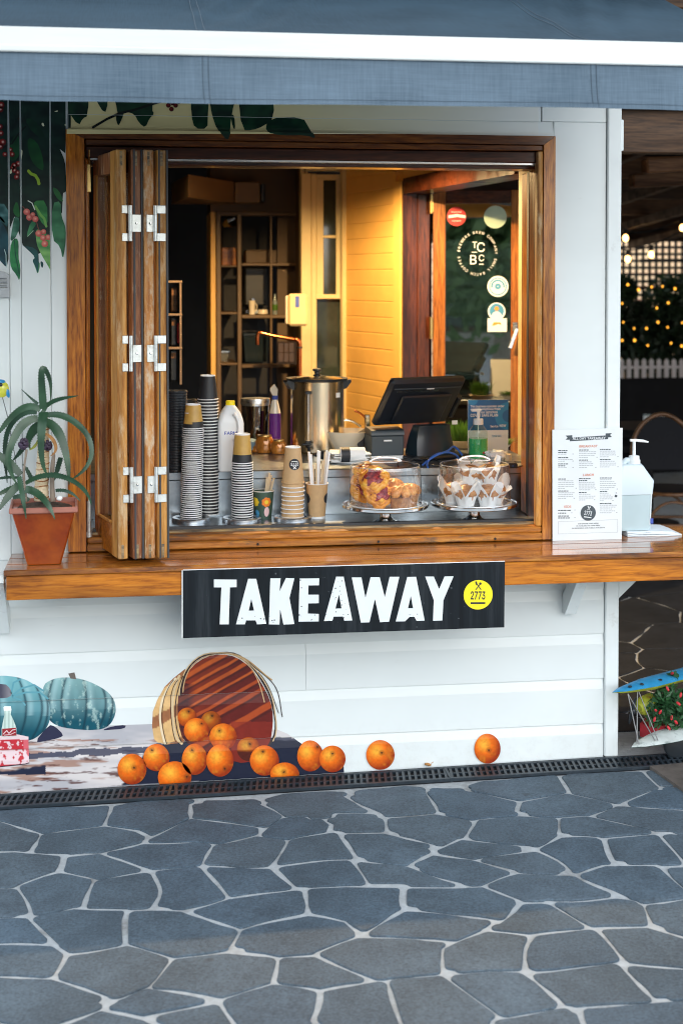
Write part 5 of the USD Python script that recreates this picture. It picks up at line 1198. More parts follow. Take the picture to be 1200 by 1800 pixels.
# ------------------------------------------------------------------ cups
mat("cup_black", (0.012, 0.014, 0.017), rough=0.5, var=0.1)
mat("cup_white", (0.78, 0.79, 0.79), rough=0.5, var=0.02)
mat("cup_gold", (0.50, 0.30, 0.07), rough=0.42, var=0.12, scale=30)
mat("cup_kraft", (0.52, 0.34, 0.17), rough=0.7, var=0.07, scale=60)
def rimlathe(r, z, t, n=28): return lathe([(r + t * math.cos(a), z + t * math.sin(a)) for a in np.linspace(-math.pi, math.pi, 9)], n, cap=False)
def make_cup(label, group, loc, R, rb, h, body, base, top=None, tz=0.035, rim="cup_white", n=28):
    t = thing("paper_cup", label, "cup", loc, group=group)
    rr = lambda z: R - 0.001 + (rb - R + 0.001) * (z - 0.003) / (h - 0.003)
    part(t, "rim", rimlathe(R, 0.0022, 0.0021, n), rim, smooth=True, world=False)
    if top:
        part(t, "band", lathe([(rr(0.003), 0.003), (rr(tz), tz)], n, cap=False), body, smooth=40, world=False)
        part(t, "body", lathe([(rr(tz), tz), (rr(h - 0.004), h - 0.004)], n, cap=False), top, smooth=40, world=False)
    else:
        part(t, "body", lathe([(rr(0.003), 0.003), (rr(h - 0.004), h - 0.004)], n, cap=False), body, smooth=40, world=False)
    part(t, "base", lathe([(rr(h - 0.004), h - 0.004), (rb, h), (rb - 0.002, h), (rb - 0.0025, h - 0.006), (0, h - 0.006)], n, cap=False), base, smooth=40, world=False)
    return t
def px_m(px, py, Z): p, q = atz(px, py, Z), atz(px + 1, py, Z); return float(np.linalg.norm(q - p))
def stack(px_bot, py_bot, Z, px_top, rims, pitch, label, group, **kw):
    base = atz(px_bot, py_bot, Z); dx = (px_top - px_bot) * px_m(px_bot, py_bot, Z)
    first = make_cup(label, group, base + [0, 0, 0.012], **kw)
    rr = np.random.default_rng(int(px_bot))
    for k in range(1, rims):
        f = k / (rims - 1)
        copy_of(first, base + [dx * f + rr.normal(0, 0.0005), rr.normal(0, 0.0004), 0.012 + pitch * k], rotz=rr.uniform(0, 6), tilt=(rr.normal(0, 0.5), rr.normal(0, 0.5), 0), label=("topmost " + label.replace("cup upside down in", "cup of")) if k == rims - 1 and "kraft" not in label else None)
    return base
ZK = 0.0
pitch1 = 0.00785
b1 = stack(336, 917, ZBN, 340, 45, pitch1, "black and gold paper cup upside down in the tallest front stack", "cups in the tall front stack", R=0.0395, rb=0.0285, h=0.094, body="cup_black", base="cup_white", top="cup_gold", tz=0.027)
b2 = stack(367, 909, ZBN, 366, 38, 0.0121, "black paper cup upside down in the stack rising behind the tall front stack", "cups in the black stack behind", R=0.0395, rb=0.029, h=0.095, body="cup_black", base="cup_white")
b3 = stack(426, 917, ZBN, 426, 24, 0.0093, "black and gold paper cup upside down in the middle stack left of the floral cup", "cups in the middle stack", R=0.0395, rb=0.029, h=0.112, body="cup_black", base="cup_white", top="cup_gold", tz=0.034)
b4 = stack(514, 914, ZBN, 515, 8, 0.0165, "brown kraft paper cup upside down in the stack with the round dark badge", "cups in the kraft stack", R=0.0435, rb=0.030, h=0.140, body="cup_kraft", base="cup_white")
# the badge on the uppermost kraft cup
topcup = thing("paper_cup", "uppermost kraft paper cup, with a round dark badge, on the kraft stack", "cup", b4 + [0.002, 0, 0.012 + 0.0165 * 8], group="cups in the kraft stack")
R_, rb_, h_ = 0.0435, 0.030, 0.140
prof = lambda z: R_ - 0.001 + (rb_ - R_ + 0.001) * (z - 0.003) / (h_ - 0.003)
part(topcup, "rim", rimlathe(R_, 0.0022, 0.0021), "cup_kraft", smooth=True, world=False)
part(topcup, "body", lathe([(prof(0.003), 0.003), (prof(h_ - 0.004), h_ - 0.004)], 32, cap=False), "cup_kraft", smooth=40, world=False)
part(topcup, "base", lathe([(prof(h_ - 0.004), h_ - 0.004), (rb_, h_), (rb_ - 0.002, h_), (rb_ - 0.0025, h_ - 0.006), (0, h_ - 0.006)], 32, cap=False), "cup_white", smooth=40, world=False)
def wrap(m, prof_, a0):                               # flat art in (x, z) laid round the cup; x in metres of arc
    v = np.asarray(m.vertices); z = v[:, 2]; r = prof_(z) + 0.0006 - v[:, 1]
    a = a0 + v[:, 0] / prof_(0.07)
    return trimesh.Trimesh(np.stack([r * np.cos(a), r * np.sin(a), z], 1), m.faces, process=False)
def art(poly, t=0.0003, step=0.003):
    p, f = flatmesh(poly, step); return trimesh.Trimesh(np.c_[p[:, 0], np.full(len(p), -t), p[:, 1]], f, process=False)
part(topcup, "badge", wrap(art(Point(0.008, 0.075).buffer(0.0215)), prof, -1.72), "ink", world=False)
tm = meshkit.text_mesh("2773", 0.011, 0.0002, bold=True); v = np.array(tm.vertices); v[:, 0] = (v[:, 0] - v[:, 0].mean()) * 0.8
mrk = cat(trimesh.Trimesh(np.stack([-v[:, 0] + 0.008, -0.0008 - v[:, 2], -v[:, 1] + 0.081], 1), tm.faces, process=False), art(sbox(-0.004, 0.085, 0.02, 0.0875), 0.0009), art(LineString([(0.003, 0.058), (0.013, 0.068)]).buffer(0.0012), 0.0009), art(LineString([(0.013, 0.058), (0.003, 0.068)]).buffer(0.0012), 0.0009))
part(topcup, "badge_print", wrap(mrk, prof, -1.72), "cup_white", world=False)
RINGL = ["under the tallest front cup stack", "under the middle cup stack", "under the kraft cup stack"]
for (px, py), s in zip(((336, 916), (424.5, 916), (515, 914)), RINGL):
    c = atz(px, py, ZBN)
    t = thing("cup_holder", "round steel cup dispenser ring set in the bench " + s, "cup holder", c, group="cup dispenser rings")
    part(t, "flange", lathe([(0.074, 0.0), (0.0745, 0.002), (0.074, 0.013), (0.071, 0.016), (0.056, 0.016), (0.053, 0.013), (0.053, 0.001)], 48, cap=False), "steel", smooth=35, world=False)
    part(t, "well", lathe([(0.053, 0.004), (0, 0.004)], 32, cap=False), "black_plastic", world=False)
# lids at the far left
c = atz(309, 828, ZR)
lidp = thing("coffee_cover", "black plastic cup lid in the dim stack at the left edge of the window", "lid", c, group="stack of black lids")
part(lidp, "lid", lathe([(0.0, 0.006), (0.036, 0.006), (0.038, 0.010), (0.043, 0.010), (0.0455, 0.004), (0.044, 0.0)], 24, cap=False), "black_plastic", smooth=30, world=False)
for k in range(1, 30): copy_of(lidp, c + [0.0006 * (k % 3), 0, 0.0105 * k])
c2 = atz(318, 826, ZR) + [0.02, 0.06, 0]
for k in range(0, 26): copy_of(lidp, c2 + [0, 0, 0.0105 * k])
# ------------------------------------------------------------------ milk jug and the white carton behind
pl = atz(405, 826, ZR)
mat("milk_plastic", (0.76, 0.79, 0.80), rough=0.35, var=0.02, sss=0.0)
mat("yellow_cap", (0.88, 0.70, 0.01), rough=0.4, var=0.03)
mat("label_blue", (0.05, 0.09, 0.4), rough=0.5); mat("label_red", (0.55, 0.03, 0.06), rough=0.5)
jug = thing("milk_bottle", "white plastic milk bottle with yellow cap behind the cup stacks", "bottle", pl)
k_ = px_m(405, 826, ZR)
hh = 120 * k_; hw = 22.5 * k_
sec = lambda w, d, z, r: [(x, y, z) for x, y in np.asarray(sbox(-w + r, -d + r, w - r, d - r).buffer(r, quad_segs=4).exterior.coords)[:-1]]
secs = [sec(hw * .92, hw * .92, 0, .012), sec(hw, hw, .008, .016), sec(hw, hw, hh * .70, .016), sec(hw * .93, hw * .93, hh * .76, .02), sec(hw * .78, hw * .80, hh * .845, .022), sec(hw * .50, hw * .55, hh * .92, .018), sec(hw * .36, hw * .38, hh * .945, .012), sec(hw * .36, hw * .38, hh * .955, .012)]
def loft(secs):
    n = len(secs[0]); v = np.vstack(secs); f = []
    for s in range(len(secs) - 1):
        i = np.arange(n); j = (i + 1) % n; o = s * n
        f += [np.stack([o + i, o + j, o + n + j], 1), np.stack([o + i, o + n + j, o + n + i], 1)]
    c0, c1 = np.mean(secs[0], 0), np.mean(secs[-1], 0); v = np.vstack([v, c0, c1]); i = np.arange(n); j = (i + 1) % n; o = (len(secs) - 1) * n
    f += [np.stack([np.full(n, len(v) - 2), j, i], 1), np.stack([np.full(n, len(v) - 1), o + i, o + j], 1)]
    return trimesh.Trimesh(v, np.vstack(f), process=False)
part(jug, "body", loft(secs), "milk_plastic", smooth=40, world=False)
part(jug, "cap", lathe([(0.0165, hh * .95), (0.0175, hh * .955), (0.0175, hh * 1.01), (0.0160, hh * 1.018), (0, hh * 1.018)], 24), "yellow_cap", smooth=30, world=False)
part(jug, "handle", tube(bezier([(hw * .2, -hw * .95, hh * .84), (hw * .75, -hw * 1.25, hh * .78), (hw * .75, -hw * 1.25, hh * .5), (hw * .2, -hw * .95, hh * .45)], 14), 0.007, 8), "milk_plastic", smooth=True, world=False)
tx = meshkit.text_mesh("FARM", 0.012, 0.0006, bold=True)
v = np.array(tx.vertices); tmj = trimesh.Trimesh(np.stack([v[:, 0] * 1.1 - hw * .55, -hw - 0.0006 - v[:, 2], v[:, 1] + hh * .54], 1), tx.faces, process=False)
part(jug, "print", tmj, "label_blue", world=False)
part(jug, "print_bar", bx(hw * .3, hw * .8, -hw - .0012, -hw - .0002, hh * .54, hh * .565), "label_red", world=False)
pc = atz(388, 826, ZR) + [0, -0.01, 0]
carton = thing("milk_carton", "plain white carton between the black cup stack and the milk bottle", "carton", pc)
part(carton, "body", bx(-0.026, 0.022, 0, 0.055, 0, 68 * k_, 0.003), "milk_plastic", world=False)
part(carton, "gable", hull([(x, y, z) for x in (-0.026, 0.022) for y, z in ((0.001, 68 * k_), (0.054, 68 * k_), (0.028, 80 * k_))]), "milk_plastic", world=False)
# ------------------------------------------------------------------ green floral cup with wooden sticks, kraft cup with straws
mat("cup_green", (0.045, 0.085, 0.06), rough=0.5, var=0.1)
mat("pale_wood", (0.62, 0.49, 0.32), rough=0.7, var=0.12, scale=40, stretch=(1, 1, .1))
mat("petal_orange", (0.78, 0.2, 0.02), rough=0.5); mat("petal_pink", (0.75, 0.5, 0.5), rough=0.5); mat("petal_yellow", (0.8, 0.55, 0.03), rough=0.5)
pg = atz(463, 910, ZBN); k_ = px_m(463, 910, ZBN)
gc = thing("floral_cup", "dark green paper cup with painted flowers holding wooden stirrers", "cup", pg)
hg, Rg, rg = 48 * k_, 18.5 * k_, 14.0 * k_
profg = lambda z: rg + (Rg - rg) * z / hg
part(gc, "body", lathe([(rg - .002, 0.004), (rg, 0), (rg, 0.001), (Rg, hg), (Rg - 0.001, hg), (rg - 0.001, 0.006), (0, 0.006)], 32, cap=False), "cup_green", smooth=40, world=False)
part(gc, "rim", rimlathe(Rg, hg, 0.0016), "cup_white", smooth=True, world=False)
flower = lambda cx, cz, r, n=7: unary_union([Point(cx + r * .6 * math.cos(a), cz + r * .6 * math.sin(a)).buffer(r * .42, quad_segs=4) for a in np.linspace(0, 6.283, n, endpoint=False)] + [Point(cx, cz).buffer(r * .6)])
part(gc, "flower", wrap(art(flower(0.010, hg * .62, .019)), profg, -1.60), "petal_orange", world=False)
part(gc, "flower_centre", wrap(art(Point(0.010, hg * .62).buffer(.008), .0006), profg, -1.60), "petal_yellow", world=False)
part(gc, "flower", wrap(art(shapely.affinity.scale(Point(0.012, hg * .26).buffer(.014), .8, 1.35)), profg, -1.60), "petal_pink", world=False)
part(gc, "flower", wrap(art(flower(-0.038, hg * .62, .018)), profg, -1.60), "petal_yellow", world=False)
part(gc, "flower", wrap(art(flower(-0.034, hg * .2, .014)), profg, -1.60), "sticker_blue", world=False)
def rod(name, label, cat_, base, top, w, d, m, group):
    t = thing(name, label, cat_, base, group=group)
    part(t, name + "_body", bar(base, top, w, d, min(w, d) * .3, up=(0.3, 1, 0)), m)
rodr = np.random.default_rng(5)
for k, (dx, hpx) in enumerate(((2, 48), (7, 55), (10, 50), (14, 46), (12, 40))):
    b = pg + [0.0 + k * .002, 0.002 * (k - 2), 0.012]
    rod("wooden_stirrer", "thin wooden stirrer standing in the green floral cup", "stirrer", b, pg + [(dx + 4) * k_, 0.010 * (k % 3 - 1), (hpx + 24) * k_], 0.0075, 0.0018, "pale_wood", "stirrers in the green cup")
pk = atz(557, 910, ZBN); k_ = px_m(557, 910, ZBN)
kc = thing("kraft_cup", "kraft paper cup with dark side badges holding paper straws", "cup", pk)
hk, Rk, rk = 61 * k_, 19.5 * k_, 14.0 * k_
profk = lambda z: rk + (Rk - rk) * z / hk
part(kc, "body", lathe([(rk - .002, 0.004), (rk, 0), (rk, 0.001), (Rk, hk), (Rk - 0.001, hk), (rk - 0.001, 0.006), (0, 0.006)], 32, cap=False), "cup_kraft", smooth=40, world=False)
part(kc, "rim", rimlathe(Rk, hk, 0.0018), "cup_white", smooth=True, world=False)
part(kc, "foot", lathe([(rk + .0006, 0.0), (profk(0.008) + .0006, 0.008)], 32, cap=False), "cup_white", world=False)
for a0 in (-2.95, -0.42): part(kc, "badge", wrap(art(Point(0, hk * .58).buffer(.019)), profk, a0), "ink", world=False)
straws = [(-15, 117, "cup_white"), (-11, 112, "cup_white"), (-6, 92, "pale_wood"), (-2, 96, "pale_wood"), (2, 119, "cup_white"), (5, 117, "cup_white"), (9, 100, "pale_wood"), (14, 116, "pale_wood"), (18, 118, "cup_white"), (21, 117, "cup_white"), (-9, 95, "pale_wood"), (12, 94, "pale_wood")]
for k, (dx, hpx, m) in enumerate(straws):
    b = pk + [dx * .4 * k_, 0.006 * (k % 3 - 1), 0.010]
    t = thing("paper_straw" if m == "cup_white" else "wooden_skewer", ("white paper straw standing in the kraft cup" if m == "cup_white" else "slim wooden skewer standing in the kraft cup"), "straw" if m == "cup_white" else "skewer", b, group="straws in the kraft cup" if m == "cup_white" else "skewers in the kraft cup")
    part(t, "straw_tube" if m == "cup_white" else "skewer_shaft", tube([b, pk + [dx * k_, 0.012 * (k % 3 - 1), hpx * k_]], 0.0052 if m == "cup_white" else 0.003, 10), m, smooth=40)
# ------------------------------------------------------------------ cake stands
mat("dome_handle", (0.8, 0.82, 0.82), rough=0.1, metal=0.6)
pane("dome_glass", (0.975, 0.985, 0.985), extra=0.05, power=2.2)
def cake_stand(px, py, s):
    c = atz(px, py, ZBN)
    t = thing("cake_stand", "round polished steel cake stand holding " + s, "cake stand", c, group=None)
    part(t, "foot", lathe([(0, 0), (0.046, 0), (0.047, 0.003), (0.030, 0.010), (0.022, 0.022), (0.020, 0.040), (0.026, 0.049), (0.0, 0.052)], 40, cap=False), "polished_steel", smooth=35, world=False)
    part(t, "plate", lathe([(0.0, 0.050), (0.12, 0.052), (0.160, 0.056), (0.166, 0.060), (0.166, 0.069), (0.163, 0.071), (0.159, 0.068), (0.0, 0.0655)], 64, cap=False), "polished_steel", smooth=35, world=False)
    zp = 0.066
    d = thing("cake_dome", "clear acrylic dome lid covering " + s, "dome lid", c + [0, 0, zp])
    hd, Rd = 0.157, 0.138
    part(d, "cover", lathe([(Rd + 0.006, 0.002), (Rd + 0.002, 0.006), (Rd - 0.002, hd * .9), (Rd - 0.006, hd * .955), (Rd - 0.016, hd * .985), (Rd * .55, hd + .008), (0.0, hd + .013)], 64, cap=False), "dome_glass", smooth=30, world=False)
    part(d, "rim", rimlathe(Rd + 0.004, 0.004, 0.0025, 64), "dome_handle", smooth=True, world=False)
    part(d, "shoulder", rimlathe(Rd - 0.008, hd * .962, 0.0012, 64), "dome_handle", smooth=True, world=False)
    part(d, "handle", tube(bezier([(-0.060, 0, hd + .008), (-0.045, 0, hd + .030), (0.045, 0, hd + .030), (0.060, 0, hd + .008)], 20), np.r_[.007, np.full(18, .0042), .007], 10), "dome_handle", smooth=True, world=False)
    return c + [0, 0, zp + 0.001]
cakeL = cake_stand(677, 917, "jam danishes and brioche buns")
cakeR = cake_stand(833, 914, "muffins wrapped in white paper")
def blob(rx, ry, rz, amp, freq, seed, sub=3):
    m = trimesh.creation.icosphere(sub); v = np.asarray(m.vertices)
    d = 1 + amp * (meshkit.fbm(v * freq + seed * 7.3, 4, seed) - 0.5) * 2
    return trimesh.Trimesh(v * d[:, None] * [rx, ry, rz], m.faces, process=False)
def pastry_mat(name, lo, mid_, hi, rough=0.4, scale=30):
    usdkit.material(stage, "/World/Looks/" + name, {"g": ("geometry", {}), "n": ("noise_texture", {"scale": scale, "detail": 6, "roughness": 0.7}), "r": ("rgb_ramp", {"ramp": [(0.32, lo), (0.5, mid_), (0.68, hi)]}), "b": ("bump", {"strength": 1.0, "distance": 0.002}), "p": ("principled_bsdf", {"roughness": rough, "coat_weight": 0.15})},
                    [("g.position", "n.vector"), ("n.fac", "r.fac"), ("r.color", "p.base_color"), ("n.fac", "b.height"), ("b.normal", "p.normal")], surface="p.BSDF")
pastry_mat("crust", (0.40, 0.10, 0.006), (0.82, 0.32, 0.025), (0.92, 0.58, 0.10))
pastry_mat("croissant", (0.34, 0.11, 0.018), (0.72, 0.30, 0.07), (0.90, 0.56, 0.22))
pastry_mat("jam", (0.06, 0.004, 0.008), (0.24, 0.012, 0.02), (0.48, 0.06, 0.04), rough=0.12, scale=60)
pastry_mat("muffin_cake", (0.20, 0.07, 0.02), (0.40, 0.17, 0.055), (0.58, 0.29, 0.11))
pastry_mat("muffin_side", (0.30, 0.13, 0.06), (0.46, 0.22, 0.12), (0.60, 0.34, 0.2), rough=.7)
pastry_mat("seeds", (0.02, 0.012, 0.01), (0.09, 0.04, 0.02), (0.6, 0.35, 0.1), scale=90)
def danish(off, rz, tilt, s, label):
    t = thing("danish", label, "pastry", cakeL + off)
    r_ = np.random.default_rng(int(1e4 * abs(off[0]) + 9))
    ringm = []
    for k in range(3):                                # coiled, layered rim
        a = np.linspace(0, 2 * math.pi, 40)
        rad = 0.040 - 0.007 * k
        pts = np.stack([rad * np.cos(a) * (1 + .07 * np.sin(3 * a + k)), rad * np.sin(a) * (1 + .07 * np.cos(4 * a)), 0.012 + 0.007 * k + 0.004 * np.sin(5 * a + k)], 1)
        ringm.append(tube(pts, 0.0115 - 0.0015 * k + 0.002 * np.sin(7 * a), 10))
    base = blob(0.046, 0.046, 0.016, 0.12, 3, 3); base = moved(base, (0, 0, 0.012))
    f = lambda m: moved(moved(m, s=s), rx=tilt[0], ry=tilt[1], rz=rz)
    part(t, "base", f(base), "crust", smooth=True, world=False)
    part(t, "rim", f(cat(ringm)), "crust", smooth=True, world=False)
    part(t, "jam", f(moved(blob(0.033, 0.033, 0.014, 0.35, 5, 8), (0, 0, 0.028))), "jam", smooth=True, world=False)
FT = 1.05                                              # leaning so the filling faces the street
danish([-0.044, -0.066, 0.044], 0.2, (FT, .1), 1.12, "lower danish with dark red jam at the front of the left dome")
danish([-0.052, -0.060, 0.096], -0.3, (FT - .15, -.1), 1.15, "upper jam danish resting on the lower one in the left dome")
danish([-0.085, 0.005, 0.040], 0.9, (0.5, -.5), 1.05, "dark seeded danish low at the left side of the left dome")
danish([-0.070, 0.035, 0.105], 0.1, (0.25, .1), 1.05, "topmost danish of the pile at the back of the left dome")
danish([-0.078, 0.030, 0.072], 0.5, (0.35, -.2), 1.05, "danish in the middle of the pile at the back of the left dome")
def brioche(off, rz, label, s=1.0):
    t = thing("brioche_bun", label, "pastry", cakeL + off)
    part(t, "base", moved(lathe([(0, 0), (0.028, 0.0), (0.036, 0.03), (0.036, 0.034), (0, 0.036)], 28, cap=False), s=s, rz=rz), "muffin_cake", smooth=40, world=False)
    tw = []
    for k in range(5):
        a = rz + k * 1.2566; p0 = np.array([0.034 * math.cos(a), 0.034 * math.sin(a), 0.034])
        tw.append(tube(bezier([p0, p0 * [.9, .9, 1] + [0, 0, 0.022], [0.012 * math.cos(a + 1.4), 0.012 * math.sin(a + 1.4), 0.064], [0.016 * math.cos(a + 2.6), 0.016 * math.sin(a + 2.6), 0.056]], 12), [.009, .013, .015, .016, .016, .015, .0145, .0135, .0125, .011, .009, .005], 10))
    part(t, "twist", moved(cat(tw), s=s), "croissant", smooth=True, world=False)
brioche([0.040, -0.072, 0.0], 0.3, "twisted brioche bun at the front right of the left dome", 1.12)
brioche([0.088, -0.012, 0.0], 1.2, "twisted brioche bun at the right edge of the left dome", 1.12)
brioche([0.030, 0.030, 0.012], 2.2, "twisted brioche bun at the back of the left dome", 1.15)
def tulip(R, h, seed):                                 # a square of paper pressed round the muffin, four corners standing up
    r_ = np.random.default_rng(seed)
    na, nh = 48, 8
    a = np.linspace(0, 2 * math.pi, na, endpoint=False); tt = np.linspace(0, 1, nh)
    A, T = np.meshgrid(a, tt)
    peak = np.abs(np.cos(2 * (A + r_.uniform(0, 1.5)))) ** 0.8
    top = h * (0.62 + 0.62 * peak + 0.16 * np.sin(5 * A + seed))
    fold = 0.0035 * np.sin(9 * A + r_.uniform(0, 6)) * T + 0.002 * np.sin(17 * A) * T
    rr = 0.026 + (R - 0.026) * np.minimum(1, T * 1.2) + np.maximum(0, T - .6) * 0.06 * peak + fold + 0.001
    Z = T * top + 0.0
    v = np.stack([rr * np.cos(A), rr * np.sin(A), Z], -1).reshape(-1, 3)
    i = np.arange(nh - 1)[:, None]; j = np.arange(na)[None]
    q0 = (i * na + j).ravel(); q1 = (i * na + (j + 1) % na).ravel()
    return trimesh.Trimesh(v, np.vstack([np.stack([q0, q1, q1 + na], 1), np.stack([q0, q1 + na, q0 + na], 1)]), process=False)
leafmat("muffin_paper", (0.84, 0.86, 0.87), (0.90, 0.91, 0.91), rough=0.6, trans=0.2)
def muffin(off, seed, label, tilt=(0, 0), paper=True, s=1.12):
    t = thing("muffin", label, "muffin", cakeR + off)
    f = lambda m: moved(m, rx=tilt[0], ry=tilt[1], rz=seed * 1.3, s=s)
    part(t, "base", f(lathe([(0, 0), (0.025, 0), (0.034, 0.042), (0, 0.044)], 28, cap=False)), "muffin_side", smooth=40, world=False)
    part(t, "crown", f(moved(blob(0.039, 0.039, 0.026, 0.18, 4, seed), (0, 0, 0.046))), "muffin_cake", smooth=True, world=False)
    if paper: part(t, "paper_case", f(tulip(0.037, 0.066, seed)), "muffin_paper", smooth=60, world=False)
muffin([-0.048, -0.066, 0.0], 1, "paper wrapped muffin at the front left of the right dome")
muffin([0.036, -0.072, 0.0], 2, "paper wrapped muffin at the front centre of the right dome")
muffin([-0.078, 0.01, 0.0], 3, "paper wrapped muffin at the left edge of the right dome")
muffin([0.0, 0.004, 0.0], 4, "paper wrapped muffin hidden in the middle of the right dome")
muffin([0.076, -0.010, 0.002], 5, "dark topped muffin with torn paper at the right edge of the right dome", tilt=(0.35, -0.1))
muffin([0.0, 0.090, 0.0], 6, "paper wrapped muffin at the very back of the right dome")
muffin([-0.028, -0.020, 0.070], 7, "upper left muffin stacked on the others in the right dome", tilt=(0.1, -0.2))
muffin([0.052, -0.016, 0.070], 8, "upper right muffin stacked on the others in the right dome", tilt=(0.1, 0.25))
# ------------------------------------------------------------------ till, printer, cables
mat("till_plastic", (0.008, 0.010, 0.014), rough=0.33, var=0.2, scale=40, bump=0.00015, bscale=500)
mat("printer_plastic", (0.022, 0.036, 0.046), rough=0.42, var=0.08)
pb_ = atz(752, 806, ZR); k_ = px_m(752, 806, ZR)
YT = pb_[1] + 0.06
till = thing("till_screen", "black touch screen till seen from behind on a curved stand", "till", (pb_[0], YT, ZR), rotz=math.radians(20))
tl = math.radians(40)
W_, H_ = 0.36, 0.26
def tpt(m, y=0, z=0.12): return moved(m, (0, y, z), rx=tl)   # leaning back: top towards the street
ctr = at(735, 703, YT); zc_ = ctr[2] - ZR
slab = bx(-W_ / 2, W_ / 2, -0.020, 0.016, -H_ / 2, H_ / 2, 0.012)
inv = np.array([ctr[0] - pb_[0], 0]); c20, s20 = math.cos(math.radians(20)), math.sin(math.radians(20))
lx, ly = inv[0] * c20, -inv[0] * s20
part(till, "housing", moved(moved(slab, rx=tl), (lx, ly, zc_)), "till_plastic", smooth=25, world=False)
part(till, "back_cover", moved(moved(bx(-0.11, 0.13, -0.034, -0.0205, -0.11, 0.055, 0.006), rx=tl), (lx, ly, zc_)), "till_plastic", smooth=25, world=False)
part(till, "ridge", moved(moved(bx(-W_ / 2 + .02, W_ / 2 - .02, -0.025, -0.0202, 0.086, 0.094, 0.002), rx=tl), (lx, ly, zc_)), "dark_plastic", world=False)
part(till, "vent", cat([moved(moved(bx(-0.14 + .006 * i, -0.1375 + .006 * i, -0.0215, -0.0198, 0.070, 0.077), rx=tl), (lx, ly, zc_)) for i in range(34)] + [moved(moved(bx(-0.13 + .006 * i, -0.1275 + .006 * i, -0.0215, -0.0198, -0.105, -0.098), rx=tl), (lx, ly, zc_)) for i in range(14)]), "bench_steel", world=False)
part(till, "logo", moved(moved(bx(-0.005, 0.03, -0.0265, -0.0252, 0.087, 0.092), rx=tl), (lx, ly, zc_)), "white_plastic", world=False)
part(till, "screen", moved(moved(bx(-W_ / 2 + .012, W_ / 2 - .012, 0.0165, 0.018, -H_ / 2 + .012, H_ / 2 - .012), rx=tl), (lx, ly, zc_)), "black_plastic", world=False)
part(till, "card_reader", moved(moved(bx(W_ / 2 + 0.002, W_ / 2 + 0.022, -0.02, 0.03, -0.10, 0.02, 0.004), rx=tl), (lx, ly, zc_)), "till_plastic", world=False)
part(till, "plug_label", moved(bx(0.135, 0.162, -0.05, -0.0485, zc_ - 0.105, zc_ - 0.088), (lx, ly, 0)), "white_plastic", world=False)
# curved stand
a = np.linspace(0, 1, 12)
st_o = np.stack([ly - 0.075 + 0.02 * np.sin(a * 2.2) - 0.0 * a, 0.012 + a * 0.125], 1)
stv = []
for y, z in st_o: stv.append((y, z))
w0, w1 = 0.095, 0.075
vv = []
for i, (y, z) in enumerate(stv):
    w = w0 + (w1 - w0) * a[i]; bul = 0.012
    for u in np.linspace(-1, 1, 9): vv.append((lx + 0.045 + u * w, y + bul * u * u - bul, z))
for i, (y, z) in enumerate(stv):
    w = w0 + (w1 - w0) * a[i]
    for u in np.linspace(-1, 1, 9): vv.append((lx + 0.045 + u * w, y + 0.10 - 0.05 * a[i], z))
ff = []
n = 12
for i in range(n - 1):
    for j in range(8):
        q = i * 9 + j; ff += [(q, q + 1, q + 10), (q, q + 10, q + 9)]; q += n * 9; ff += [(q, q + 10, q + 1), (q, q + 9, q + 10)]
    for q, s in ((i * 9, 1), (i * 9 + 8, -1)):
        t_ = [(q, q + 9, q + 9 + n * 9), (q, q + 9 + n * 9, q + n * 9)]; ff += [x if s > 0 else x[::-1] for x in t_]
for j in range(8):
    q = (n - 1) * 9 + j; ff += [(q, q + 1, q + 1 + n * 9), (q, q + 1 + n * 9, q + n * 9)]
mat("stand_plastic", (0.012, 0.022, 0.03), rough=0.24, var=0.1)
part(till, "stand", trimesh.Trimesh(np.array(vv), np.array(ff), process=False), "stand_plastic", smooth=40, world=False)
part(till, "foot", bx(lx - 0.09, lx + 0.19, ly - 0.12, ly + 0.12, 0.0, 0.014, 0.005), "till_plastic", world=False)
pp = atz(681, 807, ZR)
pr = thing("receipt_printer", "small black receipt printer in front of the till", "printer", pp, rotz=math.radians(3))
wq = 29.5 * px_m(681, 807, ZR)
part(pr, "base", bx(-wq, wq, 0.0, 0.10, 0.0, 0.014, 0.002), "white_plastic", world=False)
part(pr, "body", bx(-wq, wq, 0.0, 0.14, 0.0145, 0.098, 0.004), "printer_plastic", world=False)
part(pr, "lid", hull([(s * wq, y, z) for s in (-1, 1) for y, z in ((-0.006, 0.099), (-0.006, 0.108), (0.0, 0.118), (0.015, 0.121), (0.12, 0.125), (0.14, 0.10))]), "printer_plastic", smooth=40, world=False)
part(pr, "logo", bx(-0.016, 0.018, -0.001, -0.0002, 0.074, 0.080), "white_plastic", world=False)
pt_ = atz(640, 800, ZR)
ct = thing("card_terminal", "black card terminal tucked beside the receipt printer", "card terminal", pt_)
part(ct, "body", hull([(x, y, z) for y in (0.0, 0.09) for x, z in ((-0.030, 0.045), (-0.018, 0.085), (0.025, 0.11), (0.032, 0.02), (0.02, 0.0), (-0.01, 0.0))]), "till_plastic", world=False)
def cable(label, pts, r, m):
    P_ = [atz(px, py, ZR + h) for px, py, h in pts]
    solo("cable", tube(spline(P_, 40), r, 8), m, label, "cable", smooth=True)
mat("cable_blue", (0.03, 0.12, 0.45), rough=0.4)
cable("blue network cable looping in front of the till to its right", [(742, 818, .004), (757, 806, .03), (790, 790, .05), (800, 786, .05), (812, 800, .02)], 0.0042, "cable_blue")
cable("second blue cable arching lower in front of the till", [(752, 822, .006), (756, 806, .03), (775, 796, .045), (800, 799, .03), (806, 806, .01)], 0.0042, "cable_blue")
cable("black cable tangled left of the blue cables", [(712, 812, .004), (728, 806, .02), (742, 808, .015), (735, 816, .004), (720, 814, .02), (748, 803, .02), (776, 816, .004)], 0.0032, "black_plastic")
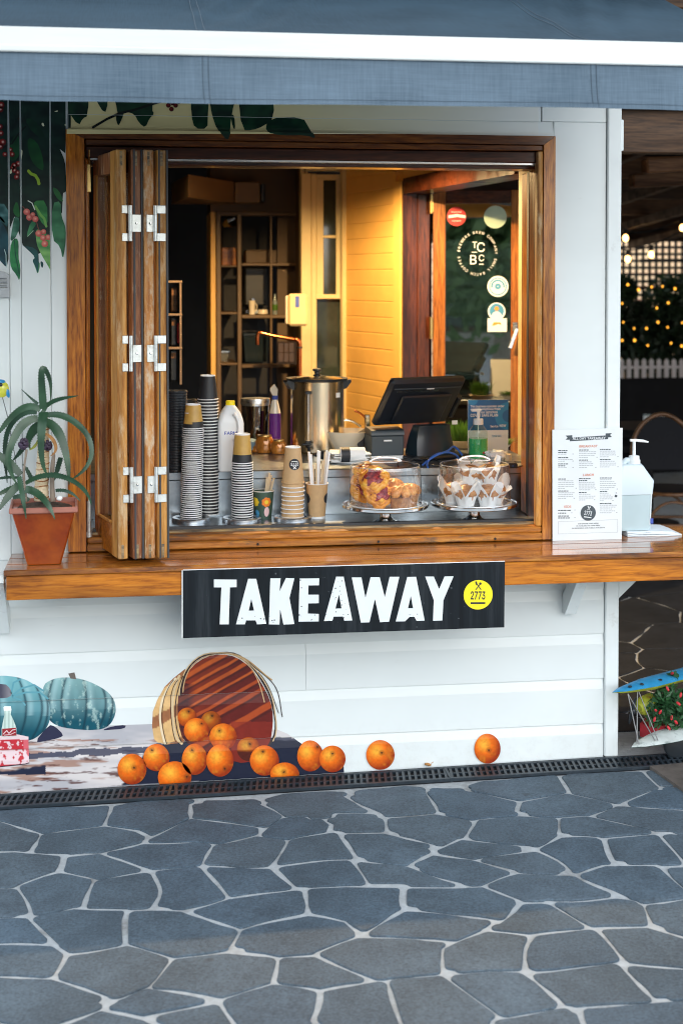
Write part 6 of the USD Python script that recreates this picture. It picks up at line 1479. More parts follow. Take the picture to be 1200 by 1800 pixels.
cable("black cable lying along the ledge between the cake domes", [(700, 820, .003), (726, 811, .012), (744, 816, .003), (760, 818, .02), (785, 822, .003)], 0.0036, "black_plastic")
cable("thin black cord hanging over the right cake dome", [(858, 756, .05), (880, 776, .03), (882, 800, .01), (888, 812, .01), (903, 812, .01), (907, 822, .004)], 0.0026, "black_plastic")
pq = atz(898, 822, ZR)
ps = thing("power_supply", "black power adapter box at the right end of the ledge", "adapter", pq)
part(ps, "body", bx(-0.016, 0.022, -0.02, 0.06, 0.0, 0.02, 0.004), "black_plastic", world=False)
part(ps, "lamp", bx(0.0, 0.003, -0.0215, -0.0202, 0.008, 0.011), "cable_blue", world=False)
# ------------------------------------------------------------------ receipts / paper bags left of the printer
pn = atz(615, 812, ZR)
bag = thing("paper_bags", "pile of folded white paper bags with dark print beside the printer", "paper bags", pn)
bagr = np.random.default_rng(8)
for k in range(6):
    w, d = 0.075, 0.055
    m = bx(-w, w, -d, d, 0, 0.004, 0.001); m = moved(m, (bagr.uniform(-.01, .01), bagr.uniform(0, .02), 0.003 + 0.007 * k), rz=bagr.uniform(-.3, .3), ry=bagr.uniform(-.06, .06), rx=bagr.uniform(-.05, .1))
    part(bag, "bag", m, "paper", world=False)
part(bag, "bag", moved(tube(np.stack([np.linspace(-.05, .05, 12), 0.0 * np.arange(12), np.zeros(12)], 1), 0.030, 14), (0.005, -0.03, 0.034)), "paper", smooth=40, world=False)
part(bag, "print", moved(tube(np.stack([np.linspace(-.048, -.012, 8), 0.0 * np.arange(8), np.zeros(8)], 1), 0.0306, 14), (0.005, -0.03, 0.034)), "ink", smooth=40, world=False)
blk = thing("black_pouch", "black fabric pouch lying behind the straws", "pouch", atz(577, 808, ZR))
part(blk, "body", moved(blob(0.055, 0.03, 0.022, 0.2, 2, 4), (0, 0, 0.02)), "black_plastic", smooth=True, world=False)
# ------------------------------------------------------------------ hand wash with green gel, blue notice, bowl of greens
pane("bottle_clear", (0.86, 0.93, 0.92), extra=0.02)
mat("green_gel", (0.02, 0.42, 0.12), rough=0.08, var=0.1, scale=12, coat=0.5, emit=None)
pgz = atz(840, 806, ZR); k_ = px_m(840, 806, ZR)
hs = thing("hand_sanitiser", "pump bottle of green hand gel in front of the blue notice", "bottle", pgz)
r0 = 17 * k_
part(hs, "gel", lathe([(0, 0.002), (r0 - .003, 0.002), (r0 - .001, .006), (r0 - .001, 36 * k_), (0, 36 * k_)], 36, cap=False), "green_gel", smooth=35, world=False)
part(hs, "bottle", lathe([(r0 - .002, 0), (r0, .004), (r0, 46 * k_), (r0 * .85, 52 * k_), (r0 * .5, 60 * k_), (r0 * .42, 63 * k_)], 36, cap=False), "bottle_clear", smooth=35, world=False)
part(hs, "collar", lathe([(r0 * .5, 60 * k_), (r0 * .52, 61 * k_), (r0 * .50, 70 * k_), (0, 71 * k_)], 24, cap=False), "white_plastic", smooth=30, world=False)
part(hs, "pump", cat(lathe([(.006, 70 * k_), (.006, 84 * k_), (0, 84.2 * k_)], 14, cap=False), bx(-.030, .012, -.007, .007, 83 * k_, 88 * k_, .003)), "white_plastic", world=False)
part(hs, "dip_tube", lathe([(.0025, .01), (.0025, 62 * k_)], 8), "white_plastic", world=False)
part(hs, "sticker", wrap(art(Point(0.012, 12 * k_).buffer(.005), 0), lambda z: r0 + 0 * np.asarray(z), -1.5), "sticker_red", world=False)
YN2 = pgz[1] + 0.09
cn = [at(822, 703, YN2), at(893, 703, YN2), at(892, 790, YN2), at(823, 790, YN2)]
zs = at(857, 756, YN2)[2]
mat("notice_blue", (0.012, 0.13, 0.36), rough=0.35, var=0.08, scale=9)
mat("notice_light", (0.02, 0.24, 0.52), rough=0.35, var=0.05)
nt = thing("notice", "small blue and white printed notice standing behind the green hand gel", "notice", (cn[0][0], YN2, ZR))
x0, x1 = cn[0][0], cn[1][0]
part(nt, "card", bx(x0, x1, YN2, YN2 + 0.003, ZR, cn[0][2]), "paper")
part(nt, "blue_panel", bx(x0, x1, YN2 - 0.0012, YN2 - 0.0002, zs, cn[0][2]), "notice_blue")
arc = Point(x1, (zs + cn[0][2]) / 2 - .005).buffer(.058).difference(Point(x1, (zs + cn[0][2]) / 2 - .005).buffer(.026)).intersection(sbox(x0, zs, x1, cn[0][2]))
part(nt, "ornament", cat(wallprism(arc, YN2 - .0018, YN2 - .0013), wallprism(Point(x0 + .02, cn[0][2]).buffer(.022).intersection(sbox(x0, zs, x1, cn[0][2])), YN2 - .0018, YN2 - .0013)), "notice_light")
def notice_text(s, px, py, hpx, wpx):
    k = px_m(857, 756, ZR); t = meshkit.text_mesh(s, hpx * k, 0.0004, bold=True); v = np.array(t.vertices)
    v[:, 0] *= wpx * k / np.ptp(v[:, 0]); o = at(px, py, YN2)
    return trimesh.Trimesh(np.stack([o[0] + v[:, 0], YN2 - .0021 - v[:, 2], o[2] + v[:, 1]], 1), t.faces, process=False)
for m_ in (notice_text("This business operates under", 826, 716, 3.2, 52), notice_text("our... exemptions from", 826, 721, 3.2, 46), notice_text("your restrictions", 843, 726, 3.2, 27), notice_text("COVID SAFE PLAN", 826, 732.5, 4.4, 42), notice_text("Service", 861, 751, 3.2, 12), notice_text("NSW", 877, 750, 3.5, 10)): part(nt, "lettering", m_, "paper")
part(nt, "lettering", notice_text("COVID SAFE", 864, 768, 3, 14), "sticker_blue")
leafmat("herb_green", (0.03, 0.10, 0.012), (0.10, 0.24, 0.03), trans=0.3)
def tuft(c, n, spread, h, seed, lean=0.5):
    r_ = np.random.default_rng(seed); V, F = [], []
    for k in range(n):
        a, rad = r_.uniform(0, 6.283), spread * math.sqrt(r_.uniform())
        b = np.array([rad * math.cos(a), rad * math.sin(a), 0]); L_ = h * r_.uniform(.5, 1)
        tip = b * (1 + lean) + [r_.normal(0, h * .15), r_.normal(0, h * .15), L_]
        w = r_.uniform(.0012, .0026); s = np.array([math.cos(a + 1.5) * w, math.sin(a + 1.5) * w, 0]); m_ = (b + tip) / 2 + [0, 0, L_ * .12]
        o = len(V) * 1; V += [b - s, b + s, m_ - s, m_ + s, tip]; F += [(o, o + 1, o + 3), (o, o + 3, o + 2), (o + 2, o + 3, o + 4)]
    return trimesh.Trimesh(np.array(V) + c, np.array(F), process=False)
pw = atz(810, 786, ZR)
bowl = thing("herb_planter", "shallow timber bowl planted with bright green herbs behind the till", "planter", pw)
part(bowl, "bowl", lathe([(0, 0), (0.05, 0), (0.075, 0.03), (0.08, 0.034), (0.07, 0.034), (0.0, 0.026)], 32, cap=False), "pale_wood", smooth=30, world=False)
part(bowl, "grass", tuft(np.array([-0.01, 0, 0.026]), 420, 0.05, 0.10, 4), "herb_green", world=False)
pw2 = atz(876, 790, ZR) + [0, -.01, 0]
bowl2 = thing("herb_planter", "second bowl with low olive green sprigs in front of the white notice", "planter", pw2)
part(bowl2, "bowl", lathe([(0, 0), (0.03, 0), (0.048, 0.02), (0.05, 0.024), (0.0, 0.02)], 28, cap=False), "white_plastic", smooth=30, world=False)
part(bowl2, "sprigs", tuft(np.array([0, 0, 0.02]), 260, 0.042, 0.035, 9, 1.2), "herb_green", world=False)
part(thing("napkin_pile", "crumpled pale wrap heaped right of the green hand gel", "wrap", atz(872, 808, ZR)), "sheet", moved(blob(0.045, 0.03, 0.022, .5, 3, 12), (0, 0, .02)), "white_plastic", smooth=60, world=False)
jar = thing("wooden_pot", "little wooden pot at the right end of the ledge", "pot", atz(898, 812, ZR) + [-.006, 0.02, 0])
part(jar, "pot", lathe([(0, 0), (0.012, 0), (0.013, .03), (0.011, .03), (0, .028)], 20, cap=False), "pale_wood", smooth=30, world=False)
# ------------------------------------------------------------------ urn, sink bowl, taps, spray bottle, glass jars
pu = atz(557, 794, ZR) ; k_ = px_m(557, 792, ZR)
mat("urn_steel", (0.80, 0.66, 0.46), rough=0.2, metal=1.0, var=0.04)
urn = thing("hot_water_urn", "tall stainless hot water urn with black lid rim and sight glass", "urn", pu)
ru, hu = 47 * k_, 128 * k_
part(urn, "drum", lathe([(0, 0.004), (ru - .004, 0.004), (ru, .01), (ru, hu - .008), (0, hu - .008)], 56, cap=False), "urn_steel", smooth=30, world=False)
part(urn, "lid_rim", lathe([(ru, hu - .010), (ru + .014, hu - .006), (ru + .017, hu + .004), (ru + .006, hu + .003), (ru - .004, hu + .002)], 56, cap=False), "black_plastic", smooth=30, world=False)
part(urn, "lid", lathe([(ru - .004, hu + .001), (ru * .6, hu + .010), (0, hu + .014)], 48, cap=False), "polished_steel", smooth=40, world=False)
part(urn, "knob", lathe([(.016, hu + .012), (.017, hu + .016), (.010, hu + .020), (.012, hu + .030), (.019, hu + .035), (.019, hu + .042), (0, hu + .046)], 24, cap=False), "black_plastic", smooth=30, world=False)
for s, ang in ((1, -0.15), (-1, math.pi + .3)):
    part(urn, "handle", moved(hull([(x, y, z) for y in (-.02, .02) for x, z in ((ru - .004, hu - .045), (ru - .004, hu - .01), (ru + .03, hu - .002), (ru + .032, hu - .012), (ru + .012, hu - .04))]), rz=ang), "black_plastic", world=False)
pane("sight_glass", (0.8, 0.85, 0.85), extra=0.2)
sgx = -0.052
sgy = -math.sqrt(ru * ru - sgx * sgx) - .012
part(urn, "sight_tube", moved(lathe([(.0075, .05), (.0075, hu - .05)], 14, cap=False), (sgx, sgy, 0)), "polished_steel", smooth=30, world=False)
part(urn, "sight_bracket", cat([bx(sgx - .012, sgx + .012, sgy - .008, sgy + .02, z, z + .012, .002) for z in (.05, hu - .058)]), "black_plastic", world=False)
part(urn, "tap", cat(tube([(sgx, sgy + .02, .035), (sgx, sgy - .03, .035), (sgx, sgy - .036, .02)], .008, 10), bx(sgx - .03, sgx + .012, sgy - .035, sgy - .018, .045, .054, .003)), "black_plastic", world=False)
part(urn, "rating_plate", moved(bx(-.01, .012, -.001, .001, hu - .075, hu - .055), (ru * .68, -ru * .75, 0), rz=.7), "paper", world=False)
mat("ceramic", (0.78, 0.70, 0.56), rough=0.18, var=0.02, coat=.4)
pbw = atz(602, 795, ZR) + [0.02, -.03, 0]; kb = px_m(602, 795, ZR)
basin = thing("white_bowl", "wide white ceramic bowl in front of the urn", "bowl", pbw)
rb2, hb2 = 44 * kb, 40 * kb
part(basin, "bowl", lathe([(0, 0), (rb2 * .42, 0), (rb2 * .62, hb2 * .22), (rb2 * .88, hb2 * .68), (rb2, hb2), (rb2 - .004, hb2), (rb2 * .83, hb2 * .7), (rb2 * .5, hb2 * .2), (0, hb2 * .1)], 48, cap=False), "ceramic", smooth=35, world=False)
tapp = thing("mixer_tap", "chrome spray tap with thin hanging hose beside the white bowl", "tap", atz(640, 790, ZR))
q = lambda px, py: at(px, py, tapp_y)
tapp_y = atz(640, 790, ZR)[1]
part(tapp, "spout", tube(bezier([q(634, 750), q(620, 738), q(606, 736), q(602, 740)], 12), .0055, 10), "polished_steel", smooth=True)
part(tapp, "aerator", bar(q(602, 738), q(602, 750), .013, .013, .002), "black_plastic")
part(tapp, "lever", tube(bezier([q(648, 742), q(642, 733), q(634, 725), q(623, 722)], 10), .0045, 8), "copper", smooth=True)
part(tapp, "body", bar(q(645, 728), q(647, 790), .022, .022, .004), "polished_steel")
part(tapp, "hose", tube([q(602, 750), q(603, 775), q(603, 792)], .0016, 6), "steel")
wcup = thing("steel_beaker", "plain steel beaker between the bowl and the card terminal", "beaker", atz(618, 797, ZR))
part(wcup, "beaker", lathe([(0, 0), (.024, 0), (.026, .052), (.0275, .053), (.024, .053), (.022, .004), (0, .004)], 28, cap=False), "white_plastic", smooth=30, world=False)
# spray bottle, jars
mat("purple_liquid", (0.13, 0.03, 0.22), rough=0.15, var=0.15)
psb = atz(485, 794, ZR) + [0, .05, 0]; ks = px_m(485, 792, ZR)
sp = thing("spray_bottle", "trigger spray bottle of purple cleaner left of the urn", "bottle", psb)
part(sp, "liquid", lathe([(0, 0), (10.5 * ks, 0), (10.5 * ks, 58 * ks), (10.3 * ks, 66 * ks), (0, 66 * ks)], 24, cap=False), "purple_liquid", smooth=30, world=False)
part(sp, "shoulder", lathe([(10.3 * ks, 66 * ks), (7.5 * ks, 78 * ks), (4.6 * ks, 90 * ks), (0, 90 * ks)], 24, cap=False), "ceramic", smooth=30, world=False)
part(sp, "collar", lathe([(5.2 * ks, 90 * ks), (5.2 * ks, 97 * ks), (0, 97 * ks)], 20, cap=False), "label_blue", smooth=30, world=False)
part(sp, "trigger", hull([(x * ks, y, z * ks) for y in (-.008, .008) for x, z in ((-4, 97), (4, 97), (5, 108), (-1, 117), (-8, 110), (-9, 106), (-4, 106))]), "ceramic", world=False)
mat("amber_glass", (0.45, 0.17, 0.03), rough=0.08, var=0.5, scale=30, coat=.6, metal=0.3)
for (px, py, r, h, lab) in ((463, 792, 17, 28, "round amber glass jar behind the middle cup stack"), (487, 794, 14, 22, "low amber jar under the purple spray bottle"), (449, 793, 9, 12, "tiny dark jar beside the amber jar")):
    c = atz(px, py, ZR); kk = px_m(px, py, ZR)
    t = thing("glass_jar", lab, "jar", c + ([0, -.06, 0] if px != 449 else [0, -.03, 0]))
    part(t, "jar", lathe([(0, 0), (r * kk * .8, 0), (r * kk, h * kk * .3), (r * kk, h * kk * .7), (r * kk * .7, h * kk), (0, h * kk)], 28, cap=False), "amber_glass", smooth=40, world=False)
    part(t, "lid", lathe([(r * kk * .72, h * kk), (r * kk * .72, h * kk + .006), (0, h * kk + .007)], 28, cap=False), "brass", smooth=40, world=False)
# grinder-like glass canister with steel top behind the jars
pgn = atz(452, 792, ZR) + [0, .10, 0]
gr = thing("glass_canister", "tall glass canister with steel lid in the shade left of the spray bottle", "canister", pgn)
pane("smoked_glass", (0.5, 0.42, 0.34), extra=0.08)
part(gr, "jar", lathe([(.05, 0), (.058, .01), (.062, .19)], 32, cap=False), "smoked_glass", smooth=30, world=False)
part(gr, "lid", lathe([(.064, .19), (.066, .20), (.064, .22), (0, .225)], 32, cap=False), "steel", smooth=30, world=False)
part(gr, "spoon", tube([(-.03, 0, .02), (.02, -.02, .21)], .006, 8), "rough_timber", world=False)
clo = thing("folded_cloth", "blue grey folded cloth behind the milk bottle", "cloth", atz(441, 793, ZR) + [0, -.02, 0])
mat("cloth_blue", (0.13, 0.2, 0.25), rough=0.9, var=0.2)
part(clo, "cloth", moved(blob(0.045, 0.03, 0.03, .25, 2, 3), (0, 0, .028)), "cloth_blue", smooth=60, world=False)
# ------------------------------------------------------------------ copper pipe, dispenser, shelf contents
cp = thing("copper_pipe", "bent copper water pipe rising behind the urn", "pipe", (at(525, 600, 2.6)[0], 2.6, 1.2))
c_ = lambda px, py: at(px, py, 2.6)
part(cp, "riser", tube([c_(526, 668), c_(526, 604), c_(525, 600), c_(521, 597), c_(517, 596)], .013, 12), "copper", smooth=True)
part(cp, "arm", tube([c_(517, 596), c_(480, 590), c_(460, 585), c_(455, 585), c_(453, 588), c_(452, 592), c_(452, 606)], .010, 12), "copper", smooth=True)
part(cp, "clip", tube([c_(526, 612), c_(526, 609)], .017, 12), "black_plastic")
dp = thing("soap_dispenser", "cream wall dispenser box with a small blue oblong logo", "dispenser", (*at(522, 545, 2.6)[:2], at(522, 545, 2.6)[2]))
d0, d1 = at(503, 545, 2.6), at(538, 545, 2.6)
zt_, zb3 = at(520, 516, 2.6)[2], at(520, 573, 2.6)[2]
part(dp, "box", moved(bx(0, 0.108, 0, 0.09, zb3, zt_, .012), (d0[0] + .01, 2.6, 0), rz=-.1), "inside_cream", smooth=30)
part(dp, "side", moved(bx(-.014, 0.001, 0.02, 0.09, zb3 + .01, zt_ - .01, .006), (d0[0] + .01, 2.6, 0), rz=-.1), "ceramic")
part(dp, "logo", moved(bx(0.040, 0.062, -.0016, -.0004, zb3 + .105, zb3 + .165), (d0[0] + .01, 2.6, 0), rz=-.1), "label_blue")
mat("tile_brown", (0.26, 0.18, 0.12), rough=.4, var=.15)
for i, (nm, lb, a, b, y0, y1, m, dy) in enumerate((
    ("cardboard_box", "flat brown cardboard box on the top shelf of the rack", 432, 519, 440, 461, "duct_paint", .10), ("cardboard_box", "orange brown basket box at the left of the top shelf", 390, 415, 436, 465, "fascia_wood", .20),
    ("cardboard_box", "pale box standing at the right of the top shelf", 492, 519, 388, 438, "duct_paint", .12), ("coffee_machine", "dark bulky machine in the middle compartment of the rack", 430, 470, 470, 520, "black_plastic", .2), ("storage_tub", "dark blue storage tub on the bottom shelf of the rack", 428, 472, 585, 638, "stand_plastic", .2), ("storage_tub", "dim grey tub on the left shelf of the rack", 386, 402, 615, 636, "bench_steel", .2))):
    Yq = YB + dy
    t = thing(nm, lb, nm.split("_")[-1], (at((a + b) / 2, y1, Yq)[0], Yq, at(450, y1, Yq)[2]))
    x0_, x1_ = at(a, 500, Yq)[0], at(b, 500, Yq)[0]; z0_, z1_ = SZ({461: 462, 465: 466, 438: 441, 520: 553, 638: 640, 636: 637}[y1]) + .001, at(450, y0, Yq)[2]
    if nm == "cardboard_box":
        part(t, "carton", bx(x0_, x1_, Yq, Yq + .2, z0_, z1_, .004), m); part(t, "flap", bx(x0_ + .005, x1_ - .005, Yq - .003, Yq + .1, z1_ + .0005, z1_ + .004), m)
    elif nm == "storage_tub":
        part(t, "tub", hull([(x, y, z) for z, e_ in ((z0_, .012), (z1_ - .02, 0)) for x in (x0_ + e_, x1_ - e_) for y in (Yq + e_, Yq + .2 - e_)]), m); part(t, "lid", bx(x0_ - .006, x1_ + .006, Yq - .006, Yq + .2, z1_ - .019, z1_, .004), m)
    else:
        part(t, "body", bx(x0_, x1_, Yq, Yq + .2, z0_ + .05, z1_, .01), m); part(t, "drip_tray", bx(x0_, x1_, Yq - .06, Yq + .2, z0_, z0_ + .03, .005), "bench_steel"); part(t, "spout", bar((x0_ + .05, Yq - .03, z0_ + .06), (x0_ + .05, Yq - .03, z0_ + .10), .02, .02, .003), "polished_steel")
mat("dim_glass", (0.30, 0.36, 0.36), rough=.1, metal=.3)
for a, y0, lb in ((443, 527, "white mug on the middle shelf of the rack"), (462, 543, "upturned glass dish on the middle shelf of the rack"), (483, 515, "slim bottle with green label on the middle shelf of the rack")):
    c = np.array([at(a, 553, YB + .03)[0], YB + .03, SZ(553) + .001]); hq = (552 - y0) * .0034
    t = thing("bottle" if a == 483 else "mug" if a == 443 else "glass_dish", lb, "bottle" if a == 483 else "mug" if a == 443 else "dish", c)
    part(t, "vessel", lathe([(0, 0), (.016, 0), (.017, hq * .6), (.007, hq * .78), (.007, hq), (0, hq)] if a == 483 else [(0, 0), (.017, 0), (.02, hq), (.018, hq), (.015, .006), (0, .006)] if a == 443 else [(.02, 0), (.032, .004), (.028, hq), (0, hq)], 20, cap=False), "ceramic" if a != 483 else "dim_glass", smooth=40, world=False)
    if a == 483: part(t, "label", lathe([(.0178, hq * .2), (.0178, hq * .5)], 20, cap=False), "herb_green", world=False)
    if a == 443: part(t, "handle", tube(bezier([(.017, 0, hq * .8), (.034, 0, hq * .8), (.034, 0, hq * .25), (.016, 0, hq * .25)], 10), .003, 6), "ceramic", world=False)
lampb = thing("clip_lamp", "chrome spot lamp glinting at the top left of the rack", "lamp", at(396, 400, YB + .2))
c = at(396, 395, YB + .2)
part(lampb, "head", moved(lathe([(.02, 0), (.04, .05), (.043, .07), (.036, .068), (.02, .01)], 20, cap=False), c, rx=1.2, rz=.6), "polished_steel", smooth=30)
part(lampb, "stem", bar(c, at(396, 378, YB + .2), .012, .012), "black_plastic")
# grid panel on the wall below
gp = thing("tile_panel", "small brown grid of tiles beside the copper pipe", "tile panel", (*at(505, 612, 3.02)[:2], at(505, 612, 3.02)[2]))
gq = lambda px, py: at(px, py, 3.015)
part(gp, "board", bx(gq(487, 610)[0], gq(521, 610)[0], 3.018, 3.026, gq(500, 640)[2], gq(500, 600)[2]), "inside_tan")
for i in range(3):
    for j in range(2):
        part(gp, "tile", bx(gq(489 + i * 9.4, 610)[0], gq(497.6 + i * 9.4, 610)[0], 3.012, 3.0178, gq(500, 619 + j * 17)[2], gq(500, 603 + j * 17)[2], .002), "tile_brown")
# dark poster shelf at the left
YQ = 1.9
ls = thing("wall_rack", "dim pigeonhole rack with packets on the dark left wall", "rack", (at(308, 600, YQ)[0], YQ, at(308, 640, YQ)[2]))
lq = lambda px, py: at(px, py, YQ)
for y in (493, 551, 610): part(ls, "shelf", bx(lq(270, y)[0], lq(320, y)[0], YQ, YQ + .12, lq(300, y + 4)[2], lq(300, y)[2], .002), "tile_brown")
part(ls, "side", bx(lq(316, 600)[0], lq(320, 600)[0] - .002, YQ + .002, YQ + .12, lq(300, 676)[2], lq(300, 497)[2]), "tile_brown")
part(ls, "back", bx(lq(270, 600)[0], lq(315.5, 600)[0], YQ + .1, YQ + .118, lq(300, 676)[2], lq(300, 497)[2]), "inside_black")
for i, (a, b, y0, y1, m) in enumerate(((300, 311, 558, 608, "black_plastic"), (312, 317, 567, 604, "sticker_red"), (300, 313, 505, 548, "dark_beam"), (299, 312, 616, 670, "black_plastic"))):
    t = thing("packet", ("black packet on the middle shelf of the dim rack", "red and yellow packet on the middle shelf of the dim rack", "dark brown packet on the top shelf of the dim rack", "black packet on the lowest shelf of the dim rack")[i], "packet", lq((a + b) / 2, y1))
    part(t, "pouch", bx(lq(a, 600)[0], lq(b - .8, 600)[0], YQ + .02, YQ + .06, lq(300, y1)[2], lq(300, y0)[2], .006), m)
    part(t, "label", bx(lq(a + 2, 600)[0], lq(b - 2.5, 600)[0], YQ + .0185, YQ + .0198, lq(300, y0 + 14)[2], lq(300, y0 + 4)[2]), "rough_timber" if i != 1 else "sticker_orange")
# ------------------------------------------------------------------ pendant lamps that light the inside
bulbmat("warm_filament", (1.0, 0.62, 0.26), 60.0)
mat("shade_black", (0.02, 0.02, 0.02), rough=.5)
def pendant(p, inten, label, drop=0.0):
    t = thing("pendant_lamp", label, "lamp", p, group=None)
    part(t, "shade", lathe([(.03, .10), (.035, .095), (.11, .0), (.108, .0), (.032, .09), (.0, .095)], 32, cap=False), "shade_black", smooth=30, world=False)
    part(t, "cord", lathe([(.003, .10), (.003, CEIL - p[2])], 8), "shade_black", world=False)
    part(t, "bulb", lathe([(.0, .052), (.012, .058), (.018, .068), (.012, .08), (.01, .088)], 20), "warm_filament", smooth=True, world=False)
    lt = UsdLux.SphereLight.Define(stage, t + "/light")
    lt.CreateRadiusAttr(0.02); lt.CreateIntensityAttr(inten); lt.CreateColorAttr(Gf.Vec3f(1.0, 0.65, 0.29)); UsdLux.LightAPI(lt.GetPrim()).CreateNormalizeAttr(True)
    lt.AddTranslateOp().Set(Gf.Vec3d(0, 0, 0.030))
pendant((0.26, 1.45, 2.46), LAMP, "black shaded pendant lamp hanging over the bench near the yellow boards")
pendant((-0.55, 2.3, 2.50), LAMP * 0.035, "black shaded pendant lamp hanging further in over the sink")
# ================================================================== MENU BOARD
YM = -0.035
menu = thing("menu_card", "white all day takeaway menu card propped upright on the counter right of the window", "menu", at(1032, 945, YM))
mc = [at(*p, YM) for p in ((970.5, 755.5), (1094, 752), (1092.5, 938.5), (971, 948))]
mz0 = ZC + 0.0005
mc[2][2] = mc[3][2] = mz0
part(menu, "card", wallprism(quadpoly(mc), YM, YM + 0.004), "sign_white")
MZ = lambda x, y: at(970 + x / 9.0, 750 + y / 9.0, YM)
ms = (MZ(1000, 800)[0] - MZ(100, 800)[0]) / 900.0            # metres per unit of the traced card
slopeM = (at(1090, 850, YM)[2] - at(975, 850, YM)[2]) / (at(1090, 850, YM)[0] - at(975, 850, YM)[0])
mat("menu_grey", (0.34, 0.36, 0.38), rough=.7); mat("menu_orange", (0.62, 0.20, 0.10), rough=.7); mat("menu_dark", (0.06, 0.075, 0.085), rough=.7)
def mtext(s, x, y, h, w, m="menu_dark", lift=0.0003, center=True):
    t = meshkit.text_mesh(s, h * ms, 0.0002, bold=True); v = np.array(t.vertices); v[:, 0] *= w * ms / np.ptp(v[:, 0])
    o = MZ(x, y); v[:, 0] -= np.ptp(v[:, 0]) / 2 if center else 0
    return trimesh.Trimesh(np.stack([o[0] + v[:, 0], YM - lift - v[:, 2], o[2] + v[:, 1] - h * ms / 2], 1), t.faces, process=False)
Q = lambda *p: Polygon([(q[0], q[2]) for q in (MZ(*z) for z in p)])
part(menu, "banner", wallprism(unary_union([Q((280, 172), (885, 135), (885, 195), (280, 230)), Q((212, 140), (318, 132), (318, 180), (280, 205), (212, 205), (245, 172)), Q((846, 105), (945, 100), (915, 130), (945, 162), (885, 168), (846, 160))]), YM - 0.0006, YM - 0.0001), "menu_dark")
bt_ = mtext("ALL DAY TAKEAWAY", 582, 182, 36, 520, lift=0.0008); v = np.array(bt_.vertices); v[:, 2] += 0 * v[:, 0]
part(menu, "banner_print", bt_, "sign_white")
part(menu, "heading", mtext("BREAKFAST", 570, 308, 34, 290), "menu_orange"); part(menu, "heading", mtext("LUNCH", 570, 762, 34, 170), "menu_orange"); part(menu, "heading", mtext("KIDS", 242, 1265, 34, 110), "menu_orange")
mr = np.random.default_rng(4)
heads, lines_ = [], []
def para(x, y0, n, wmax, head=True, hn=1):
    y = y0
    for k in range(n):
        w = wmax * mr.uniform(.7, 1.0) if k < n - 1 else wmax * mr.uniform(.3, .7)
        if k < hn: w = wmax * mr.uniform(.45, .75)
        xx = x
        while xx < x + w:
            ww = mr.uniform(16, 46); 
            hgt = 14 if k < hn else 9
            p = Q((xx, y), (xx + ww, y - ww * .045), (xx + ww, y + hgt - ww * .045), (xx, y + hgt))
            (heads if k < hn else lines_).append(p); xx += ww + 7
        y += 30
    for _ in range(1): lines_.append(Q((x + wmax + 5, y - 34), (x + wmax + 26, y - 35), (x + wmax + 26, y - 24), (x + wmax + 5, y - 23)))
for x, y, n, w, hn in ((95, 370, 3, 220, 2), (95, 482, 3, 220, 1), (95, 582, 3, 220, 2), (425, 362, 5, 270, 1), (425, 522, 5, 250, 1), (755, 352, 5, 270, 1), (755, 512, 5, 270, 1), (95, 822, 6, 270, 1), (95, 1012, 5, 240, 1), (425, 815, 7, 250, 2), (425, 1035, 5, 230, 1), (755, 805, 7, 260, 1), (755, 1018, 6, 190, 1), (755, 1208, 6, 250, 1), (95, 1318, 1, 250, 1), (95, 1362, 1, 200, 1), (95, 1408, 2, 250, 2)):
    para(x, y, n, w, hn=hn)
part(menu, "print", wallprism(unary_union(lines_), YM - 0.0004, YM - 0.0001), "menu_grey"); part(menu, "print", wallprism(unary_union(heads), YM - 0.0004, YM - 0.0001), "menu_dark")
fr = Q((95, 1500), (1040, 1468), (1040, 1670), (95, 1700)); part(menu, "box_rule", wallprism(fr.difference(fr.buffer(-4 * ms)), YM - 0.0004, YM - 0.0001), "menu_grey")
part(menu, "print", cat([mtext(s, 570, y, 15, w) for s, y, w in (("OUR ENTIRE CAFE MENU", 1532, 330), ("IS AVAILABLE TO TAKE AWAY", 1566, 380), ("ON WEEKENDS AND PUBLIC HOLIDAYS", 1602, 520))]), "menu_dark")
badge(menu, MZ(570, 1363), 120 * ms, YM, "menu_dark", "sign_white", tilt=0.16)
part(menu, "ornament", wallprism(unary_union([Q((985, 1105), (1000, 1075), (1030, 1085), (1030, 1105), (1010, 1120)), Q((1002, 1050), (1015, 1038), (1026, 1055))]), YM - 0.0004, YM - 0.0001), "menu_dark")

# ================================================================== PUMP BOTTLE AND CLOTH
pane("hdpe_pane", (.9, .95, .95))
mat("hdpe", (0.58, 0.67, 0.71), rough=.38, var=.04, sss=.0)
mat("hdpe_liquid", (0.44, 0.55, 0.58), rough=.3, var=.05)
mat("towel", (0.70, 0.76, 0.80), rough=.9, var=.05, bump=.0008, bscale=300)
part(counter, "corner_plank", bx(XCORN + 0.004, CX1, 0.0005, 0.22, ZC - CT, ZC - 0.0006, 0.0025), "worn_counter")
YB2 = 0.075
pbx = atz(1112, 938, ZC)
jb = thing("pump_bottle", "large white pump bottle of hand rub behind the menu card", "bottle", (pbx[0], YB2, ZC))
J = lambda px, py: (at(px, py, YB2)[0] - pbx[0], at(px, py, YB2)[2] - ZC)
zb_c = 0.022
def jsec(x0, x1, z, d=.055, r=.014): return [(x, y, z) for x, y in np.asarray(sbox(x0 + r, -d + r, x1 - r, d - r).buffer(r, quad_segs=4).exterior.coords)[:-1]]
xl = XCORN + 0.008 - pbx[0]
part(jb, "body", loft([jsec(xl + .006, J(1134, 920)[0], zb_c), jsec(xl, J(1136, 912)[0], zb_c + .006), jsec(xl, J(1139, 866)[0], J(1139, 866)[1])]), "hdpe_liquid", smooth=30, world=False)
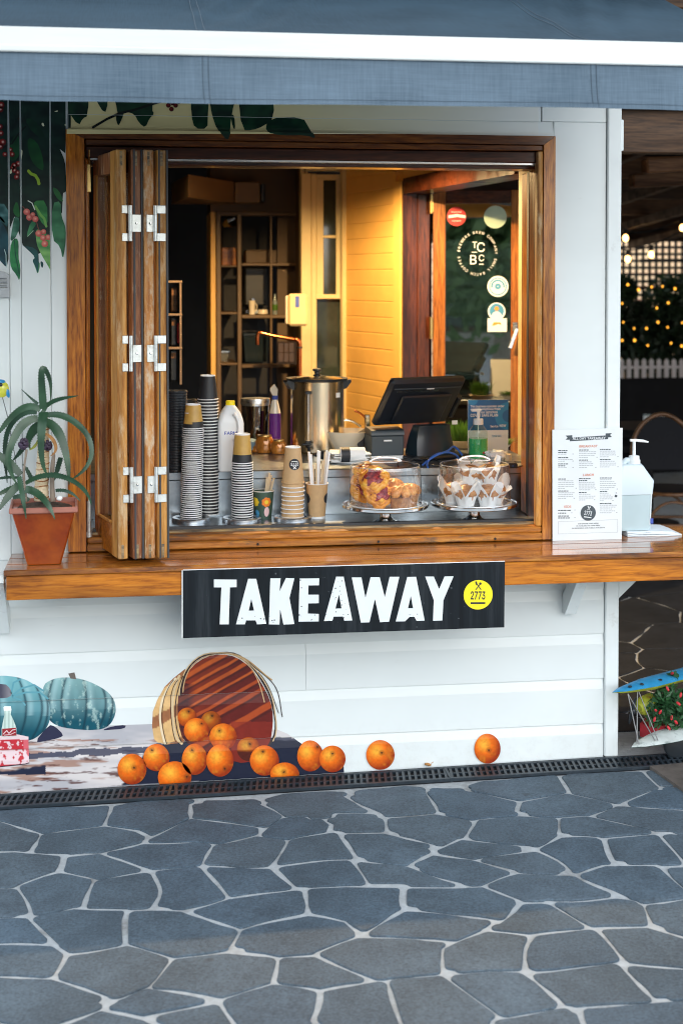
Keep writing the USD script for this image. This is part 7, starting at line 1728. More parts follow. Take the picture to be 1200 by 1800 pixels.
part(jb, "shoulder", loft([jsec(xl, J(1139.5, 866)[0], J(1139, 865.5)[1]), jsec(xl, J(1142, 842)[0], J(1142, 842)[1]), jsec(xl + .012, J(1126, 817)[0], J(1126, 817)[1], .040), jsec(xl + .03, J(1124, 815)[0], J(1124, 814)[1], .03)]), "hdpe", smooth=30, world=False)
nxp = J(1114, 800)[0]
part(jb, "neck", lathe([(.024, J(1114, 816)[1]), (.024, J(1114, 808)[1]), (.021, J(1114, 807)[1]), (.020, J(1114, 801)[1]), (.012, J(1114, 800)[1]), (.0, J(1114, 799)[1])], 24, loc=(nxp, 0, 0)), "white_plastic", smooth=30, world=False)
part(jb, "pump", cat(lathe([(.0065, J(1114, 802)[1]), (.0062, J(1114, 776)[1]), (0, J(1114, 775)[1])], 16, loc=(nxp, 0, 0)), tube([(J(1107, 774)[0], 0, J(1107, 774)[1]), (J(1118, 775)[0], 0, J(1118, 774)[1]), (J(1130, 775)[0], 0, J(1130, 775)[1]), (J(1139, 777)[0], 0, J(1139, 777)[1])], [.0055, .006, .0055, .0035], 10)), "white_plastic", smooth=40, world=False)
part(jb, "handle", tube(bezier([(xl + .03, 0, J(1100, 830)[1]), (xl + .035, 0, J(1100, 805)[1]), (J(1105, 800)[0], 0, J(1100, 803)[1]), (J(1108, 815)[0], 0, J(1100, 818)[1])], 12), .011, 10), "hdpe", smooth=True, world=False)
part(jb, "side_label", hull([(x + dx, y, z) for y in (-.0555, -.02) for dx in (0, .0035) for x, z in ((J(1135, 864)[0], J(1135, 864)[1]), (J(1132, 918)[0], J(1132, 918)[1]))]), "sign_white", world=False)
part(jb, "blue_mark", bx(J(1133.5, 910)[0], J(1138.5, 910)[0], -.0572, -.056, J(1135, 916)[1], J(1135, 907)[1]), "label_blue", world=False)
cl = thing("folded_cloth", "folded white cloth under the pump bottle on the counter", "cloth", (pbx[0], YB2, ZC))
cloth = []
for k, (s, h) in enumerate(((1.0, 0.0), (.985, .007), (.96, .0135))):
    nx_, ny_ = 34, 18
    gx_, gy_ = np.meshgrid(np.linspace(J(1092, 938)[0], J(1186 - 6 * k, 938)[0], nx_), np.linspace(-.07, .09, ny_) * s)
    hz_ = h + .006 + .0025 * (meshkit.fbm(np.stack([gx_ * 28, gy_ * 28, gx_ * 0 + k], -1), 3, k) - .4) - np.clip((gx_ - J(1150, 938)[0]) / .08, 0, 1) * .35 * h
    top = np.stack([gx_, gy_, hz_], -1).reshape(-1, 3); bot = np.stack([gx_, gy_, hz_ - .0055], -1).reshape(-1, 3)
    ix = np.arange(nx_ * ny_).reshape(ny_, nx_)
    q_ = np.stack([ix[:-1, :-1].ravel(), ix[:-1, 1:].ravel(), ix[1:, 1:].ravel(), ix[1:, :-1].ravel()], 1)
    rim_ = np.r_[ix[0, :], ix[1:, -1], ix[-1, -2::-1], ix[-2:0:-1, 0]]; nn = len(top)
    side = np.stack([rim_, rim_ + nn, np.roll(rim_, -1) + nn, np.roll(rim_, -1)], 1)
    part(cl, "layer", as_tm((np.vstack([top, bot]), np.vstack([q_, q_[:, ::-1] + nn, side]))), "towel", smooth=50, world=False)

# ================================================================== POTTED ALOE, BIRD STAKE, WALL LIGHT
mat("terracotta", (0.19, 0.022, 0.003), rough=.2, var=.22, scale=7, coat=.5, dirt=(0.34, 0.07, 0.005), dirt_scale=4, dirt_lo=.45, dirt_hi=.7)
mat("terracotta_rim", (0.36, 0.14, 0.10), rough=.5, var=.12)
mat("soil", (0.07, 0.045, 0.03), rough=.95, var=.5, scale=60, bump=.006, bscale=120)
leafmat("aloe_green", (0.011, 0.042, 0.020), (0.042, 0.105, 0.052), rough=.36, trans=.05, scale=16)
leafmat("aloe_dark", (0.015, 0.045, 0.028), (0.035, 0.085, 0.05), rough=.45, trans=.05, scale=11)
leafmat("aloe_tip", (0.20, 0.25, 0.02), (0.35, 0.3, 0.05), rough=.5, trans=.1)
mat("dry_leaf", (0.36, 0.17, 0.05), rough=.7, var=.3, scale=30)
mat("grey_stem", (0.26, 0.21, 0.165), rough=.8, var=.25, scale=40, stretch=(1, 1, .3))
mat("ringed_trunk", (0.62, 0.47, 0.27), rough=.7, var=.2, scale=30, col2=(0.72, 0.6, 0.42), bump=.002, bscale=60)
mat("ring_dark", (0.30, 0.12, 0.035), rough=.7, var=.35, scale=40)
mat("purple_rosette", (0.045, 0.028, 0.055), rough=.45, var=.3, scale=50)
YP = -0.165
pot0 = at(78, 985, YP)
pot = thing("potted_aloe", "tall branching aloe in a square glazed terracotta pot on the left of the counter", "potted plant", (pot0[0], YP, ZC))
kp = at(79, 900, YP)[0] - at(78, 900, YP)[0]
ht = 0.195; ztp = 98 * kp
def sq(hw, z, r=.010): return [(x, y, z) for x, y in np.asarray(sbox(-hw + r, -hw + r, hw - r, hw - r).buffer(r, quad_segs=3).exterior.coords)[:-1]]
hb, htp = 29 * kp, 55 * kp
ROTP = 0.05
rp = lambda m: moved(m, rz=ROTP)
part(pot, "pot", rp(loft([sq(hb, 0.0005), sq(hb + .002, .004), sq(htp, ztp)])), "terracotta", smooth=35, world=False)
part(pot, "rim", rp(cat([bx(-htp - .008, htp + .008, s * htp + (0 if s > 0 else -.008), s * htp + (.008 if s > 0 else 0), ztp - .004, ztp + .016, .004) for s in (-1, 1)] + [bx(s * htp + (0 if s > 0 else -.008), s * htp + (.008 if s > 0 else 0), -htp + .0005, htp - .0005, ztp - .004, ztp + .0155, .004) for s in (-1, 1)])), "terracotta_rim", world=False)
part(pot, "soil", rp(moved(blob(htp * .9, htp * .9, .018, .2, 6, 2), (0, 0, ztp - .004))), "soil", smooth=True, world=False)
A = lambda zx, zy, y=0.0: at(zx / 4.5, 620 + zy / 4.5, YP + y)
kz = kp / 4.5
def ribbon(path, width, thick=.28, twist=0.0, teeth=True, seed=0):
    """Fleshy leaf: a flattened channelled section that follows the path; width seen from the street."""
    n = 26
    p = spline(path, n); w = np.interp(np.linspace(0, 1, n), np.linspace(0, 1, len(width)), width) * kz / 2 * 0.98
    t = np.gradient(p, axis=0); t /= np.linalg.norm(t, axis=1, keepdims=True)
    view = p - CAM; view /= np.linalg.norm(view, axis=1, keepdims=True)
    u = np.cross(t, view); u /= np.linalg.norm(u, axis=1, keepdims=True); nn = np.cross(u, t)
    c, s = math.cos(twist), math.sin(twist); u, nn = c * u + s * nn, c * nn - s * u
    sec = [(-1, -.10), (-.55, .34), (0, .48), (.55, .34), (1, -.10), (.5, -.06), (0, .06), (-.5, -.06)]
    V = np.concatenate([p[:, None] + w[:, None, None] * (np.array([a for a, b in sec])[None, :, None] * u[:, None] + thick * 2.2 * np.array([b for a, b in sec])[None, :, None] * nn[:, None])], 1)
    k = len(sec); V = V.reshape(-1, 3); F = []
    i, j = np.meshgrid(np.arange(n - 1), np.arange(k), indexing="ij"); q0 = (i * k + j).ravel(); q1 = (i * k + (j + 1) % k).ravel()
    F = np.vstack([np.stack([q0, q1, q1 + k], 1), np.stack([q0, q1 + k, q0 + k], 1)])
    m = trimesh.Trimesh(V, F, process=False)
    if teeth:
        TV, TF = [], []
        L_ = np.r_[0, np.cumsum(np.linalg.norm(np.diff(p, axis=0), axis=1))]
        for sgn in (-1, 1):
            for d in np.arange(.01, L_[-1] * .95, .0095):
                f = np.interp(d, L_, np.arange(n)); a = int(f)
                b = p[a] + (p[min(a + 1, n - 1)] - p[a]) * (f - a); ww = np.interp(f, np.arange(n), w)
                e0 = b + sgn * u[a] * ww * .96; o = len(TV); h = .0036 * min(1, ww / .008)
                TV += [e0 - t[a] * .002, e0 + t[a] * .002, e0 + sgn * u[a] * h + t[a] * .0022, e0 + nn[a] * .0012]
                TF += [(o, o + 1, o + 2), (o, o + 2, o + 3), (o + 1, o + 3, o + 2), (o, o + 3, o + 1)]
        if TV: m = cat(m, trimesh.Trimesh(np.array(TV), np.array(TF), process=False))
    return m
LV = [([(335, 450), (332, 280), (347, 122), (378, 170), (402, 290), (400, 375)], (58, 62, 52, 40, 24, 6), (0, -.01, -.01, .0, .01, .01), "aloe_green"),
 ([(355, 430), (430, 380), (520, 355), (618, 338)], (34, 36, 24, 5), (0, -.01, -.03, -.05), "aloe_green"), ([(300, 405), (230, 345), (170, 288)], (26, 15, 4), (0, .01, .02), "aloe_dark"),
 ([(320, 450), (210, 428), (110, 490), (30, 580), (-30, 660)], (50, 56, 50, 40, 14), (0, .01, .02, .02, .02), "aloe_green"), ([(370, 495), (500, 500), (630, 580), (712, 700), (712, 850), (640, 950), (565, 1003)], (40, 54, 50, 42, 36, 28, 8), (0, -.02, -.04, -.06, -.07, -.08, -.08), "aloe_green"),
 ([(345, 470), (330, 600), (325, 750), (345, 900), (388, 995)], (80, 72, 52, 36, 7), (-.03, -.06, -.07, -.075, -.07), "aloe_green"), ([(360, 545), (440, 600), (500, 720), (535, 880), (548, 1045)], (64, 78, 60, 40, 7), (-.01, -.03, -.05, -.06, -.06), "aloe_green"),
 ([(300, 520), (190, 560), (110, 680), (65, 830), (85, 940), (130, 1035)], (56, 74, 60, 48, 40, 8), (-.01, -.02, -.04, -.05, -.05, -.05), "aloe_green"), ([(290, 470), (150, 500), (70, 600), (40, 750), (45, 900), (57, 1030)], (40, 46, 40, 36, 28, 6), (0, .02, .03, .04, .04, .04), "aloe_dark"),
 ([(200, 1035), (330, 975), (450, 970), (570, 1010), (670, 1090), (722, 1205)], (30, 42, 44, 40, 32, 7), (-.05, -.07, -.09, -.10, -.10, -.10), "aloe_green"), ([(150, 1050), (60, 1085), (-30, 1130)], (40, 40, 22), (-.03, -.04, -.05), "aloe_green"),
 ([(150, 1040), (70, 1130), (-5, 1240)], (60, 60, 22), (-.04, -.06, -.08), "aloe_green"), ([(200, 1080), (310, 1125), (390, 1220), (434, 1318)], (60, 60, 44, 6), (-.06, -.10, -.13, -.135), "aloe_green"),
 ([(150, 980), (175, 1110), (207, 1315)], (40, 42, 6), (-.06, -.11, -.13), "aloe_green"), ([(-20, 800), (80, 880), (165, 965)], (50, 72, 50), (0, -.01, -.02), "aloe_green"), ([(440, 1090), (560, 1108), (634, 1175)], (26, 26, 6), (-.03, -.06, -.08), "aloe_dark"),
 ([(190, 740), (140, 810), (98, 855)], (44, 34, 8), (.0, .02, .03), "aloe_dark"), ([(-30, 1000), (80, 985), (165, 992)], (18, 24, 20), (.0, .0, .0), "aloe_dark"), ([(480, 830), (452, 930), (430, 1010)], (40, 40, 10), (.03, .04, .04), "aloe_dark"), ([(330, 560), (260, 620), (225, 720), (245, 765)], (60, 80, 50, 8), (.0, .02, .03, .03), "aloe_green"), ([(100, 1150), (180, 1140), (230, 1170)], (30, 40, 30), (-.04, -.05, -.05), "aloe_dark"),
 ([(250, 1000), (215, 930), (180, 880)], (36, 30, 8), (.02, .03, .04), "aloe_dark"), ([(260, 1010), (230, 960), (215, 905)], (30, 28, 8), (.0, .0, .0), "aloe_dark")]
for k, (pts, w, ys_, m) in enumerate(LV):
    part(pot, "leaf", ribbon([A(x, y, d) for (x, y), d in zip(pts, ys_)], w, seed=k, twist=[.25, -.3, .15, -.1][k % 4]), m, smooth=50)
tr = [(330, 1165), (328, 1060), (335, 950), (342, 800), (345, 640), (340, 500)]
P_ = spline([A(x, y, .0) for x, y in tr], 60); s_ = np.linspace(0, 1, 60)
rad = np.interp(s_, [0, .2, .5, 1], [56, 52, 46, 34]) * kz
ringw = 1 + .10 * np.abs(np.sin(np.arange(60) * math.pi / 4 + .8))
part(pot, "trunk", tube(P_, rad * ringw, 18), "ringed_trunk", smooth=50)
for k in range(2, 58, 4):
    j = np.array([[0.0006 * math.cos(a * 3 + k), 0, .002 * math.sin(a * 2 + k)] for a in np.linspace(0, 6.283, 20)])
    a = np.linspace(0, 2 * math.pi, 20)
    part(pot, "leaf_scar", tube(P_[k] + rad[k] * 1.03 * np.stack([np.cos(a), np.sin(a), 0 * a], 1) + j, .0013 + .0006 * (k % 3), 5, cap=False), "ring_dark", smooth=True)
for pts, w, d in ((((207, 1175), (195, 1060), (190, 940), (200, 840), (210, 765)), (22, 20, 18, 18, 20), -.05), (((420, 1175), (412, 1060), (412, 950), (420, 850), (425, 790)), (44, 40, 38, 36, 24), -.02)):
    part(pot, "stem", tube(spline([A(x, y, d) for x, y in pts], 20), np.interp(np.linspace(0, 1, 20), np.linspace(0, 1, 5), w) * kz / 2, 10), "grey_stem", smooth=True)
for cx, cy, r, d in ((186, 722, 44, -.05), (375, 735, 40, -.02)):
    c = A(cx, cy, d); rr_ = np.random.default_rng(cx); pet = []
    for k in range(46):
        v = rr_.normal(0, 1, 3); v /= np.linalg.norm(v); a_ = c + v * r * kz * .45
        pet.append(moved(blob(.0045, .0045, .008, .1, 2, k, 1), a_ + v * r * kz * .35, rx=math.acos(v[2]) * .7, rz=math.atan2(v[1], v[0])))
    part(pot, "rosette", cat(pet), "purple_rosette", smooth=True)
part(pot, "dry_leaf", ribbon([A(350, 640, -.03), A(420, 690, -.04), A(440, 770, -.045), A(400, 815, -.05)], (14, 30, 26, 6), teeth=False), "dry_leaf", smooth=50)
part(pot, "tip", ribbon([A(300, 690, -.05), A(268, 745, -.05), A(232, 768, -.05)], (14, 24, 10), teeth=False), "aloe_tip", smooth=50)
part(pot, "pebble", moved(blob(.010, .009, .009, .3, 2, 3, 2), A(470, 1150, -.06)), "paper", smooth=60)
# bird on a wire
mat("bird_yellow", (0.62, 0.62, 0.06), rough=.25, var=.15, scale=30, coat=.6); mat("bird_blue", (0.02, 0.26, 0.55), rough=.25, coat=.6)
YBd = -0.10
bd = thing("bird_stake", "little yellow and blue bird ornament on a thin wire stake in the aloe pot", "ornament", at(4, 683, YBd))
bc = at(3, 684, YBd); kb2 = kp
part(bd, "body", moved(blob(13 * kb2, 10 * kb2, 15 * kb2, .06, 2, 3), bc, ry=.2), "bird_yellow", smooth=True)
part(bd, "wing", moved(blob(4 * kb2, 7 * kb2, 13 * kb2, .06, 2, 5), at(12.5, 687, YBd), ry=-.25), "bird_blue", smooth=True)
part(bd, "head_cap", moved(blob(12 * kb2, 9 * kb2, 5 * kb2, .06, 2, 6), at(-2, 671, YBd)), "bird_blue", smooth=True)
part(bd, "eye", moved(blob(3 * kb2, 2 * kb2, 3.4 * kb2, .0, 2, 6, 2), at(1.5, 676, YBd - .022)), "black_plastic", smooth=True)
part(bd, "stake", tube([at(4, 697, YBd), at(14, 735, YBd), at(26, 800, YBd - .01), at(38, 886, YBd - .03)], .0013, 6), "black_plastic")
# louvred wall light
wl_ = thing("wall_light", "grey metal louvred step light on the white boards at the left edge", "wall light", at(0, 500, 0))
W = lambda px, py: (at(px, py, 0)[0], at(px, py, 0)[2])
outline = Polygon([W(-30, 522), W(17.5, 522)] + [W(-6 + 23.5 * math.cos(a), 487 - 12 * math.sin(a)) for a in np.linspace(0, math.pi, 14)] + [W(-30, 487)])
mat("grey_metal", (0.36, 0.38, 0.40), rough=.4, metal=.5, var=.1)
slots = [Polygon([W(-22, y), W(13, y), W(13, y + 4.5), W(-22, y + 4.5)]) for y in (488, 494.5, 501)]
part(wl_, "cover", wallprism(outline.difference(unary_union(slots)), -.022, -.0022), "grey_metal")
part(wl_, "lens", wallprism(unary_union(slots).buffer(.002), -.012, -.003), "white_plastic")
for y in (488, 494.5, 501): part(wl_, "louvre", hull([(x, yy, z) for x in (W(-22, y)[0], W(13, y)[0]) for yy, z in ((-.0225, W(0, y)[1]), (-.0225, W(0, y + 1.2)[1]), (-.032, W(0, y + 2)[1]), (-.032, W(0, y + 3)[1]))]), "grey_metal")

# ================================================================== TERRACE UNDER THE PERGOLA, RIGHT OF THE KIOSK
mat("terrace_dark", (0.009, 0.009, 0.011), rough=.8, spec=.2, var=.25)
pg_ = thing("pergola", "dark timber pergola roof over the terrace behind the kiosk", "pergola", (3.5, 4, 2.8))
part(pg_, "front_beam", bx(XCORN + .02, 8.0, .42, .50, at(1140, 268, .42)[2], at(1140, 184, .42)[2], .004), "dark_beam")
part(pg_, "fascia_board", bx(XCORN + .02, 8.0, .38, .41, at(1140, 192, .4)[2], at(1140, 150, .4)[2], .004), "dark_beam")
RZ = lambda y: 2.86 - (y - .52) * .058
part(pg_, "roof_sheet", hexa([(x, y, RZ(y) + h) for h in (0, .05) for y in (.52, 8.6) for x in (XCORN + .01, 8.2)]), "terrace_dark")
for k, y in enumerate((1.4, 2.5, 3.6, 4.7, 5.8, 6.9, 8.0)):
    part(pg_, "rafter", bx(XCORN + .03, 8.0, y, y + .06, RZ(y) - .15, RZ(y) - .006, .004), "rough_timber" if k in (2, 4) else "dark_beam")
for k, x in enumerate((1.9, 2.6, 3.3, 4.0)):
    part(pg_, "purlin", bar((x, .6, RZ(.6) - .19), (x, 8.2, RZ(8.2) - .19), .05, .07, .004), "dark_beam")
part(pg_, "bracket_beam", bar(at(1131, 292, 1.9), at(1210, 287, 1.9), .10, .08, .01), "rough_timber")
part(pg_, "bracket_beam", bar(at(1108, 318, 2.6), at(1210, 312, 2.6), .09, .08, .01), "rough_timber")
part(pg_, "back_beam", bx(1.2, 8.0, 8.3, 8.42, at(1150, 423, 8.3)[2], at(1150, 404, 8.3)[2], .01), "dark_beam")
for x in (1.75, 4.8): part(pg_, "post", bx(x, x + .12, 8.45, 8.57, 0, RZ(8.57) - .002, .01), "dark_beam")
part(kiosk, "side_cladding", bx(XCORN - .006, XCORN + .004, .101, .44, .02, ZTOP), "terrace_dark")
# lit back wall and trellis
mat("peach_wall", (0.92, 0.60, 0.36), rough=.8, var=.16, scale=3)
bw = thing("rear_wall", "pale peach wall beyond the black wire trellis", "wall", (3, 10.4, 0))
part(bw, "wall", bx(-3, 9, 10.4, 10.6, -.1, 3.6), "peach_wall")
for k in range(24):
    z = .0 + k * .15
    part(bw, "mortar_course", bx(-2.9, 8.9, 10.392, 10.3995, z, z + .012), "terracotta_rim")
mat("far_brown", (0.10, 0.075, 0.06), rough=.8, var=.3)
rf = thing("rear_roof", "dark tiled roof edge above the peach rear wall", "roof", (3, 10.3, 3.6))
part(rf, "slope", hull([(x, y, z) for x in (-3.2, 9.2) for y, z in ((10.1, 3.6), (10.1, 3.72), (14, 5.4), (14, 5.3))]), "far_brown")
part(rf, "gutter_board", bx(-3.2, 9.2, 10.06, 10.098, 3.5, 3.74, .01), "dark_beam")
YT2 = 8.8
trl = thing("wire_trellis", "black wire grid trellis at the back of the terrace", "trellis", (4.4, YT2, 1.8))
zt0, zt1 = at(1140, 640, YT2)[2], at(1140, 420, YT2)[2]
tx0, tx1 = at(1070, 500, YT2)[0], at(1300, 500, YT2)[0]
stp = 11.5 * (at(1141, 500, YT2)[0] - at(1140, 500, YT2)[0])
for k in range(int((tx1 - tx0) / stp) + 1): part(trl, "wire", bx(tx0 + k * stp, tx0 + k * stp + .026, YT2, YT2 + .012, zt0, zt1), "black_plastic")
for k in range(int((zt1 - zt0) / stp) + 1): part(trl, "wire", bx(tx0, tx1, YT2 - .0125, YT2 - .0005, zt0 + k * stp, zt0 + k * stp + .026), "black_plastic")
part(trl, "rail", bar(at(1125, 458, YT2 - .05), at(1212, 457, YT2 - .05), .035, .035), "black_plastic")
# climbing shrubs
leafmat("dark_foliage", (0.010, 0.022, 0.012), (0.03, 0.06, 0.03), rough=.5, trans=.15)
leafmat("mid_foliage", (0.02, 0.045, 0.02), (0.05, 0.10, 0.04), rough=.5, trans=.2)
def leafcloud(c, r, n, size, seed, squash=(1, 1, 1)):
    r_ = np.random.default_rng(seed); d = r_.normal(0, 1, (n, 3)); d /= np.linalg.norm(d, axis=1, keepdims=True)
    rad = r_.uniform(0, 1, n) ** .45
    p = np.asarray(c) + d * (rad * r * (0.75 + .6 * meshkit.fbm(d * 2.2 + seed, 3, seed)))[:, None] * np.asarray(squash)
    a = r_.normal(0, 1, (n, 3)); a /= np.linalg.norm(a, axis=1, keepdims=True); b = np.cross(a, r_.normal(0, 1, (n, 3))); b /= np.linalg.norm(b, axis=1, keepdims=True)
    s = size * r_.uniform(.6, 1.3, n)[:, None]
    v = np.stack([p - a * s, p + b * s * .42, p + a * s, p - b * s * .42], 1).reshape(-1, 3); o = np.arange(n)[:, None] * 4
    return trimesh.Trimesh(v, np.vstack([o + [0, 1, 2], o + [0, 2, 3]]), process=False)
for k, (px, py, r, lab, m) in enumerate(((1106, 580, .28, "dark climbing shrub low on the trellis beside the kiosk corner post", "dark_foliage"), (1190, 540, .36, "leafy climbing shrub rising up the trellis at the right edge", "mid_foliage"), (1150, 615, .42, "dark dense shrub at the foot of the trellis behind the pickets", "dark_foliage"), (1094, 512, .13, "thin sprig of climber on the trellis beside the kiosk", "mid_foliage"), (1210, 590, .4, "dark shrub at the right edge behind the pickets", "dark_foliage"))):
    c = at(px, py, YT2 - .3)
    t = thing("climbing_shrub", lab, "shrub", (c[0], c[1], 0))
    part(t, "foliage", leafcloud(c, r, 1500, .05, 60 + k, (1.0, .5, 1.0)), m)
    part(t, "stem", tube([(c[0], c[1], 0), (c[0] + .05, c[1], .6), c], .016, 6), "dark_beam")
# dark screen and picket fence
scr = thing("planter_box", "long black planter wall under the white pickets", "planter", (2.6, 7.4, 0))
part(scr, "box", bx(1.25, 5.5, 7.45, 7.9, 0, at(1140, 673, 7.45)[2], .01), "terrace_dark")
part(scr, "ledge", bx(1.2, 5.5, 7.30, 7.449, at(1140, 686, 7.3)[2], at(1140, 676, 7.3)[2], .005), "dark_beam")
YPk = 7.42
pf = thing("picket_fence", "low white picket fence standing on the dark planter wall", "fence", (2.2, YPk, 1.2))
mat("picket_white", (0.75, 0.70, 0.72), rough=.6, var=.1)
for k in range(18):
    px = 1079 + k * 13.2
    xk = at(px, 650, YPk)[0]; wk = .020
    z0, z1 = at(px, 672, YPk)[2], at(px, 630, YPk)[2]
    part(pf, "picket", wallprism(Polygon([(xk - wk, z0), (xk + wk, z0), (xk + wk, z1 - .02), (xk, z1), (xk - wk, z1 - .02)]), YPk, YPk + .015), "picket_white")
part(pf, "rail", bx(at(1070, 650, YPk)[0], at(1300, 650, YPk)[0], YPk + .016, YPk + .035, at(1140, 648, YPk)[2], at(1140, 643, YPk)[2]), "picket_white")
# bulbs
bulbmat("festoon_glow", (1.0, 0.52, 0.15), 4.0); bulbmat("fairy_glow", (1.0, 0.42, 0.04), 1.3)
YF2 = 6.2
strings = {}
def festoon(px, py, Y, label):
    c = at(px, py, Y)
    t = thing("festoon_bulb", label, "light bulb", c, group="festoon bulbs over the terrace")
    part(t, "glass", moved(blob(.024, .024, .030, 0, 1, 1, 2), c), "festoon_glow", smooth=True)
    part(t, "socket", lathe([(.014, .03), (.018, .034), (.018, .075), (.006, .08), (0, .08)], 14, loc=c), "black_plastic")
for px, py, Y, lab in ((1099, 418, YF2, "bright festoon bulb nearest the white corner post"), (1103, 455, YF2, "lower of the two festoon bulbs beside the white corner post"), (1144, 447, YF2, "festoon bulb hanging in the middle of the terrace gap"), (1199, 400, YF2, "festoon bulb at the right edge of the photo")):
    festoon(px, py, Y, lab)
for ctrl in ([(1085, 395), (1099, 404), (1199, 386), (1260, 372)], [(1085, 436), (1103, 440), (1144, 432), (1260, 400)]):
    solo("festoon_cable", tube(spline([at(x, y - 1, YF2) for x, y in ctrl], 30), .006, 6), "black_plastic", "black cable carrying the festoon bulbs, %s one" % ("upper" if ctrl[0][1] < 400 else "lower"), "cable")
def fairy(px, py, Y, big=1.0):
    c = at(px, py, Y)
    if not hasattr(fairy, "first"):
        t = thing("fairy_light", "tiny warm fairy light glowing in the dark hedge", "fairy light", c, group="fairy lights in the hedge")
        part(t, "bulb", moved(blob(.011, .011, .013, 0, 1, 1, 1), c), "fairy_glow", smooth=True)
        part(t, "holder", lathe([(.006, .017), (.007, .03), (0, .032)], 8, loc=c), "black_plastic")
        fairy.first = t
    else: copy_of(fairy.first, c, scale=0.7 + 0.5 * random.random())
for px, py in ((1103, 500), (1145, 504), (1164, 503), (1186, 507), (1093, 533), (1174, 532), (1154, 541), (1095, 566), (1156, 566), (1114, 577), (1136, 577), (1173, 575), (1199, 567), (1093, 598), (1115, 598), (1138, 607), (1179, 603), (1198, 608), (1122, 509)): fairy(px, py, 7.9)
for k, (px, py, lab) in enumerate(((1106, 372, "amber bulb among the dark rafters beside the corner post"), (1144, 384, "amber bulb under the rafters in the middle of the gap"), (1158, 370, "faint bulb far back under the rafters"), (1113, 388, "dim bulb below the first amber bulb"), (1148, 398, "dim bulb below the middle amber bulb"))):
    c = at(px, py, 7.2)
    t = thing("rafter_bulb", lab, "light bulb", c)
    part(t, "glass", moved(blob(.028 if k < 2 else .016, .028, .014, 0, 1, 1, 2), c), "fairy_glow", smooth=True); part(t, "socket", lathe([(.01, .014), (.012, .05), (0, .052)], 10, loc=c), "black_plastic")
for k, (a, b, c_, d) in enumerate(((1085, 362, 1215, 374), (1085, 398, 1215, 365), (1085, 412, 1215, 392))):
    solo("light_cable", tube([at(a, b, 7.3), at((a + c_) / 2, (b + d) / 2 + 3, 7.3), at(c_, d, 7.3)], .012, 6), "terrace_dark", "dark cable of the rafter bulbs, %s of the three" % ("topmost", "middle", "lowest")[k], "cable")
# cafe table, votives, chairs
rattan = "bamboo"
mat("bamboo", (0.13, 0.058, 0.022), rough=.4, var=.3, scale=20)
mat("weave_black", (0.006, 0.007, 0.011), rough=.7, spec=.2, var=.3, scale=120)
mat("weave_blue", (0.02, 0.05, 0.09), rough=.4, var=.3, scale=120)
def cafe_chair(loc, rz, label):
    t = thing("cafe_chair", label, "chair", loc, rotz=rz, group=None)
    pt = lambda m, n, mt, sm=True: part(t, n, m, mt, smooth=sm, world=False)
    pt(lathe([(0, .44), (.20, .44), (.215, .45), (.215, .462), (.20, .468), (0, .468)], 32, cap=False), "seat", "weave_black", 40)
    pt(tube(spline([(-.19, -.12, .45), (-.20, -.20, .62), (-.17, -.23, .80), (0, -.25, .92), (.17, -.23, .80), (.20, -.20, .62), (.19, -.12, .45)], 40), .014, 10), "back_hoop", rattan)
    a = np.linspace(0, 1, 10)
    hoop = spline([(-.185, -.20, .60), (-.155, -.225, .80), (0, -.243, .905), (.155, -.225, .80), (.185, -.20, .60)], 24)
    base = np.c_[np.linspace(-.18, .18, 24), np.full(24, -.185), np.full(24, .56)]
    rows = np.stack([hoop * (1 - s) + base * s for s in a]); ix = np.arange(240).reshape(10, 24)
    q = np.stack([ix[:-1, :-1].ravel(), ix[:-1, 1:].ravel(), ix[1:, 1:].ravel(), ix[1:, :-1].ravel()], 1)
    front = rows.reshape(-1, 3); both = np.vstack([front, front + [0, -.008, 0]])
    pt(as_tm((both, np.vstack([q, q[:, ::-1] + 240]))), "backrest", "weave_black", 40)
    for sx_ in (-1, 1):
        pt(tube([(sx_ * .17, .15, .45), (sx_ * .20, .19, 0)], .014, 10), "leg", rattan); pt(tube([(sx_ * .17, -.14, .45), (sx_ * .20, -.20, 0)], .014, 10), "leg", rattan)
        pt(tube([(sx_ * .187, .165, .22), (sx_ * .187, -.165, .22)], .010, 8), "stretcher", rattan)
        pt(tube(bezier([(sx_ * .19, .17, .20), (sx_ * .18, .12, .44), (sx_ * .18, -.10, .44), (sx_ * .19, -.17, .20)], 14), .009, 8), "arch", rattan)
    for sy_ in (-1, 1):
        pt(tube([(-.187, sy_ * .17, .25), (.187, sy_ * .17, .25)], .010, 8), "stretcher", rattan)
        pt(tube(bezier([(-.18, sy_ * .175, .22), (-.13, sy_ * .165, .46), (.13, sy_ * .165, .46), (.18, sy_ * .175, .22)], 14), .009, 8), "arch", rattan)
    pt(rimlathe(.213, .452, .013, 32), "seat_rim", rattan)
    return t
sz = px_m(1165, 862, .47 + ground_z(1.8))
pch = atz(1172, 866, .46 + ground_z(1.9))
cafe_chair((pch[0] + .05, pch[1] + .1, ground_z(pch[0])), math.radians(170), "bamboo framed cafe chair with dark woven seat facing away under the pergola")
tbc = atz(1150, 752, .726 + ground_z(2.6) * 0 + .07)
tb = thing("cafe_table", "round black cafe table in the gloom behind the pump bottle", "table", (tbc[0], tbc[1] + .1, ground_z(tbc[0])))
part(tb, "top", lathe([(0, .70), (.36, .70), (.365, .71), (.36, .725), (0, .725)], 40, cap=False), "terrace_dark", smooth=30, world=False)
part(tb, "pillar", lathe([(.03, .02), (.03, .70)], 14), "terrace_dark", smooth=True, world=False)
part(tb, "foot", lathe([(0, 0), (.22, 0), (.22, .012), (.03, .03), (0, .03)], 28, cap=False), "terrace_dark", smooth=30, world=False)
vz = .726 + ground_z(tbc[0])
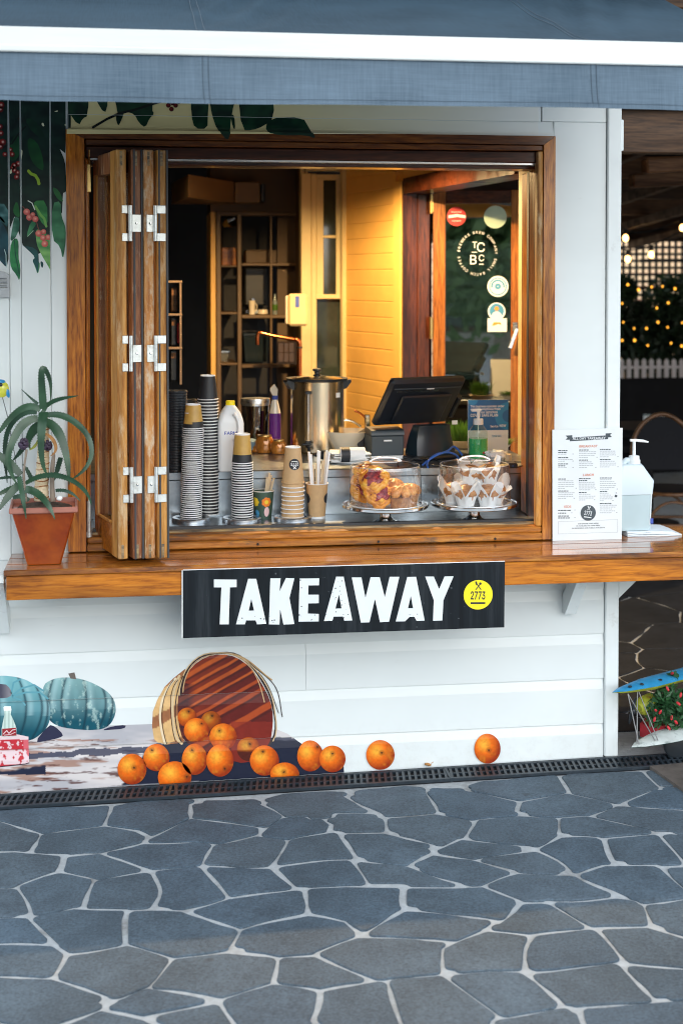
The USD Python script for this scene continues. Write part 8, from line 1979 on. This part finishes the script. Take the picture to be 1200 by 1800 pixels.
for px, lab in ((1137, "left of two small white printed tumblers on the dark table"), (1160, "right of two small white printed tumblers on the dark table")):
    c = atz(px, 752, vz)
    t = thing("tumbler", lab, "tumbler", c)
    part(t, "glass", lathe([(0, 0), (.026, 0), (.030, .10), (.027, .10), (.024, .006), (0, .006)], 20, cap=False), "dim_glass", smooth=40, world=False)
    part(t, "print", lathe([(.0282, .045), (.0305, .09)], 20, cap=False), "sign_white", world=False)
bn = thing("bench_seat", "long dark bench with a low back against the planter wall", "bench", (2.8, 6.6, 0))
part(bn, "seat", bx(1.3, 5.2, 6.5, 7.0, .40, .46, .01), "terrace_dark"); part(bn, "back", bx(1.3, 5.2, 7.02, 7.08, .461, 1.0, .01), "terrace_dark")
for x in (1.4, 3.0, 5.0): part(bn, "leg", bx(x, x + .06, 6.52, 6.98, 0, .399, .005), "terrace_dark")
ew = thing("side_screen", "dark slatted screen closing the far right side of the terrace", "screen", (6.2, 4, 0))
for k in range(13): part(ew, "slat", bx(6.2, 6.23, .6, 8.5, .05 + k * .21, .235 + k * .21, .004), "terrace_dark")
for y in (.7, 4.4, 8.3): part(ew, "post", bx(6.24, 6.32, y, y + .08, 0, 2.8, .006), "terrace_dark")

# ================================================================== BIPLANE PLANTER
mat("strut_metal", (0.20, 0.20, 0.20), rough=.4, metal=.8)
mat("plane_blue", (0.03, 0.27, 0.52), rough=.45, var=.15, scale=30, dirt=(.55, .6, .6), dirt_scale=40, dirt_lo=.62, dirt_hi=.7)
mat("plane_lime", (0.42, 0.46, 0.04), rough=.45, var=.2, scale=20, dirt=(.28, .13, .04), dirt_scale=25, dirt_lo=.55, dirt_hi=.66)
mat("plane_white", (0.55, 0.60, 0.58), rough=.5, var=.12, scale=20, dirt=(.16, .20, .19), dirt_scale=16, dirt_lo=.55, dirt_hi=.68)
mat("plane_green", (0.02, 0.10, 0.07), rough=.5, var=.3)
mat("plane_red", (0.36, 0.02, 0.03), rough=.45, var=.3, scale=20)
wdir = np.array([math.cos(math.radians(30)), math.sin(math.radians(30)), 0]); cdir = np.array([-wdir[1], wdir[0], 0])
tipU, tipL = at(1075.5, 1217.5, -.12), at(1109, 1314, -.16)
bp_ = thing("biplane_planter", "painted metal biplane planter with blue and lime upper wing holding a flowering plant", "planter", (1.45, 0.1, ground_z(1.45)))
def wing(tip, L_, chord, th, top, z_lift=0.0, half="t"):
    n = 20; s = np.linspace(0, 1, n); V = []
    sec = [(-1, 0), (-.6, .7), (0, 1), (.6, .7), (1, 0)] if half == "t" else [(-1, 0), (1, 0), (.6, -.7), (0, -1), (-.6, -.7)]
    for k in range(n):
        f = min(1, (s[k] * L_ / .20)) ** .6 + 1e-3; f2 = min(1, (L_ - s[k] * L_) / .2 + 1e-3) ** .6; f = min(f, f2)
        c = tip + wdir * L_ * s[k] + [0, 0, z_lift * math.sin(s[k] * math.pi)]
        for a, b in sec: V.append(c + cdir * a * chord / 2 * f + np.array([0, 0, b * th * f]))
    k = len(sec); V = np.array(V); i, j = np.meshgrid(np.arange(n - 1), np.arange(k), indexing="ij"); q0 = (i * k + j).ravel(); q1 = (i * k + (j + 1) % k).ravel()
    return trimesh.Trimesh(V, np.vstack([np.stack([q0, q1, q1 + k], 1), np.stack([q0, q1 + k, q0 + k], 1)])[:, ::-1], process=False)
part(bp_, "upper_wing", wing(tipU, .95, .105, .016, None), "plane_blue", smooth=40)
part(bp_, "upper_wing_underside", wing(tipU - [0, 0, .001], .95, .108, .024, None, half="b"), "plane_lime", smooth=40)
part(bp_, "lower_wing", wing(tipL, .95, .13, .020, None), "plane_white", smooth=40)
part(bp_, "lower_wing_underside", wing(tipL - [0, 0, .001], .95, .132, .014, None, half="b"), "plane_green", smooth=40)
for d in (.08, .14, .24, .4): part(bp_, "rivet", moved(blob(.008, .008, .004, 0, 1, 1, 2), tipU + wdir * d - cdir * .03 * min(1, (d / .2) ** .6) + [0, 0, .012]), "black_plastic", smooth=True)
U_ = lambda a, b: tipU + wdir * a + cdir * b - [0, 0, .012]
Lw = lambda a, b: tipL + wdir * a + cdir * b + [0, 0, .012]
for p, q_ in ((U_(.065, -.02), Lw(.02, -.02)), (U_(.065, -.02), Lw(.10, -.03)), (U_(.12, -.02), Lw(.02, -.01)), (U_(.125, -.02), Lw(.11, -.035))):
    part(bp_, "strut", tube([p, q_], .0022, 8), "strut_metal", smooth=True)
fc = at(1175, 1275, .02)
part(bp_, "fuselage", moved(hull([(x, y, z) for x, y0, z0 in ((-.13, .04, .045), (-.08, .055, .06), (.12, .055, .055), (.55, .02, .03)) for y in (-y0, y0) for z in (-z0 * .55, z0 * .6)]), fc + [0.03, .06, -.025], rz=math.radians(28)), "plane_red", smooth=25)
part(bp_, "cowl", moved(lathe([(0, 0), (.022, .0), (.034, .015), (.037, .035), (.035, .07), (0, .07)], 20), at(1122, 1246, .02), ry=math.radians(75), rz=math.radians(20)), "plane_lime", smooth=40)
part(bp_, "propeller", cat(moved(blob(.008, .005, .07, 0, 1, 1, 2), at(1111, 1250, -.05), rx=.5), moved(blob(.012, .012, .012, 0, 1, 1, 2), at(1112, 1250, -.052))), "black_plastic", smooth=True)
part(bp_, "undercarriage", cat(tube([fc + [.02, 0, -.08], (fc[0] + .0, fc[1] - .08, ground_z(fc[0]) + .05)], .006, 8), tube([fc + [.02, .06, -.08], (fc[0] + .03, fc[1] + .1, ground_z(fc[0]) + .05)], .006, 8)), "steel")
for y in (-.08, .1): part(bp_, "wheel", moved(lathe([(0, -.012), (.04, -.012), (.05, -.006), (.05, .006), (.04, .012), (0, .012)], 24, cap=False), (fc[0] + (.0 if y < 0 else .03), fc[1] + y, ground_z(fc[0]) + .052), rx=math.pi / 2), "black_plastic", smooth=40)
leafmat("thorn_green", (0.015, 0.06, 0.02), (0.05, 0.16, 0.06), rough=.4, trans=.2); mat("bloom_red", (0.50, 0.02, 0.03), rough=.5, var=.2)
pf_ = at(1178, 1245, -.01)
part(bp_, "foliage", leafcloud(pf_, .085, 900, .016, 5, (1.1, .9, .95)), "thorn_green")
part(bp_, "foliage_tuft", leafcloud(at(1183, 1190, .02), .022, 70, .012, 6), "thorn_green")
rr_ = np.random.default_rng(2)
for px, py in ((1173, 1211), (1152, 1249), (1160, 1252), (1192, 1237), (1180, 1262), (1188, 1270), (1150, 1265), (1196, 1222), (1181, 1184), (1175, 1280)):
    part(bp_, "bloom", moved(blob(.005, .0045, .010, .2, 3, px, 2), at(px, py, -.085 if py > 1195 else .0), rx=rr_.uniform(-1, 1), ry=rr_.uniform(-1, 1)), "bloom_red", smooth=True)
# brown slab at the lower right, dry leaf on the drain
mat("brown_slab", (0.10, 0.085, 0.075), rough=.75, var=.35, scale=9, bump=.002, bscale=80)
sb_ = [atg(1141, 1352), atg(1205, 1346), atg(1260, 1400), atg(1212, 1402)]
slab_ = solo("stepping_slab", hull([np.array(p) + [0, 0, dz] for p in sb_ for dz in (-.004, .012)]), "brown_slab", "worn brown stone slab in the lower right corner beside the drain", "slab")
dl = atg(752, 1346, .014)
tdl = thing("fallen_leaf", "tiny curled brown leaf lying on the drain", "leaf", dl)
part(tdl, "blade", moved(blob(.016, .008, .005, .4, 3, 3, 2), dl + [0, 0, .004], rz=.5, ry=.3), "dry_leaf", smooth=50)
part(tdl, "stalk", tube([dl + [.012, .004, .006], dl + [.026, .008, .012]], .0012, 5), "dry_leaf")

# ================================================================== TREES ACROSS THE STREET (behind the photographer, seen in the door glass)
leafmat("tree_green", (0.05, 0.10, 0.03), (0.12, 0.19, 0.06), rough=.5, trans=.25)
for k, (x, y, h) in enumerate(((-12.5, -13.4, 4.6), (-3.4, -12.6, 4.4), (-7.6, -14.0, 4.4))):
    t = thing("street_tree", ("green tree across the street, farthest left", "green tree across the street opposite the kiosk", "green tree across the street, between the other two")[k], "tree", (x, y, ground_z(x)))
    part(t, "trunk", tube(spline([(x, y, -.2), (x + .1, y, h * .3), (x, y + .1, h * .65)], 12), np.linspace(.22, .09, 12), 10), "grey_stem", smooth=True)
    part(t, "limb", cat([tube(spline([(x, y, h * (.3 + .08 * i)), (x + math.cos(i * 2.1) * .8, y + math.sin(i * 2.1) * .8, h * (.5 + .06 * i)), (x + math.cos(i * 2.1) * 1.5, y + math.sin(i * 2.1) * 1.5, h * (.66 + .06 * i))], 8), np.linspace(.09, .03, 8), 6) for i in range(4)]), "grey_stem", smooth=True)
    r_ = np.random.default_rng(90 + k)
    part(t, "crown", cat([leafcloud((x + r_.normal(0, 1.0), y + r_.normal(0, 1.0), h * .68 + r_.normal(0, .8)), 1.1, 500, .16, 200 + 10 * k + i) for i in range(12)]), "tree_green")
# ------------------------------------------------------------------ unseen shop row, added opposite to keep low skylight off the upper wall
mat("row_render", (0.30, 0.27, 0.23), rough=.85, var=.15, scale=2)
mat("row_roof", (0.09, 0.085, 0.085), rough=.7, var=.2)
row = thing("shop_row", "added low rendered shop row with dark verandah, unseen across the street", "building", (-9, -30.5, 0))
part(row, "wall", bx(-26, 3.2, -34, -30.5, -.4, 3.3), "row_render")
part(row, "parapet", bx(-26.1, 3.3, -30.62, -30.38, 3.301, 3.5, .02), "row_render")
part(row, "verandah_roof", hull([(x, y, z) for x in (-25.5, 2.8) for y, z in ((-30.48, 3.15), (-30.48, 3.25), (-28.4, 2.75), (-28.4, 2.85))]), "row_roof")
for k in range(9):
    x = -25 + k * 3.4
    part(row, "verandah_post", bx(x, x + .11, -28.6, -28.49, -.4, 2.77, .01), "dark_beam")
    if k < 8:
        f = part(row, "shopfront", bx(x + .5, x + 2.9, -30.485, -30.44, .35, 2.6, .01), "dark_beam"); part(f, "glazing", bx(x + .6, x + 2.8, -30.438, -30.43, .5, 2.5), "sash_dark")
